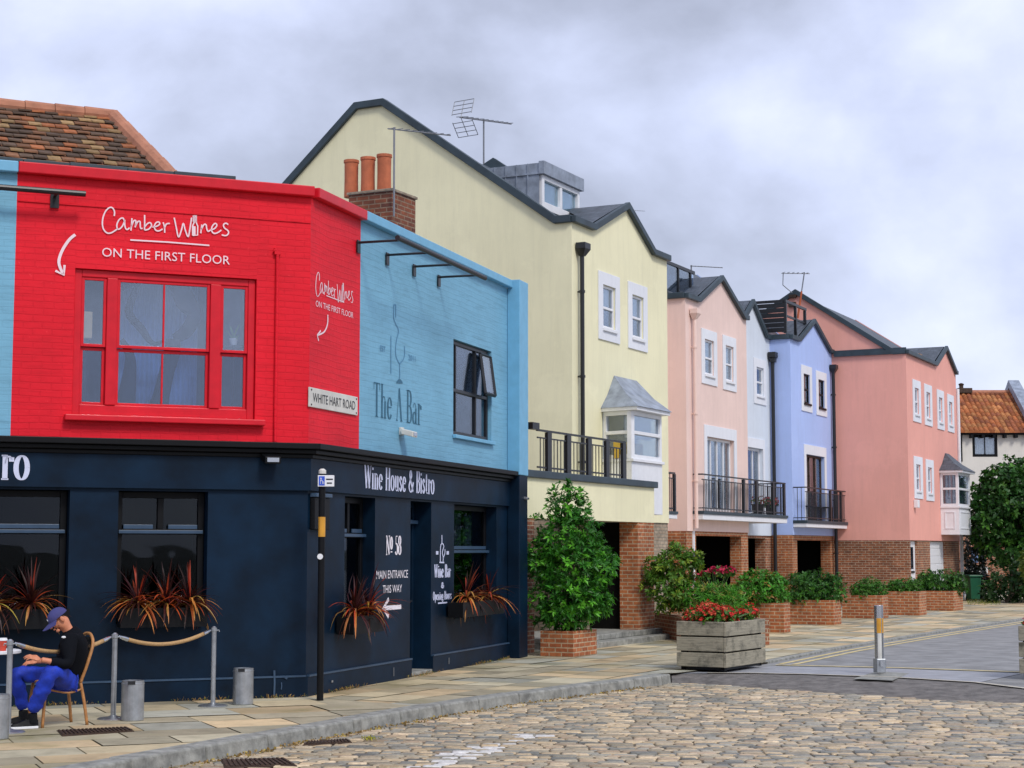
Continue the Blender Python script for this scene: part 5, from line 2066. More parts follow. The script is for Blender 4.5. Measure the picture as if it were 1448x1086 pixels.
# kerb stones
Kb = offset(Kc, 0.27)
m = MB()
L_ = 0
acc = [0]
for a, b in zip(Kc, Kc[1:]):
    acc.append(acc[-1] + (b - a).length)
def on(line, s):
    s = min(max(s, 0), acc[-1] - 1e-4)
    i = max(j for j in range(len(acc)) if acc[j] <= s)
    i = min(i, len(line) - 2)
    k = (s - acc[i]) / (acc[i + 1] - acc[i])
    return Vector(line[i]) * (1 - k) + Vector(line[i + 1]) * k
s = 0
while s < acc[-1] - .1:
    e = min(s + random.uniform(.8, 1.15), acc[-1])
    zt_ = 0.004 + random.uniform(-.004, .006)
    a0, a1 = on(Kc, s + .006), on(Kc, e - .006)
    b0, b1 = on(Kb, s + .006), on(Kb, e - .006)
    j = lambda: random.uniform(-.006, .006)
    P = [(a0.x, a0.y, -.17), (a1.x, a1.y, -.17), (b1.x, b1.y, -.17), (b0.x, b0.y, -.17)]
    ins = [(a0 * .93 + b0 * .07), (a1 * .93 + b1 * .07)]
    P += [(ins[0].x + j(), ins[0].y + j(), zt_), (ins[1].x + j(), ins[1].y + j(), zt_), (b1.x, b1.y, zt_), (b0.x, b0.y, zt_)]
    m.mesh(P, [(0, 1, 5, 4), (1, 2, 6, 5), (2, 3, 7, 6), (3, 0, 4, 7), (4, 5, 6, 7)])
    s = e
struct(m.build('kerb', M['kerb'], loc=(0, 0, 0), bevel=0.02))
# low kerb along the road edge
m = MB()
o1, o2 = offset(ed2, .0), offset(ed2, .14)
for i in range(len(ed2) - 1):
    a, b, c, d = o1[i], o1[i + 1], o2[i + 1], o2[i]
    m.prism([(a[0], a[1], -.06), (b[0], b[1], -.06), (c[0], c[1], -.06), (d[0], d[1], -.06)], (0, 0, .07))
struct(m.build('road_kerb', M['kerb'], loc=(0, 0, 0), bevel=.01))

# paving slabs, clipped to the pavement's outline
kin = [tuple(p) for p in offset(Kc, 0.25)]
pave = kin + [(p.x, p.y) for p in ED] + [(ext.x, ext.y)]
backline = [ROW.pt(90, tS - 1, 0), ROW.pt(58, tS - 1, 0), ROW.pt(30, tP - 1.5, 0), FB.pt(sEnd, -1, 0), FB.pt(0, -1, 0), FA.pt(SL - 3, -1, 0), FA.pt(SL - 9, -1, 0)]
pave += [(p.x, p.y) for p in backline]
poly_obj('pavement_bed', pave, -0.010, M['joint'])


def clip_half(poly, nx, ny, c):
    out = []
    for i in range(len(poly)):
        p, q = poly[i], poly[(i + 1) % len(poly)]
        dp, dq = p[0] * nx + p[1] * ny - c, q[0] * nx + q[1] * ny - c
        if dp >= 0:
            out.append(p)
        if (dp >= 0) != (dq >= 0):
            k = dp / (dp - dq)
            out.append((p[0] + (q[0] - p[0]) * k, p[1] + (q[1] - p[1]) * k))
    return out


def slabs(mb, poly, F, rowh, wmin, wmax, gap):
    S = [F.st(p) for p in poly]
    t = min(q[1] for q in S)
    tmax = max(q[1] for q in S)
    while t < tmax:
        h = rowh * rng.uniform(.8, 1.25)
        s = min(q[0] for q in S) - rng.uniform(0, 1)
        smax = max(q[0] for q in S)
        row = [q for q in S]
        # clip the outline to this row first
        r_ = clip_half(row, 0, 1, t + gap / 2)
        r_ = clip_half(r_, 0, -1, -(t + h - gap / 2)) if r_ else r_
        if r_:
            while s < smax:
                w = rng.uniform(wmin, wmax)
                q = clip_half(r_, 1, 0, s + gap / 2)
                q = clip_half(q, -1, 0, -(s + w - gap / 2)) if q else q
                s += w
                if len(q) < 3:
                    continue
                ar = abs(sum(q[i][0] * q[(i + 1) % len(q)][1] - q[(i + 1) % len(q)][0] * q[i][1] for i in range(len(q)))) / 2
                if ar < 0.01:
                    continue
                k = rng.uniform(.72, 1.22)
                c = ((.52, .43, .27), (.455, .405, .28), (.40, .39, .315), (.58, .44, .26), (.38, .33, .225))[rng.integers(5)]
                mb.col = tuple(x * k for x in c)
                z0, ax, ay = rng.uniform(-.003, .003), rng.uniform(-.003, .003), rng.uniform(-.003, .003)
                cs, ct = q[0]
                mb.face([F.pt(a, b, z0 + ax * (a - cs) + ay * (b - ct)) for a, b in q])
        t += h


m = MB()
C2 = Vector((CORNER.x, CORNER.y))
bis = (FA.n + FB.n).normalized()
side = Vector((-bis.y, bis.x))          # split the paving along the corner's bisector
if side.dot(FB.d) < 0:
    side = -side
c0 = side.dot(C2)
slabs(m, clip_half(pave, -side.x, -side.y, -c0), FA, 0.62, .55, 1.15, .016)
slabs(m, clip_half(pave, side.x, side.y, c0), ROW, 0.6, .5, 1.0, .016)
struct(m.build('pavement', M['flag'], loc=(0, 0, 0)))

# cobbles: every sett its own little stone in one paved surface
cob = np.array([(p.x, p.y) for p in Kc] + [(p.x, p.y) for p in dens(OU, 4)] + [(16, 24), (16, 8), (-12, 8)])
def inside(P, poly):
    x, y = P[:, 0], P[:, 1]
    r_ = np.zeros(len(P), bool)
    j = len(poly) - 1
    for i in range(len(poly)):
        xi, yi, xj, yj = *poly[i], *poly[j]
        r_ ^= ((yi > y) != (yj > y)) & (x < (xj - xi) * (y - yi) / (yj - yi + 1e-12) + xi)
        j = i
    return r_
cx, cy, ln, wd = [], [], [], []
yy = 11.5
while yy < 27.5:
    h = rng.uniform(.10, .15)
    x = -9 + rng.uniform(0, .3)
    while x < 13.5:
        l_ = rng.uniform(.13, .29)
        cx.append(x + l_ / 2); cy.append(yy + h / 2); ln.append(l_); wd.append(h)
        x += l_
    yy += h
cx, cy, ln, wd = map(np.array, (cx, cy, ln, wd))
cyw = cy + 0.10 * np.sin(cx * .55 + 1.0) + 0.03 * np.sin(cx * 2.3 + cy) - 0.05 * cx
P2 = np.stack([cx, cyw], 1)
ok = inside(P2, cob)
cx, cyw, ln, wd = cx[ok], cyw[ok], ln[ok], wd[ok]
n = len(cx)
gap = .014
hx, hy = (ln - gap) / 2, (wd - gap) / 2
ztop = -0.122 + rng.normal(0, .0032, n)
tilt = rng.normal(0, .016, (n, 2))
rings = [(1.0, -.140, 0), (0.98, None, .007), (0.88, None, .001), (0.5, None, -.001)]
corner = np.array([(-1, -.86), (-.88, -1), (.88, -1), (1, -.86), (1, .86), (.88, 1), (-.88, 1), (-1, .86)])
VV = []
for (k, zf_, dz) in rings:
    jx = rng.uniform(.94, 1.03, (n, 8)); jy = rng.uniform(.92, 1.04, (n, 8))
    X = cx[:, None] + corner[None, :, 0] * hx[:, None] * k * jx
    Y = cyw[:, None] + corner[None, :, 1] * hy[:, None] * k * jy + (-.05) * (X - cx[:, None])
    Z = np.full((n, 8), -.142) if zf_ is not None else ztop[:, None] - dz + tilt[:, :1] * (X - cx[:, None]) + tilt[:, 1:] * (Y - cyw[:, None])
    VV.append(np.stack([X, Y, Z], 2))
VV = np.concatenate(VV, 1)                       # n, 32, 3
faces = []
for a in range(3):
    for i in range(8):
        faces.append((a * 8 + i, a * 8 + (i + 1) % 8, (a + 1) * 8 + (i + 1) % 8, (a + 1) * 8 + i))
quads = np.array(faces)
allq = (quads[None] + (np.arange(n) * 32)[:, None, None]).reshape(-1, 4)
cap = (np.array([24 + i for i in range(8)])[None] + (np.arange(n) * 32)[:, None])
me = bpy.data.meshes.new('cobble_road')
nq, nc = len(allq), len(cap)
me.vertices.add(n * 32)
me.vertices.foreach_set('co', VV.reshape(-1).astype(np.float32))
me.loops.add(nq * 4 + nc * 8)
me.loops.foreach_set('vertex_index', np.concatenate([allq.reshape(-1), cap.reshape(-1)]).astype(np.int32))
me.polygons.add(nq + nc)
me.polygons.foreach_set('loop_start', np.concatenate([np.arange(nq) * 4, nq * 4 + np.arange(nc) * 8]).astype(np.int32))
me.polygons.foreach_set('use_smooth', np.ones(nq + nc, bool))
pal = np.array([(.47, .395, .28), (.39, .35, .275), (.27, .275, .255), (.165, .178, .178), (.32, .30, .245), (.54, .465, .35), (.38, .31, .235)])
ci = pal[rng.choice(7, n, p=[.20, .17, .17, .12, .15, .11, .08])] * rng.uniform(.62, 1.12, n)[:, None] * np.array([1.14, 1.04, .90])
wa, wb = G(600, 1082, -.12), G(745, 1040, -.12)
dv = np.array([wb.x - wa.x, wb.y - wa.y]); L2 = (dv ** 2).sum()
rel = np.stack([cx - wa.x, cyw - wa.y], 1)
tt_ = (rel @ dv) / L2
dist = np.abs(rel[:, 0] * dv[1] - rel[:, 1] * dv[0]) / math.sqrt(L2)
white = (tt_ > -.05) & (tt_ < 1.05) & (dist < .17) & (rng.random(n) < .7)
ci[white] = (.62, .60, .57)
ca = me.color_attributes.new('Tint', 'FLOAT_COLOR', 'POINT')
ca.data.foreach_set('color', np.concatenate([np.repeat(ci, 32, 0), np.ones((n * 32, 1))], 1).astype(np.float32).ravel())
me.update(calc_edges=True)
me.validate()
me.materials.append(M['cobble'])
oc = bpy.data.objects.new('cobble_road', me)
COL.objects.link(oc)
struct(oc)


# ================================================================== leaves
def leaf_mesh(name, base, direc, nrm, L, W, col, mat, parent=None, loc=None, droop=0.0):
    """n leaf blades, each a folded kite of two triangles pairs; numpy all the way"""
    n = len(base)
    d = direc / np.linalg.norm(direc, axis=1, keepdims=True)
    s = np.cross(d, nrm)
    s /= np.linalg.norm(s, axis=1, keepdims=True) + 1e-9
    u = np.cross(s, d)
    L, W = L[:, None], W[:, None]
    o0 = np.array(ORIGIN[parent.name] if parent is not None else loc)
    b = base - o0
    mid = b + d * L * .5
    tip = b + d * L + np.array([0, 0, -1.0]) * droop * L
    V_ = np.stack([b, mid + s * W * .5 + u * W * .18, mid, mid - s * W * .5 + u * W * .18, tip], 1)
    F_ = np.array([(0, 1, 2), (0, 2, 3), (1, 4, 2), (2, 4, 3)])
    tri = (F_[None] + (np.arange(n) * 5)[:, None, None]).reshape(-1)
    me = bpy.data.meshes.new(name)
    me.vertices.add(n * 5)
    me.vertices.foreach_set('co', V_.reshape(-1).astype(np.float32))
    me.loops.add(n * 12)
    me.loops.foreach_set('vertex_index', tri.astype(np.int32))
    me.polygons.add(n * 4)
    me.polygons.foreach_set('loop_start', (np.arange(n * 4) * 3).astype(np.int32))
    ca = me.color_attributes.new('Tint', 'FLOAT_COLOR', 'POINT')
    ca.data.foreach_set('color', np.concatenate([np.repeat(col, 5, 0), np.ones((n * 5, 1))], 1).astype(np.float32).ravel())
    me.update(calc_edges=True)
    me.materials.append(mat)
    o = bpy.data.objects.new(name, me)
    COL.objects.link(o)
    if parent is not None:
        o.parent = parent
    else:
        o.location = loc
    ORIGIN[o.name] = Vector(o0)
    return o


def rosettes(P, D, k, L, tilt=(40, 85), jit=.25):
    """k leaves round every shoot tip P pointing along D"""
    n = len(P)
    D = D / np.linalg.norm(D, axis=1, keepdims=True)
    a = np.cross(D, np.array([.3, .2, .93]))
    a /= np.linalg.norm(a, axis=1, keepdims=True) + 1e-9
    b = np.cross(D, a)
    ph = (np.arange(k)[None] / k * 2 * np.pi + rng.uniform(0, 6.28, (n, 1)) + rng.normal(0, jit * 1.8, (n, k)))
    th = np.radians(rng.uniform(tilt[0], tilt[1], (n, k)) + rng.normal(0, 9, (n, 1)))
    base_shift = rng.uniform(-.35, .1, (n, k, 1)) * L
    dirs = D[:, None] * np.cos(th)[..., None] + (a[:, None] * np.cos(ph)[..., None] + b[:, None] * np.sin(ph)[..., None]) * np.sin(th)[..., None]
    base = np.repeat(P[:, None], k, 1) + D[:, None] * base_shift
    nr = np.repeat(D[:, None], k, 1) + rng.normal(0, .2, (n, k, 3))
    ll = L * rng.uniform(.5, 1.25, (n, k)) * rng.uniform(.75, 1.2, (n, 1))
    return base.reshape(-1, 3), dirs.reshape(-1, 3), nr.reshape(-1, 3), ll.reshape(-1)


def shell_points(blobs, n, inner=.45, flat=0.0):
    """points and outward directions in a union of ellipsoids; biased to the outside"""
    vol = np.array([b[3] * b[4] * b[5] for b in blobs]) ** (2 / 3)
    pick = rng.choice(len(blobs), n, p=vol / vol.sum())
    d = rng.normal(0, 1, (n, 3))
    d /= np.linalg.norm(d, axis=1, keepdims=True)
    r_ = rng.uniform(inner ** 2, 1.0, n) ** .5
    B = np.array(blobs)
    c, rad = B[pick, :3], B[pick, 3:6]
    lump = 1 + .12 * np.sin(d[:, 0] * 5 + pick) * np.cos(d[:, 2] * 6 + pick * 2)
    P = c + d * rad * (r_ * lump)[:, None]
    N_ = d / rad
    N_ /= np.linalg.norm(N_, axis=1, keepdims=True)
    return P, N_, r_


def cols(base, n, var=.3, alt=None, palt=0.0):
    c = np.array(base)[None] * rng.uniform(1 - var, 1 + var, (n, 1))
    if alt is not None:
        k = rng.random(n) < palt
        c[k] = np.array(alt)[None] * rng.uniform(1 - var, 1 + var, (k.sum(), 1))
    return c


def shrub(name, label, cat, loc, blobs, n, k, L, W, col, alt=None, palt=.15, group=None, stems=5, up=.35, tilt=(35, 85)):
    o = thing(name, label, cat, loc, group)
    P, N_, r_ = shell_points(blobs, n)
    ok = P[:, 2] > loc[2] - .05
    P, N_ = P[ok], N_[ok]
    D = N_ + np.array([0, 0, up]) + rng.normal(0, .25, N_.shape)
    b, d, nr, ll = rosettes(P, D, k, L, tilt)
    cc = np.repeat(cols(col, len(P), .35, alt, palt), k, 0) * rng.uniform(.85, 1.15, (len(b), 1))
    leaf_mesh('foliage', b, d, nr, ll, ll * W, cc, M['leaf'], parent=o, droop=.12)
    m = MB()
    for i in range(stems):
        bl = blobs[i % len(blobs)]
        e = Vector(bl[:3]) + Vector((random.uniform(-.5, .5) * bl[3], random.uniform(-.5, .5) * bl[4], bl[5] * .4))
        s_ = Vector(loc) + Vector((random.uniform(-.08, .08), random.uniform(-.08, .08), 0))
        mid = (s_ + e) / 2 + Vector((random.uniform(-.08, .08), random.uniform(-.08, .08), .05))
        m.tube(catmull([s_, mid, e], 4), [.022 * (1 - .6 * i_ / 8) for i_ in range(9)], 6)
    m.build('stem', M['bark'], o)
    return o


# ================================================================== brick planters and what grows in them
def brick_planter(label, s0, s1, t0, t1, h, mat='brick', wall=.11):
    o = thing('brick_planter', label, 'planter', ROW.pt((s0 + s1) / 2, (t0 + t1) / 2, 0), 'brick planters along the pavement')
    m = MB()
    m.box(ROW, s0, s1, t1 - wall, t1, 0, h)
    m.box(ROW, s0, s1, t0, t0 + wall, 0, h)
    m.box(ROW, s0, s0 + wall, t0 + wall, t1 - wall, 0, h)
    m.box(ROW, s1 - wall, s1, t0 + wall, t1 - wall, 0, h)
    m.build('brick_wall', M[mat], o, bevel=.006)
    m = MB()
    m.box(ROW, s0 + wall + .002, s1 - wall - .002, t0 + wall + .002, t1 - wall - .002, 0.02, h - .06)
    m.build('soil', M['soil'], o)
    return o


def pl_from(uc, vc, ul, ur, vt):
    c = G(uc, vc)
    s, t = ROW.st(c)
    t0 = ROW.pxs(ul, vc, s)[0]
    s1 = ROW.px(ur, vc, t)[0]
    h = at(uc, vt, c.y).z
    return s, max(s1, s + .45), t0, t, h


pls = [
    (pl_from(811, 929.5, 764, 844, 893), 'low brick planter at the pub end holding the tall glossy laurel'),
    (pl_from(1109, 895, 1035, 1117, 853), 'brick planter behind the grey wooden box, full of bright green bushes'),
    (pl_from(1179, 884, 1108, 1190, 849), 'brick planter with the widest dark rounded shrub, before the lilac blue house'),
    (pl_from(1248, 875, 1191, 1256.5, 842), 'brick planter with a small low dome, first before the salmon brick wall'),
    (pl_from(1300.5, 870.6, 1255, 1310.5, 836.6), 'brick planter with a flat-topped small shrub beside the white door'),
    (pl_from(1349.5, 864, 1309, 1362, 836), 'last brick planter, next to the green bin'),
]
PLN = []
for (a, lab) in pls:
    PLN.append(a)
    brick_planter(lab, *a)
# the slanted one by the brick pier
o = thing('brick_planter', 'slanted brick planter beside the brick pier holding a yellow-green shrub', 'planter', G(960, 905), 'brick planters along the pavement')
p0, p1 = G(925, 899.5), G(992, 913)
d_ = (p1 - p0).normalized()
n_ = Vector((-d_.y, d_.x, 0))
F2 = Frame((p0.x, p0.y), (d_.x, d_.y))
L_ = (p1 - p0).length
h = at(925, 866, p0.y).z
m = MB()
for (a, b, c, d) in ((0, L_, -.11, 0), (0, L_, -1.3, -1.19), (0, .11, -1.19, -.11), (L_ - .11, L_, -1.19, -.11)):
    m.box(F2, a, b, c, d, 0, h)
m.build('brick_wall', M['brickdk'], o, bevel=.006)
m = MB()
m.box(F2, .112, L_ - .112, -1.188, -.112, .02, h - .05)
m.build('soil', M['soil'], o)
slc = F2.pt(L_ * .45, -.6, h - .05)


def blob_px(u, v, y, ru, rv, rd):
    p = at(u, v, y)
    k = y / FPX
    return (p.x, p.y, p.z, ru * k, rd, rv * k)


def pc_(a):
    return ROW.pt((a[0] + a[1]) / 2, (a[2] + a[3]) / 2, a[4] - .06)


c = pc_(PLN[0])
yS = c.y
shrub('laurel_bush', 'tall glossy green laurel with a pointed top by the pub end', 'shrub', c,
      [blob_px(803, 845, yS, 60, 40, .72), blob_px(799, 868, yS, 48, 24, .6), blob_px(806, 800, yS, 68, 45, .78), blob_px(802, 755, yS, 52, 40, .6), blob_px(803, 718, yS, 34, 30, .4), blob_px(800, 693, yS, 12, 17, .15), blob_px(765, 790, yS, 27, 28, .35), blob_px(850, 800, yS, 26, 34, .35), blob_px(845, 850, yS, 24, 28, .3)],
      2000, 9, .10, .34, (.030, .15, .012), (.11, .38, .025), .28, stems=9)
yS = slc.y
shrub('bush', 'yellow-green shrub in the slanted planter by the brick pier', 'shrub', slc,
      [blob_px(946, 828, yS, 36, 42, .5), blob_px(952, 795, yS, 32, 24, .42), blob_px(926, 808, yS, 16, 22, .3), blob_px(980, 792, yS, 17, 15, .25), blob_px(968, 840, yS, 28, 28, .4), blob_px(955, 776, yS, 12, 9, .2)],
      700, 8, .105, .38, (.075, .18, .018), (.20, .29, .03), .3)
shrub('leafy_plant', 'bright green feathery plant low beside the yellow-green shrub', 'plant', slc + Vector((.45, -.1, 0)),
      [blob_px(985, 845, yS - .3, 23, 21, .22), blob_px(1008, 846, yS - .3, 30, 25, .27), blob_px(1034, 847, yS - .2, 26, 22, .24)],
      420, 9, .12, .15, (.085, .29, .025), (.28, .26, .05), .15, up=.9)
c = pc_(PLN[1])
yS = c.y
shrub('bush', 'bright green bush with orange tips behind the grey wooden box', 'shrub', c,
      [blob_px(1075, 836, yS, 37, 27, .46), blob_px(1052, 840, yS, 27, 25, .4), blob_px(1097, 838, yS, 21, 25, .38), blob_px(1070, 820, yS, 28, 15, .32), blob_px(1092, 818, yS, 16, 11, .26)],
      1100, 8, .09, .38, (.065, .25, .022), (.26, .16, .035), .16)
c = pc_(PLN[2])
yS = c.y
shrub('bush', 'wide dark green rounded shrub in the brick planter', 'shrub', c,
      [blob_px(1150, 832, yS, 44, 27, .48), blob_px(1126, 835, yS, 24, 26, .42), blob_px(1174, 836, yS, 25, 26, .44), blob_px(1168, 855, yS, 12, 12, .35)],
      1000, 8, .085, .42, (.030, .115, .014), (.07, .21, .022), .2)
c = pc_(PLN[3])
yS = c.y
shrub('bush', 'small clipped green dome in a brick planter', 'shrub', c, [blob_px(1229, 833, yS, 25, 17, .42), blob_px(1219, 836, yS, 17, 15, .38), blob_px(1240, 836, yS, 15, 14, .38)],
      620, 8, .068, .45, (.05, .17, .016), (.08, .20, .03), .2)
c = pc_(PLN[4])
yS = c.y
shrub('bush', 'low flat-topped green shrub in a brick planter', 'shrub', c, [blob_px(1277, 830, yS, 24, 13, .4), blob_px(1290, 831, yS, 13, 12, .35), blob_px(1265, 831, yS, 11, 12, .3)],
      600, 8, .068, .45, (.05, .17, .016), (.09, .21, .03), .2)
c = pc_(PLN[5])
yS = c.y
shrub('bush', 'broad dark green shrub spilling over the last brick planter', 'shrub', c, [blob_px(1330, 824, yS, 36, 19, .5), blob_px(1310, 823, yS, 18, 17, .4), blob_px(1352, 828, yS, 17, 19, .4)],
      900, 8, .085, .42, (.032, .115, .014), (.07, .2, .022), .2)


def flowers(name, label, cat, loc, blobs, n, col, stem_to=None, alt=None, palt=.2, size=.03, group=None):
    o = thing(name, label, cat, loc, group)
    P, N_, r_ = shell_points(blobs, n, .75)
    N_ = N_ + np.array([0, 0, .8])
    b, d, nr, ll = rosettes(P, N_, 6, size, (45, 95))
    leaf_mesh('bloom', b, d, nr, ll, ll * .9, np.repeat(cols(col, len(P), .3, alt, palt), 6, 0), M['petal'], parent=o)
    P2, N2, _ = shell_points([(x, y, z - .4 * c_, a * .95, b_ * .95, c_) for x, y, z, a, b_, c_ in blobs], n, .4)
    b, d, nr, ll = rosettes(P2, N2 + np.array([0, 0, .4]), 5, size * 1.7)
    leaf_mesh('foliage', b, d, nr, ll, ll * .6, cols((.06, .18, .025), len(b), .35, (.22, .26, .04), .2), M['leaf'], parent=o)
    m = MB()
    for x, y, z, a, b_, c_ in blobs:
        for i in range(6):
            m.tube([Vector(loc) + Vector((random.uniform(-.05, .05), random.uniform(-.05, .05), 0)), (x + random.uniform(-.6, .6) * a, y + random.uniform(-.6, .6) * b_, z)], .006, 5)
    m.build('stem', M['leafstem'], o)
    return o


M['leafstem'] = simple('green stem', (.06, .14, .03), .6)
yF = 36.5
flowers('flowering_plant', 'magenta flowers on stems behind the feathery plant', 'flowers', at(1012, 850, yF), [blob_px(1016, 806, yF, 15, 6, .2), blob_px(1031, 807, yF, 11, 6, .2), blob_px(998, 811, yF, 8, 6, .15), blob_px(985, 815, yF, 6, 5, .15)], 90, (.55, .02, .09), size=.05)

# ------------------------------------------------ wooden planters
A_, C_, B_ = G(968, 945.5), G(1027, 949.5), G(1083, 941)
e1 = (B_ - C_)
l1 = e1.length
e1n = e1.normalized()
e2n = Vector((-e1n.y, e1n.x, 0))
l2 = (A_ - C_).length * .97
hW = at(1027, 878, C_.y).z


def wooden_planter(label, base, loc_label=None):
    o = thing('wooden_planter', label, 'planter', base, 'wooden planter boxes by the crossing')
    Fw = Frame((base.x, base.y), (e1n.x, e1n.y))      # t negative = into the box
    rows_ = 3
    bh = (hW - .05) / 3
    for k in range(rows_):
        z0 = .05 + k * bh
        z1 = z0 + bh - .022
        m = MB()
        m.box(Fw, 0, l1, -.045, 0, z0, z1)
        m.build('board', M['wood'], o, bevel=.008)
        m = MB()
        m.box(Fw, -.001, .044, -l2, -.047, z0 + .003, z1 + .003)
        m.build('board', M['wood'], o, bevel=.008)
        m = MB()
        m.box(Fw, l1 - .045, l1, -l2, -.047, z0 + .002, z1 - .002)
        m.box(Fw, .046, l1 - .047, -l2, -l2 + .045, z0, z1)
        m.build('board', M['wood'], o, bevel=.008)
    m = MB()
    for a, b in ((.05, -.05), (l1 - .13, -.05), (.05, -l2 + .13), (l1 - .13, -l2 + .13)):
        m.box(Fw, a, a + .08, b - .08, b, 0, hW - .04)
    m.box(Fw, .05, l1 - .05, -l2 + .05, -.05, .01, .06)
    m.build('corner_post', M['black'], o)
    m = MB()
    m.box(Fw, .05, l1 - .05, -l2 + .05, -.05, hW - .16, hW - .08)
    m.build('soil', M['soil'], o)
    return o, Fw


wp, Fw = wooden_planter('grey weathered three-board wooden planter by the kerb corner, left of the steel bollard', C_)
c = Fw.pt(l1 / 2, -l2 / 2, hW - .08)
bl = []
for i in range(13):
    bl.append((*Fw.pt(random.uniform(.10, l1 - .10), -random.uniform(.08, l2 - .10), hW + random.uniform(.03, .15)), .17, .17, .12))
flowers('flowering_plant', 'coral red bedding flowers filling the grey wooden planter', 'flowers', c, bl, 640, (.68, .035, .03), alt=(.72, .16, .08), palt=.3, size=.035)
base2 = G(1512, 961)
wp2, Fw2 = wooden_planter('wooden planter cut off at the right edge beside the crossing', base2 + Vector((.12, 0, 0)))
c = Fw2.pt(l1 / 2, -l2 / 2, hW - .08)
bl = [(*Fw2.pt(random.uniform(.1, l1 - .1), -random.uniform(.1, l2 - .1), hW + .05), .16, .16, .12) for i in range(7)]
flowers('flowering_plant', 'red flowers in the planter cut off at the right edge', 'flowers', c, bl, 240, (.6, .04, .05), size=.035)

# ------------------------------------------------ cordylines in window boxes
def window_box(label, F, s0, s1, z1, d=.28, h=.22):
    o = thing('window_box', label, 'window box', F.pt((s0 + s1) / 2, 0, z1 - h), 'window boxes of the pub')
    m = MB()
    m.box(F, s0, s1, .045, .06, z1 - h, z1)
    m.box(F, s0, s1, d - .015, d, z1 - h, z1)
    m.box(F, s0, s0 + .015, .061, d - .016, z1 - h, z1)
    m.box(F, s1 - .015, s1, .061, d - .016, z1 - h, z1)
    m.box(F, s0 + .016, s1 - .016, .061, d - .016, z1 - h, z1 - h + .02)
    m.build('trough', M['black'], o)
    m = MB()
    m.box(F, s0 + .017, s1 - .017, .062, d - .017, z1 - h + .021, z1 - .04)
    m.build('soil', M['soil'], o)
    m = MB()
    m.box(F, s0 + .1, s0 + .13, .002, .044, z1 - h, z1 - .03)
    m.box(F, s1 - .13, s1 - .1, .002, .044, z1 - h, z1 - .03)
    m.build('bracket', M['black'], o)
    return o


def cordyline(label, F, heads, z, n=80, Lr=(.26, .56)):
    c = F.pt(sum(h[0] for h in heads) / len(heads), .17, z)
    o = thing('cordyline_plant', label, 'plant', c, 'red strap-leaved plants in the window boxes')
    m = MB()
    for (s, t) in heads:
        for i in range(n):
            az = random.uniform(0, 2 * math.pi)
            el = math.radians(random.uniform(-5, 85) if random.random() < .45 else random.uniform(-10, 40))
            L = random.uniform(*Lr)
            ds = Vector((math.cos(az) * math.cos(el), math.sin(az) * math.cos(el) * .8 + .12, math.sin(el)))
            p = F.pt(s, t, z + .05)
            r_ = random.random()
            if el > R(38):
                c_ = (.045, .010, .010) if r_ < .8 else (.42, .05, .02)
            else:
                c_ = (.05, .012, .010) if r_ < .36 else ((.46, .075, .02) if r_ < .66 else (.55, .26, .07))
            m.col = tuple(x * random.uniform(.7, 1.25) for x in c_)
            W = random.uniform(.014, .026)
            pts = []
            k = 6
            cur = Vector((s, t, z + .05))
            v = ds.copy()
            for j in range(k + 1):
                pts.append(cur.copy())
                cur = cur + v * (L / k)
                v.z -= .30 * (1 - .5 * ds.z)
                if cur.y < .035:
                    cur.y = .035
                v.normalize()
            sd_ = Vector((-math.sin(az), math.cos(az), 0))
            vs = []
            for j, q in enumerate(pts):
                w = W * (1 - (j / k) ** 2.2) * (.6 + .8 * min(j, 2) / 2) * .5 + .001
                a, b = q + sd_ * w, q - sd_ * w
                mid = q - Vector((0, 0, w * .4))
                vs += [F.pt(a.x, a.y, a.z), F.pt(mid.x, mid.y, mid.z), F.pt(b.x, b.y, b.z)]
            fs = []
            for j in range(k):
                for e in (0, 1):
                    fs.append((j * 3 + e, j * 3 + e + 1, j * 3 + e + 4, j * 3 + e + 3))
            m.mesh(vs, fs)
    m.build('foliage', M['leaf'], o)
    m = MB()
    for (s, t) in heads:
        m.tube([F.pt(s, t, z - .03), F.pt(s, t, z + .08)], .02, 6)
    m.build('stem', M['bark'], o)
    return o


def wbox(F, u0, u1, v, heads_u, l1_, l2_, **kw):
    s0, z = F.px(u0, v, .15)
    s1 = F.px(u1, v, .15)[0]
    window_box(l1_, F, s0, s1, z)
    cordyline(l2_, F, [(F.px(u, v, .17)[0], .17) for u in heads_u], z, **kw)


wbox(FA, -30, 96, 862, (-12, 44), 'black window box under the leftmost pub window', 'orange-red spiky plant in the leftmost window box above the seated man')
wbox(FA, 168, 290, 860, (195, 235, 268), 'black window box under the pub window left of the corner', 'dark spiky plant with tan drooping tips in the window box left of the corner', n=95)
wbox(FB, 487, 530, 872, (502, 520), 'black window box between the parking post and the entrance lettering', 'orange spiky plant beside the entrance lettering', n=85, Lr=(.30, .68))
wbox(FB, 643, 702, 852, (660, 690), 'black window box under the right-hand pub window', 'orange-red spiky plant right of the pub door', n=85, Lr=(.30, .68))
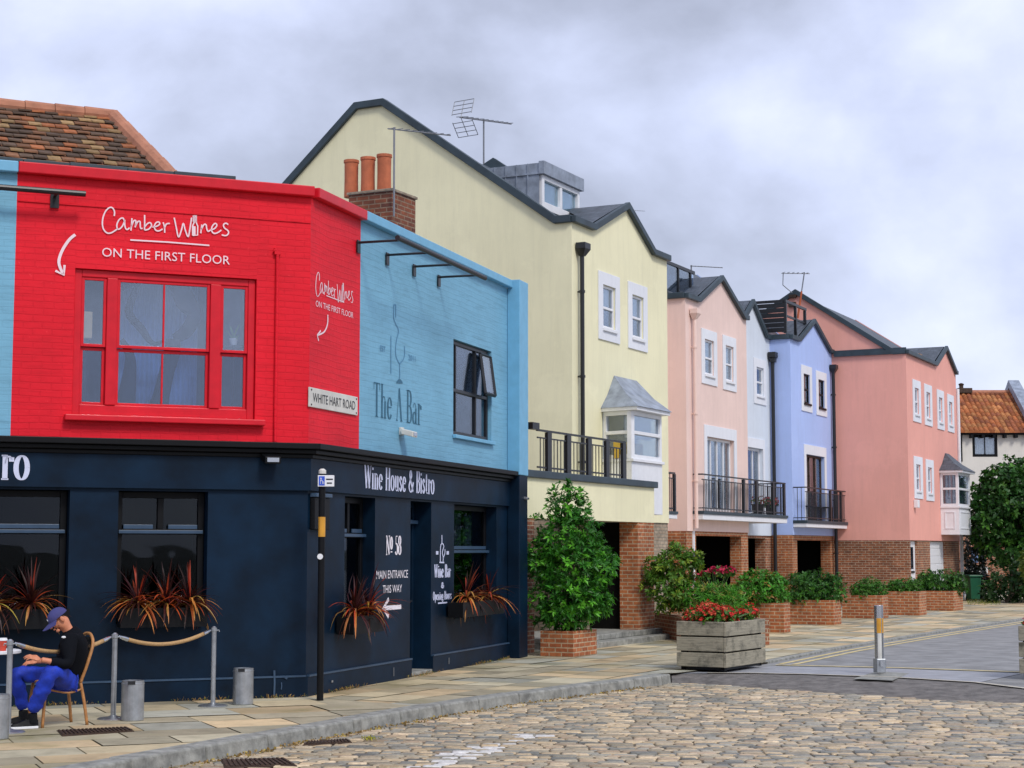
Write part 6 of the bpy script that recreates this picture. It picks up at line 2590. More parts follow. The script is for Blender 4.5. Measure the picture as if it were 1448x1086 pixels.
# ================================================================== street furniture
def stanchion(base):
    o = thing('rope_post', 'chrome rope post standing furthest from the wall beside the table', 'rope post', base, 'rope posts outside the pub')
    b = Vector(base)
    m = MB()
    m.lathe(b, [(.165, 0), (.165, .008), (.15, .016), (.06, .028), (.03, .04), (.0, .04)], 28)
    m.build('base', M['metal'], o, smooth=False)
    m = MB()
    m.lathe(b + Vector((0, 0, .03)), [(.028, 0), (.028, .80), (.034, .805), (.034, .845), (.026, .85), (.012, .862)], 18)
    m.build('pole', M['metal'], o, smooth=False)
    m = MB()
    for sx in (-1, 1):
        m.tube([b + Vector((sx * .03, 0, .845)), b + Vector((sx * .055, 0, .85)), b + Vector((sx * .06, 0, .83))], .007, 6)
    m.build('hook', M['metal'], o)
    return o


S1, S2, S3 = G(11, 1036), G(160, 1017), G(301, 998.5)
st1 = stanchion(S1)
for p, lab in ((S2, 'chrome rope post between the two rope swags'), (S3, 'chrome rope post nearest the corner, at the end of the rope')):
    c = copy_tree(st1)
    c.location = p
    c['label'] = lab


def rope(a, b, label):
    o = thing('barrier_rope', label, 'rope', (Vector(a) + Vector(b)) / 2, 'ropes hung between the posts')
    d = (b - a)
    n_ = d.normalized()
    pa, pb = a + n_ * .07, b - n_ * .07
    P = []
    for i in range(25):
        k = i / 24
        q = pa + (pb - pa) * k
        q.z -= .115 * 4 * k * (1 - k) * 1.0
        P.append(q)
    m = MB()
    m.tube(P[2:-2], .021, 10)
    m.build('rope', M['rope'], o, smooth=True)
    m = MB()
    m.tube(P[:3], [.012, .022, .024], 10)
    m.build('end_cap', M['steel'], o)
    m = MB()
    m.tube(P[-3:], [.024, .022, .012], 10)
    m.build('end_cap', M['steel'], o)
    return o


hk = Vector((0, 0, .85))
rope(S1 + hk, S2 + hk, 'hemp rope sagging in front of the seated man')
rope(S2 + hk, S3 + hk, 'hemp rope sagging across the dark window and wall')


def canister(base):
    o = thing('metal_bin', 'galvanised metal bin cut off at the left edge', 'bin', base, 'galvanised bins on the pavement')
    m = MB()
    b = Vector(base)
    m.lathe(b, [(.112, 0), (.117, .01), (.117, .012), (.115, .37), (.119, .372), (.119, .385), (.114, .388), (.114, .41), (.104, .412), (.104, .33), (0, .33)], 28)
    m.build('drum', M['metal'], o, smooth=False)
    m = MB()
    m.lathe(b + Vector((0, 0, .331)), [(.10, 0), (.10, .01), (0, .012)], 20)
    m.build('sand', M['soil'], o)
    m = MB()
    m.box(Frame((b.x, b.y), (1, 0)), -.055, .02, .108, .1225, .375, .41)
    m.build('lip', M['rail'], o)
    return o


c1 = canister(G(-6, 1045))
for p, lab in ((G(187, 1019), 'galvanised metal bin beside the middle rope post'), (G(343.5, 996), 'galvanised metal bin against the navy wall near the corner')):
    c = copy_tree(c1)
    c.location = p
    c.rotation_euler.z = random.uniform(-.5, .5)
    c['label'] = lab

# parking post
pp = G(452.5, 990.5)
o = thing('sign_post', 'black parking sign post in front of the pub corner', 'sign post', pp)
ztop = at(455, 664, pp.y).z
m = MB()
m.tube([pp, pp + Vector((0, 0, ztop - .05))], .040, 14)
m.build('pole', M['black'], o)
m = MB()
m.lathe(pp + Vector((0, 0, ztop - .05)), [(.045, 0), (.045, .04), (.02, .06)], 12)
m.build('cap', M['signwhite'], o)
a, b = at(449.5, 672, pp.y - .06), at(472.5, 688, pp.y - .06)
Fp = Frame((a.x, a.y), (1, 0.06))
W_ = b.x - a.x
m = MB()
m.box(Fp, 0, W_, -.006, .006, b.z, a.z)
sg = m.build('sign_plate', M['white'], o, bevel=.004)
m = MB()
m.box(Fp, .012, W_ * .42, .007, .009, b.z + .012, a.z - .012)
m.build('sign_panel', M['signblue'], sg)
m = MB()
sans_text(m, Fp, 'P', .03, W_ * .24, b.z + .03, a.z - .03, .011)
sans_text(m, Fp, 'h', W_ * .28, W_ * .38, b.z + .03, a.z - .06, .011)
m.build('lettering', M['white'], sg)
m = MB()
m.box(Fp, W_ * .5, W_ * .92, .007, .009, a.z - .055, a.z - .04)
m.box(Fp, W_ * .55, W_ * .86, .007, .009, a.z - .10, a.z - .085)
m.build('lettering', M['rail'], sg)
m = MB()
z0, z1 = at(455, 759, pp.y).z, at(455, 731, pp.y).z
m.tube([pp + Vector((0, 0, z0)), pp + Vector((0, 0, z1))], .0425, 14, False)
m.build('reflective_band', M['amber'], o)
m = MB()
zz = at(455, 787, pp.y).z
m.tube([pp + Vector((-.012, -.036, zz)), pp + Vector((-.012, -.046, zz))], .034, 14)
m.build('round_sticker', M['white'], o)

def arc_band(c, r, z0, z1, a0, a1, n=12):
    vs = []
    for rr_ in (r, r + .002):
        for z in (z0, z1):
            for i in range(n + 1):
                a = R(a0 + (a1 - a0) * i / n)
                vs.append(Vector(c) + Vector((math.cos(a) * rr_, math.sin(a) * rr_, z)))
    k = n + 1
    fs = []
    for i in range(n):
        fs += [(i, i + 1, k + i + 1, k + i), (2 * k + i, 2 * k + i + 1, 3 * k + i + 1, 3 * k + i), (i, i + 1, 2 * k + i + 1, 2 * k + i), (k + i, k + i + 1, 3 * k + i + 1, 3 * k + i)]
    fs += [(0, k, 3 * k, 2 * k), (n, k + n, 3 * k + n, 2 * k + n)]
    return vs, fs


# steel bollard
bp = G(1244, 951)
bp.z = -.024
o = thing('steel_bollard', 'brushed steel bollard with amber reflective band by the crossing', 'bollard', bp)
hb_ = at(1244, 856, bp.y).z + .024
r_ = 6.4 / FPX * bp.y
m = MB()
m.lathe(bp, [(r_, .16), (r_, hb_ - .004), (r_ * .96, hb_), (0, hb_ + .002)], 24)
m.build('post', M['steel'], o, smooth=False)
m = MB()
za, zb = at(1244, 895, bp.y).z + .024, at(1244, 874, bp.y).z + .024
m.mesh(*arc_band(bp, r_ * 1.012, za, zb, -128, -72))
m.mesh(*arc_band(bp, r_ * 1.012, za, zb, -58, -30))
m.build('reflective_band', M['amber'], o)
m = MB()
zc_ = at(1244, 932, bp.y).z
m.mesh(*arc_band(bp, r_ * 1.012, zc_ + .03, za - .004, -118, -72))
m.build('sleeve', M['signwhite'], o)
m = MB()
m.box(Frame((bp.x, bp.y), (1, .2)), -r_ * 1.08, r_ * 1.08, -r_ * 1.08, r_ * 1.08, 0.0, .20)
m.build('socket', M['metal'], o, bevel=.01)
m = MB()
m.box(Frame((bp.x, bp.y), (1, .2)), -.025, .02, r_ * 1.08 + .001, r_ * 1.08 + .02, .09, .17)
m.build('lock', M['steel'], o)
m = MB()
q = [G(1207, 957.5), G(1262, 960), G(1285, 950), G(1240, 947)]
m.prism([(p.x, p.y, -.0235) for p in q], (0, 0, .004))
m.build('concrete_pad', M['kerb'], o)


def grate(name, label, quad_px, z, mat='iron', n=14):
    P = [G(u, v, z) for u, v in quad_px]
    o = thing(name, label, 'drain cover', sum(P, Vector((0, 0, 0))) / 4)
    m = MB()
    m.prism([p - Vector((0, 0, .02)) for p in P], (0, 0, .024))
    m.build('frame', M[mat], o)
    m = MB()
    for i in range(n):
        k0, k1 = (i + .2) / n, (i + .75) / n
        a, b = P[0].lerp(P[1], k0), P[0].lerp(P[1], k1)
        d, c = P[3].lerp(P[2], k0), P[3].lerp(P[2], k1)
        ins = lambda p, q_: p.lerp(q_, .1)
        m.prism([ins(a, d) + Vector((0, 0, .0045)), ins(b, c) + Vector((0, 0, .0045)), ins(c, b) + Vector((0, 0, .0045)), ins(d, a) + Vector((0, 0, .0045))], (0, 0, .01))
    m.build('bar', M[mat], o)
    return o


grate('drain_cover', 'rusty slotted cover in the paving slabs in front of the seated man', [(88, 1040.5), (190, 1034), (178, 1028.5), (80, 1033)], 0.004, n=18)
grate('drain_cover', 'round-edged iron cover in the cobbles at the bottom edge', [(318, 1086), (420, 1083), (400, 1072), (312, 1074)], -.118)
grate('drain_cover', 'brown iron gully cover in the cobbles against the kerb', [(428, 1054), (498, 1050), (490, 1045.5), (436, 1048.5)], -.119)

# green wheelie bin
gb = G(1380, 850)
x0, x1 = at(1372, 830, gb.y).x, at(1387, 830, gb.y).x
zt_ = at(1380, 813, gb.y).z
o = thing('wheelie_bin', 'dark green wheelie bin by the tree at the end house', 'bin', gb)
Fg = Frame((x0, gb.y), (1, .1))
w_ = x1 - x0
m = MB()
P0 = [Fg.pt(.03, -.5, .06), Fg.pt(w_ - .03, -.5, .06), Fg.pt(w_ - .03, 0, .06), Fg.pt(.03, 0, .06)]
P1 = [Fg.pt(-.02, -.55, zt_ - .08), Fg.pt(w_ + .02, -.55, zt_ - .08), Fg.pt(w_ + .02, .06, zt_ - .08), Fg.pt(-.02, .06, zt_ - .08)]
m.mesh(P0 + P1, [(0, 1, 2, 3), (4, 5, 6, 7), (0, 1, 5, 4), (1, 2, 6, 5), (2, 3, 7, 6), (3, 0, 4, 7)])
m.build('body', M['green'], o, bevel=.02)
m = MB()
m.box(Fg, -.06, w_ + .06, -.6, .1, zt_ - .078, zt_)
m.build('lid', M['green'], o, bevel=.025)
m = MB()
for x in (.04, w_ - .08):
    m = MB()
    m.tube([Fg.pt(x, -.5, .09), Fg.pt(x + .05, -.5, .09)], .09, 14)
    m.build('wheel', M['black'], o)


# ------------------------------------------------ television aerials
def aerial(label, foot, top, boom, n_el, el, refl=False, mat='alu', mr=.016, elr=.006):
    """foot, top: mast ends; boom: (a, b) the boom's ends"""
    o = thing('tv_aerial', label, 'aerial', foot, 'television aerials on the roofs')
    m = MB()
    m.tube([foot, top], mr, 8)
    m.build('mast', M[mat], o)
    a, b = boom
    m = MB()
    m.tube([a, b], mr * .7, 6)
    m.build('boom', M['alu'], o)
    d = (b - a).normalized()
    x = d.cross(Vector((0, 0, 1))).normalized()
    m = MB()
    for i in range(n_el):
        p = a.lerp(b, (i + .5) / n_el)
        L = el * (1 - .3 * i / max(1, n_el))
        m.tube([p - x * L / 2 + Vector((0, 0, L * .12)), p + x * L / 2 - Vector((0, 0, L * .0))], elr, 5)
    m.build('element', M['alu'], o)
    if refl:
        m = MB()
        z = Vector((0, 0, 1))
        for s in (-1, 1):
            o_ = a + d * .05
            tip = o_ + z * s * .42 + d * (.14 if s > 0 else .30) * 1
            side = x * .28
            for k in range(4):
                q = o_.lerp(tip, .25 + .25 * k)
                m.tube([q - side, q + side], elr, 5)
            for sx in (-1, 0, 1):
                m.tube([o_.lerp(tip, 0 if sx == 0 else .2) + side * sx, tip + side * sx], elr, 5)
        m.build('reflector', M['alu'], o)
    return o


yA = cY - .1
aerial('thin aerial on the pub chimney with a long boom to the right', at(557, 306, yA), at(557.5, 180, yA), (at(549, 182, yA), at(637, 191.5, yA + .9)), 9, .22)
rp = ROW.pt(sY1 - .3, tY - RT, 11.1)
yA = rp.y
aerial('large aerial with grid reflectors on the yellow house ridge', at(684, 232, yA), at(684, 168, yA), (at(650, 166, yA - .9), at(723, 175.5, yA + .9)), 10, .34, True, mr=.02, elr=.009)
yA = 48.0
aerial('aerial with a level boom behind the pale pink gable', at(977.5, 398, yA), at(977.5, 375, yA), (at(976, 376, yA), at(1022, 378.5, yA)), 10, .10, mr=.02, elr=.008)
yA = 56.0
aerial('aerial on a leaning pole with a rusty foot by the salmon gable peak', at(1128, 450, yA), at(1137.5, 385, yA), (at(1105, 386.5, yA), at(1145, 387, yA)), 6, .5, mr=.02, elr=.01)
o = [x for x in bpy.data.objects if x.name.startswith('tv_aerial')][-1]
m = MB()
m.tube([at(1107.5, 386, yA), at(1107, 403, yA), at(1120, 414, yA)], .016, 6)
m.build('stay', M['alu'], bpy.data.objects[o.name])
m = MB()
m.tube([at(1128, 450, yA), at(1133.5, 412, yA)], .032, 8)
m.build('pole_sleeve', M['orangepipe'], bpy.data.objects[o.name])
yA = 47.0
aerial('small faint aerial just right of the yellow front gable', at(897, 330, yA), at(897, 298, yA), (at(893, 297.5, yA), at(912, 298.5, yA)), 8, .08, mr=.008, elr=.005)

# ------------------------------------------------ balcony things
def pot(label, c, mat, plant_label, col, n=50, r=.17, h=.26, g=None):
    o = thing('flower_pot', label, 'flower pot', c)
    m = MB()
    m.lathe(c, [(r * .75, 0), (r, h), (r * 1.08, h), (r * 1.08, h + .03), (r * .9, h + .03), (r * .9, h - .02), (0, h - .02)], 16)
    m.build('pot', M[mat], o)
    p = Vector(c) + Vector((0, 0, h))
    flowers('flowering_plant', plant_label, 'flowers', p, [(p.x, p.y, p.z + .14, r * 1.5, r * 1.4, .14)], n, col, size=.05)


s0, s1, tb, zb = balP
pot('dark pot of pink flowers at the right end of the shared balcony', ROW.pt(s1 - .55, tb - .3, zb + .004), 'black', 'pink flowers in the dark pot on the balcony', (.62, .10, .10))
pot('dark pot on the shared balcony behind the thick rail posts', ROW.pt(s1 - 1.75, tb - .3, zb + .004), 'black', 'dull red flowers behind the thick balcony posts', (.3, .03, .02), 20)


def patio_chair(label, c, F, mat='rail'):
    o = thing('patio_chair', label, 'chair', c, 'dark chairs on the lilac blue balcony')
    s, t = F.st(c)
    z = c.z
    m = MB()
    m.box(F, s - .22, s + .22, t - .22, t + .22, z + .42, z + .46)
    m.build('seat', M[mat], o, bevel=.01)
    m = MB()
    m.prism([F.pt(s - .22, t - .2, z + .48), F.pt(s + .22, t - .2, z + .48), F.pt(s + .2, t - .3, z + .95), F.pt(s - .2, t - .3, z + .95)], F.pt(0, .03, 0) - F.pt(0, 0, 0))
    m.build('backrest', M[mat], o, bevel=.01)
    for a in (-.2, .2):
        for b in (-.2, .2):
            m = MB()
            m.tube([F.pt(s + a, t + b, z), F.pt(s + a, t + b, z + .42)], .018, 6)
            m.build('leg', M[mat], o)
    return o


s0, s1, tb, zb = balB
w_ = s1 - s0
patio_chair('dark chair at the door end of the lilac blue balcony', ROW.pt(s0 + w_ * .32, tb - .38, zb + .004), ROW)
patio_chair('dark chair at the far end of the lilac blue balcony', ROW.pt(s0 + w_ * .72, tb - .38, zb + .004), ROW)

# ================================================================== seated man, chair, table
YM = 17.62


def pm(u, v, dy=0.0):
    return at(u, v, YM + dy)


def skin_surface(nodes, edges, root=0, sub=1):
    """nodes: (point, radius); grown with the Skin modifier and returned as plain verts/faces"""
    me = bpy.data.meshes.new('tmp')
    me.from_pydata([tuple(n[0]) for n in nodes], edges, [])
    o = bpy.data.objects.new('tmp', me)
    COL.objects.link(o)
    bm = bmesh.new()
    bm.from_mesh(me)
    lay = bm.verts.layers.skin.verify()
    bm.verts.ensure_lookup_table()
    for v, n in zip(bm.verts, nodes):
        r_ = n[1] if isinstance(n[1], tuple) else (n[1], n[1])
        v[lay].radius = r_
    bm.verts[root][lay].use_root = True
    bm.to_mesh(me)
    bm.free()
    o.modifiers.new('skin', 'SKIN').use_smooth_shade = True
    if sub:
        s = o.modifiers.new('sub', 'SUBSURF')
        s.levels = s.render_levels = sub
    dg = bpy.context.evaluated_depsgraph_get()
    ev = o.evaluated_get(dg)
    m2 = ev.to_mesh()
    vs = [v.co.copy() for v in m2.vertices]
    fs = [tuple(p.vertices) for p in m2.polygons]
    ev.to_mesh_clear()
    bpy.data.objects.remove(o)
    bpy.data.meshes.remove(me)
    return vs, fs


def chain(pts, rad):
    return list(zip(pts, rad)), [(i, i + 1) for i in range(len(pts) - 1)]


def tree_nodes(*chains):
    """chains: lists of (key or point, radius); a string key repeats a node made before"""
    nodes, edges, names = [], [], {}
    for ch in chains:
        prev = None
        for item in ch:
            if isinstance(item, str):
                i = names[item]
            else:
                nodes.append((item[0], item[1]))
                i = len(nodes) - 1
                if len(item) > 2:
                    names[item[2]] = i
            if prev is not None:
                edges.append((prev, i))
            prev = i
    return nodes, edges


HIP = pm(94, 957, .05)
CHEST = pm(102, 918, .0)
NECKB = pm(100, 895, -.04)
HEADC = pm(84.5, 875, -.08)
SHN, SHF = pm(99, 905, -.22), pm(103, 900, .20)
ELN, ELF = pm(97, 941, -.30), pm(92, 936, .24)
WRN, WRF = pm(67, 934.5, -.42), pm(62, 934, .02)
HN, HF = pm(92, 961, -.05), pm(92, 960, .16)
KN, KF = pm(74, 946, -.42), pm(22, 950, -.12)
AN, AF = pm(46, 1005, -.30), pm(33, 1003, .0)
TOE_N, TOE_F = pm(20, 1017, -.38), pm(8, 1010, -.1)
man = thing('person', 'seated man in navy cap, black jacket and blue trousers, head bowed, at the pub table', 'person', Vector((HIP.x, HIP.y, 0)))
nodes, edges = tree_nodes(
    [(HIP, .12, 'hip'), (HIP.lerp(CHEST, .5), .115), (CHEST, .11, 'chest'), (NECKB, .055, 'nb'), (NECKB.lerp(HEADC, .5), .056), (HEADC + Vector((.012, 0, -.01)), .088, 'h'), (HEADC + Vector((-.035, -.02, -.045)), .062), (HEADC + Vector((-.06, -.03, -.078)), .042)],
    ['h', (HEADC + Vector((.012, .01, .045)), .075)],
    ['chest', (SHN, .062), (ELN, .046), (WRN.lerp(ELN, .35), .036), (WRN, .027), (WRN.lerp(pm(50, 931.5, -.47), .55), .030)],
    ['chest', (SHF, .062), (ELF, .046), (WRF, .027), (WRF + Vector((-.07, -.03, -.01)), .03)],
    ['hip', (HN, .085), (KN, .062), (KN.lerp(AN, .35), .056), (AN, .038)],
    ['hip', (HF, .085), (KF, .062), (KF.lerp(AF, .35), .056), (AF, .038)])
vs, fs = skin_surface(nodes, edges, 0, 2)
m = MB()
m.mesh(vs, fs)
# hand: fingers rooted in the palm, unequal and bent; thumb from the side
def hand(palm0, d, nrm, sc=1.0):
    d = d.normalized()
    side = nrm.cross(d).normalized()
    up = d.cross(side).normalized()
    for off, L in ((-.030, .068), (-.010, .080), (.011, .074), (.030, .056)):
        a = palm0 + d * .048 + side * off * .95
        p = [a - d * .03, a + d * L * .45 + up * .004, a + d * L * .78 - up * .010, a + d * L - up * .028 + side * off * .25]
        m.tube(p, [.0095, .009, .008, .006], 7)
    a = palm0 - d * .01 - side * .036
    m.tube([a + side * .02, a + d * .022 - side * .012, a + d * .052 - side * .018 - up * .006], [.012, .0105, .007], 7)
    m.blob(palm0 + d * .012, .044, .040, .018, Matrix((d, side, up)).transposed(), 8)


def dirv(a, b):
    return (b - a).normalized()


pN = pm(53, 931.5, -.46)
hand(pN, dirv(WRN, pm(38, 928, -.5)), Vector((-.1, -.5, .85)))
hand(WRF + Vector((-.08, -.035, -.012)), Vector((-1, -.3, -.15)), Vector((0, -.3, .95)))
# nose, ear, brow
fd = Vector((-.74, -.30, -.62)).normalized()         # where the face looks
sdv = fd.cross(Vector((0, 0, 1))).normalized()
upv = sdv.cross(fd).normalized()
Rm = Matrix((fd, sdv, upv)).transposed()
fc = HEADC + Vector((-.012, -.01, -.012))
m.blob(fc + fd * .098 - upv * .012, .020, .013, .022, Rm, 6)
near = sdv if sdv.y < 0 else -sdv
m.blob(HEADC + near * .086 + fd * (-.012) - upv * .008, .020, .010, .032, Rm, 7)
m.blob(HEADC - near * .086 + fd * (-.012) - upv * .008, .020, .010, .032, Rm, 7)
for s in (-1, 1):
    m.blob(fc + fd * .078 + sdv * .032 * s + upv * .014, .012, .014, .009, Rm, 6)
m.blob(fc + fd * .085 - upv * .052, .012, .026, .010, Rm, 6)
m.blob(fc + fd * .062 - upv * .082, .024, .028, .020, Rm, 6)
m.build('body', M['skin'], man, smooth=True)
# jacket
nodes, edges = tree_nodes(
    [(HIP + Vector((.015, 0, .0)), .16, 'hip'), (HIP.lerp(CHEST, .5) + Vector((.015, 0, 0)), .16), (CHEST + Vector((.01, 0, .0)), .165, 'chest'), (CHEST.lerp(NECKB, .7) + Vector((.02, 0, 0)), .135), (NECKB + Vector((-.004, 0, .008)), .10), (NECKB.lerp(HEADC, .36) + Vector((.016, 0, -.004)), .074)],
    ['chest', (SHN + Vector((-.015, 0, 0)), .095), (SHN.lerp(ELN, .55), .072), (ELN, .063), (WRN.lerp(ELN, .3), .050), (WRN.lerp(ELN, .1), .043)],
    ['chest', (SHF, .083), (ELF, .063), (WRF.lerp(ELF, .12), .043)])
vs, fs = skin_surface(nodes, edges, 0, 2)
m = MB()
m.mesh(vs, fs)
m.build('jacket', M['jacket'], man, smooth=True)
m = MB()
lg = pm(90, 901, -.31)
m.blob(lg, .022, .008, .012, None, 6)
m.build('chest_badge', M['white'], man)
nodes, edges = tree_nodes(
    [(HIP + Vector((-.02, 0, -.02)), .125, 'hip'), (HN, .115), (HN.lerp(KN, .6), .098), (KN, .086), (KN.lerp(AN, .3), .086), (KN.lerp(AN, .65), .082), (KN.lerp(AN, .9), .074), (KN.lerp(AN, 1.03), .066)],
    ['hip', (HF, .115), (HF.lerp(KF, .6), .092), (KF, .082), (KF.lerp(AF, .3), .078), (KF.lerp(AF, 1.03), .064)])
vs, fs = skin_surface(nodes, edges, 0, 2)
rr = np.random.default_rng(3)
m = MB()
m.mesh([v + Vector((math.sin(v.z * 70 + v.x * 30), math.cos(v.z * 55 + v.y * 40), math.sin(v.x * 60))) * .006 for v in vs], fs)
m.build('trousers', M['trousers'], man, smooth=True)
for A, T in ((AN, TOE_N), (AF, TOE_F)):
    d = Vector((T.x - A.x, T.y - A.y, 0)).normalized()
    s = Vector((-d.y, d.x, 0))
    heel = Vector((A.x, A.y, 0)) - d * .055
    prof = [(-.0, .032), (.05, .040), (.13, .043), (.2, .050), (.25, .044), (.285, .024)]
    ht = [.085, .10, .085, .062, .05, .035]
    m = MB()
    n = len(prof)
    V0 = [heel + d * a + s * w + Vector((0, 0, .028)) for a, w in prof] + [heel + d * a - s * w + Vector((0, 0, .028)) for a, w in reversed(prof)]
    V1 = [heel + d * a + s * w * .62 + Vector((0, 0, h)) for (a, w), h in zip(prof, ht)] + [heel + d * a - s * w * .62 + Vector((0, 0, h)) for (a, w), h in reversed(list(zip(prof, ht)))]
    k = 2 * n
    m.mesh(V0 + V1, [tuple(range(k - 1, -1, -1)), tuple(range(k, 2 * k))] + [(i, (i + 1) % k, k + (i + 1) % k, k + i) for i in range(k)])
    m.tube([heel + d * .05 + Vector((0, 0, .05)), heel + d * .055 + Vector((0, 0, .15))], [.05, .046], 12)
    sh = m.build('shoe', M['black'], man, bevel=.012)
    m = MB()
    m.mesh([p - Vector((0, 0, .026)) for p in V0] + [p - Vector((0, 0, .001)) for p in V0], [tuple(range(k - 1, -1, -1)), tuple(range(k, 2 * k))] + [(i, (i + 1) % k, k + (i + 1) % k, k + i) for i in range(k)])
    m.build('sole', M['white'], sh, bevel=.004)
# cap: domed crown and a stiff peak
m = MB()
cc = HEADC + upv * .028 + fd * .004
vs, fs = [], []
nn, mm = 7, 20
for i in range(nn + 1):
    th = math.radians(90 * i / nn)
    for k in range(mm):
        ph = 2 * math.pi * k / mm
        vs.append(cc + fd * (math.cos(ph) * math.sin(th) * .108) + sdv * (math.sin(ph) * math.sin(th) * .098) + upv * (math.cos(th) * .092))
for i in range(nn):
    for k in range(mm):
        fs.append((i * mm + k, i * mm + (k + 1) % mm, (i + 1) * mm + (k + 1) % mm, (i + 1) * mm + k))
m.mesh(vs, fs)
cap = m.build('cap', M['cap'], man, smooth=True)
m = MB()
top, bot = [], []
for i in range(13):
    ph = math.radians(-72 + 144 * i / 12)
    inner = cc + fd * (math.cos(ph) * .104) + sdv * (math.sin(ph) * .096)
    ext_ = .095 * math.cos(ph * 1.1) ** .6
    outer = inner + fd * ext_ - upv * (.018 + .02 * abs(math.sin(ph)))
    top += [inner, outer]
for i in range(12):
    a = i * 2
    m.prism([top[a], top[a + 1], top[a + 3], top[a + 2]], -upv * .006)
m.build('peak', M['cap'], cap)
m = MB()
m.blob(cc + fd * .10 + upv * .03, .004, .022, .016, Rm, 6)
m.build('badge', M['white'], cap)

# the cane chair
SC_ = pm(79, 964, .04)
SC_.z = .44
cd = Vector((-.78, -.62)).normalized()
Fc = Frame((SC_.x, SC_.y), (cd.x, cd.y))
o = thing('bistro_chair', 'cane bistro chair with bent frame under the seated man', 'chair', Vector((SC_.x, SC_.y, 0)))
m = MB()
m.lathe(Vector((SC_.x, SC_.y, .425)), [(.20, 0), (.215, .01), (.215, .025), (.20, .032), (0, .036)], 24)
m.build('seat', M['cane'], o)
for s, t, s2, t2 in ((-.19, .16, -.26, .19), (-.19, -.16, -.26, -.19), (.17, .16, .21, .18), (.17, -.16, .21, -.18)):
    m = MB()
    m.tube(catmull([Fc.pt(s, t, .43), Fc.pt((s + s2) / 2, (t + t2) / 2, .25), Fc.pt(s2, t2, 0.0)], 4), .016, 8)
    m.build('leg', M['cane'], o, smooth=True)
m = MB()
pts = [Fc.pt(-.19, .16, .42), Fc.pt(-.25, .19, .62), Fc.pt(-.31, .17, .80), Fc.pt(-.33, .09, .885), Fc.pt(-.335, 0, .905), Fc.pt(-.33, -.09, .885), Fc.pt(-.31, -.17, .80), Fc.pt(-.25, -.19, .62), Fc.pt(-.19, -.16, .42)]
m.tube(catmull(pts, 5), .017, 8)
m.build('back_frame', M['cane'], o, smooth=True)
m = MB()
m.tube(catmull([Fc.pt(-.2, .17, .36), Fc.pt(-.05, .19, .33), Fc.pt(.15, .16, .37)], 4), .010, 6)
m.tube(catmull([Fc.pt(-.2, -.17, .36), Fc.pt(-.05, -.19, .33), Fc.pt(.15, -.16, .37)], 4), .010, 6)
m.build('stretcher', M['cane'], o)
m = MB()
for k in range(9):
    t = -.12 + .03 * k
    m.tube([Fc.pt(-.20, t, .45), Fc.pt(-.29, t, .68), Fc.pt(-.325, t * .9, .87)], .006, 5)
for k in range(5):
    z = .55 + .07 * k
    s = -.24 - .09 * (z - .55) / .3
    m.tube([Fc.pt(s, -.17, z), Fc.pt(s - .005, .17, z)], .006, 5)
m.build('backrest', M['black'], o)

# table and red cup
TC = at(-22, 920, 17.45)
TC.z = 0
o = thing('bistro_table', 'small white-edged round table at the left edge', 'table', TC)
m = MB()
m.lathe(TC + Vector((0, 0, .725)), [(.34, 0), (.355, .006), (.355, .028), (.34, .034), (0, .034)], 32)
m.build('table_top', M['white'], o)
m = MB()
m.tube([TC + Vector((0, 0, .02)), TC + Vector((0, 0, .725))], .03, 12)
m.build('column', M['rail'], o)
m = MB()
m.lathe(TC, [(.21, 0), (.21, .015), (.05, .04)], 24)
m.build('base', M['rail'], o)
cp = at(4, 912, 17.3)
cp.z = .7595
o = thing('paper_cup', 'red paper cup with white lid on the table', 'cup', cp)
m = MB()
m.lathe(cp, [(.032, 0), (.043, .10), (.044, .10), (.03, .1005)], 20)
m.build('cup', M['cupred'], o)
m = MB()
m.lathe(cp + Vector((0, 0, .1006)), [(.046, 0), (.046, .008), (.042, .012), (.038, .026), (0, .027)], 20)
m.build('lid', M['white'], o)

# things on the red window's inner ledge
s_, z_ = FA.px(122, 476, -.3)
p = FA.pt(s_, -.3, hr[2] + .9)
o = thing('table_lamp', 'cream box lamp behind the left pane of the red window', 'lamp', p)
zz1, zz0 = FA.px(122, 441, -.3)[1], FA.px(122, 479, -.3)[1]
m = MB()
m.box(FA, s_ - .09, s_ + .06, -.38, -.25, zz0, zz1)
m.build('lamp_shade', simple('cream shade', (.82, .62, .36), .8), o, bevel=.01)
m = MB()
m.box(FA, s_ - .04, s_ + .02, -.34, -.29, hr[2] - .24, zz0 - .002)
m.build('stand', M['rail'], o)
s_, z_ = FA.px(330, 489, -.3)
p = FA.pt(s_, -.3, z_)
o = thing('plant_pot', 'small white pot with a pale green plant behind the right pane', 'plant pot', p)
m = MB()
m.lathe(p, [(.035, 0), (.055, .09), (.045, .09), (.04, .08), (0, .08)], 14)
m.build('pot', M['white'], o)
m = MB()
m.box(FA, s_ - .12, s_ + .12, -.4, -.2, z_ - .03, z_ - .001)
m.tube([FA.pt(s_, -.3, z_ - .03), FA.pt(s_, -.3, hr[2] - .24)], .02)
m.build('plant_stand', M['rail'], o)
b, d, nr, ll = rosettes(np.array([tuple(p + Vector((0, 0, .08)))] * 3), np.array([(0, 0, 1.)] * 3), 8, .2, (10, 60))
leaf_mesh('foliage', b, d, nr, ll, ll * .16, cols((.25, .48, .22), len(b), .2), M['leaf'], parent=o)

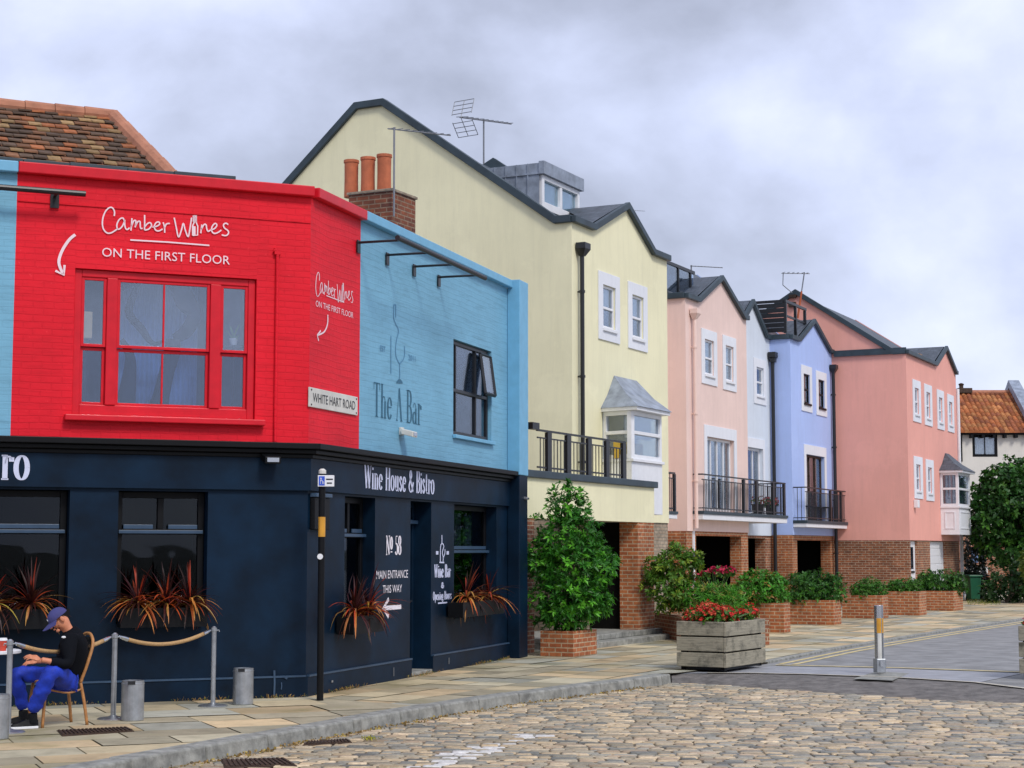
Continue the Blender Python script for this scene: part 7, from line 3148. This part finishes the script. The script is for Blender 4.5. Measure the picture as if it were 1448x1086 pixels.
# ================================================================== tree, undergrowth, weeds
tb_ = at(1432, 850, 60.5)
tb_.z = 0
tree = thing('tree', 'dense dark green tree in front of the white cottage', 'tree', tb_)
yT = tb_.y
tblobs = [blob_px(1425, 720, yT, 48, 52, 1.5), blob_px(1400, 745, yT, 30, 40, 1.1), blob_px(1455, 715, yT, 44, 50, 1.5), blob_px(1418, 685, yT, 30, 30, 1.0), blob_px(1440, 668, yT, 17, 22, .6), blob_px(1392, 700, yT, 20, 26, .7),
          blob_px(1480, 690, yT, 40, 55, 1.3), blob_px(1430, 775, yT, 45, 25, 1.3), blob_px(1424, 655, yT, 6, 12, .2), blob_px(1393, 672, yT, 5, 9, .2), blob_px(1470, 770, yT, 40, 30, 1.2)]
P, N_, r_ = shell_points(tblobs, 2600, .55)
b, d, nr, ll = rosettes(P, N_ + np.array([0, 0, .2]) + rng.normal(0, .4, N_.shape), 6, .20, (35, 95))
leaf_mesh('crown', b, d, nr, ll, ll * .55, np.repeat(cols((.026, .09, .016), len(P), .45, (.07, .20, .024), .28), 6, 0), M['leaf'], parent=tree, droop=.2)
m = MB()
m.tube(catmull([tb_, tb_ + Vector((.05, 0, 1.2)), tb_ + Vector((-.05, 0, 2.6)), tb_ + Vector((.1, .1, 4.2))], 4), [.16 - .009 * i for i in range(13)], 9)
m.build('trunk', M['bark'], tree, smooth=True)
m = MB()
for bl in tblobs[:7]:
    e = Vector(bl[:3])
    s_ = tb_ + Vector((0, 0, random.uniform(1.2, 2.6)))
    m.tube(catmull([s_, (s_ + e) / 2 + Vector((0, 0, .2)), e], 4), [.06 * (1 - .08 * i) for i in range(9)], 6)
m.build('limb', M['bark'], tree)
c = at(1425, 850, 58.5)
c.z = 0
shrub('bush', 'dark glossy bush under the tree at the right edge', 'shrub', c,
      [blob_px(1425, 822, 58.5, 32, 30, .9), blob_px(1450, 818, 58.5, 26, 34, .9), blob_px(1402, 836, 58.5, 18, 18, .6), blob_px(1475, 815, 58.5, 30, 36, .9)], 520, 6, .2, .42, (.016, .055, .012), (.035, .11, .018), .2)
c = at(1452, 850, 60.0)
c.z = 0
shrub('bush', 'yellow-green bush cut off by the right edge', 'shrub', c, [blob_px(1458, 800, 57.0, 14, 24, .5)], 120, 7, .2, .4, (.12, .2, .03), (.2, .24, .04), .3)
c = G(1376, 851)
c = at(1378, 850, 62)
c.z = 0
shrub('hedge', 'very dark hedge between the end house and the tree', 'hedge', c, [blob_px(1378, 790, 63, 14, 62, 1.0), blob_px(1384, 830, 62, 15, 24, .8)], 420, 6, .2, .45, (.008, .022, .008), None, 0, stems=4)

# grass tufts, weeds and litter nobody could count
def scatter(name, label, P, L, W, col, alt, palt, D=None, mat='leaf'):
    n = len(P)
    d = rng.normal(0, .5, (n, 3)) + (np.array([0, 0, 1.0]) if D is None else D)
    o = leaf_mesh(name, P, d, rng.normal(0, 1, (n, 3)), L * rng.uniform(.5, 1.3, n), np.full(n, W), cols(col, n, .4, alt, palt), M[mat], loc=(0, 0, 0), droop=.3)
    tag(o, label, name.replace('_', ' '), None, 'stuff')
    return o


P = []
for i in range(620):
    k = rng.random()
    if k < .5:
        s = rng.choice([-2.9, -4.6, -1.2, -.4]) + rng.normal(0, .22)
        q = FA.pt(s, abs(rng.normal(.06, .04)) + .04, 0)
    else:
        s = rng.choice([1.0, 3.8, 6.2, 7.2]) + rng.normal(0, .3)
        q = FB.pt(s, abs(rng.normal(.05, .03)) + .04, 0)
    P.append(tuple(q))
scatter('weeds', 'straw-coloured and green weeds along the foot of the navy wall', np.array(P), .075, .008, (.36, .22, .06), (.12, .16, .03), .3)
P = []
for i in range(900):
    s = rng.uniform(.35, .95) * acc[-1]
    a, b = on(Kc, s), on(Kb, s)
    out = (a - b).normalized()
    q = a + out * abs(rng.normal(.06, .06))
    P.append((q.x, q.y, -.118))
scatter('leaf_litter', 'yellow-brown leaf litter and grit along the kerb foot', np.array(P), .035, .03, (.30, .19, .06), (.42, .32, .08), .3, D=rng.normal(0, 1, (900, 3)) * np.array([1, 1, .15]))
P = np.array([tuple(G(rng.uniform(1368, 1415), rng.uniform(848, 856))) for i in range(700)])
scatter('grass', 'rough grass verge under the tree', P, .13, .012, (.14, .20, .04), (.30, .28, .06), .3)
P = np.array([tuple(G(u, v, -.12)) for u, v in zip(rng.normal(523, 5, 60), rng.normal(1046, 1.2, 60))])
scatter('weeds', 'yellow-green tuft growing among the cobbles by the kerb', P, .06, .012, (.40, .36, .03), (.2, .26, .03), .3)
P = np.array([tuple(FB.pt(7.4 + rng.normal(0, .12), -.2 + rng.normal(0, .03), ZT + .1)) for i in range(60)])
scatter('weeds', 'green weeds growing behind the sky blue parapet', P, .12, .014, (.08, .13, .04), None, 0)

# ================================================================== sky and light
W = bpy.data.worlds.new('World')
SC.world = W
W.use_nodes = True
nt = W.node_tree
bgn = nt.nodes['Background']
sky = nd(nt, 'ShaderNodeTexSky', sky_type='NISHITA')
sky.sun_disc = False
SUN_EL, SUN_AZ = R(46), math.atan2(0.52, -0.85)        # azimuth measured from +Y towards +X
sky.sun_elevation = SUN_EL
sky.sun_rotation = SUN_AZ
nt.links.new(sky.outputs[0], bgn.inputs['Color'])
bgn.inputs['Strength'].default_value = 0.08
tc_ = nd(nt, 'ShaderNodeTexCoord')
mp = nd(nt, 'ShaderNodeMapping')
mp.inputs['Location'].default_value = (1.5, 5.0, 0)
mp.inputs['Scale'].default_value = (1.0, 1.0, 1.45)
nt.links.new(tc_.outputs['Generated'], mp.inputs['Vector'])
n1 = nd(nt, 'ShaderNodeTexNoise', Scale=3.0, Detail=7, Roughness=.48, Distortion=.4)
n2 = nd(nt, 'ShaderNodeTexNoise', Scale=9.0, Detail=7, Roughness=.55, Distortion=.15)
nt.links.new(mp.outputs[0], n1.inputs['Vector'])
nt.links.new(mp.outputs[0], n2.inputs['Vector'])
mxn = nd(nt, 'ShaderNodeMath', operation='MULTIPLY_ADD')
nt.links.new(n2.outputs['Fac'], mxn.inputs[0])
mxn.inputs[1].default_value = .35
nt.links.new(n1.outputs['Fac'], mxn.inputs[2])
rp_ = ramp(nt, [(0.46, (.285, .31, .395)), (0.58, (.40, .435, .56)), (0.71, (.545, .595, .78)), (0.83, (.70, .745, .87))])
nt.links.new(mxn.outputs[0], rp_.inputs[0])
bg2 = nd(nt, 'ShaderNodeBackground')
nt.links.new(rp_.outputs[0], bg2.inputs['Color'])
bg2.inputs['Strength'].default_value = .98
mxs = nd(nt, 'ShaderNodeMixShader')
mxs.inputs[0].default_value = .90
nt.links.new(bgn.outputs[0], mxs.inputs[1])
nt.links.new(bg2.outputs[0], mxs.inputs[2])
nt.links.new(mxs.outputs[0], nt.nodes['World Output'].inputs[0])

sl_ = bpy.data.lights.new('sun', 'SUN')
sl_.energy = 1.5
sl_.angle = R(14)
sl_.color = (1.0, .95, .88)
so = bpy.data.objects.new('sun', sl_)
COL.objects.link(so)
dirs = Vector((math.sin(SUN_AZ) * math.cos(SUN_EL), math.cos(SUN_AZ) * math.cos(SUN_EL), math.sin(SUN_EL)))
so.rotation_euler = dirs.to_track_quat('Z', 'Y').to_euler()
so.location = (20, -20, 40)

vs_ = SC.view_settings
vs_.view_transform = 'Standard'
vs_.look = 'None'
vs_.exposure = 0.47
vs_.gamma = 1.0
SC.cycles.use_denoising = True
SC.cycles.max_bounces = 8
SC.cycles.transparent_max_bounces = 12
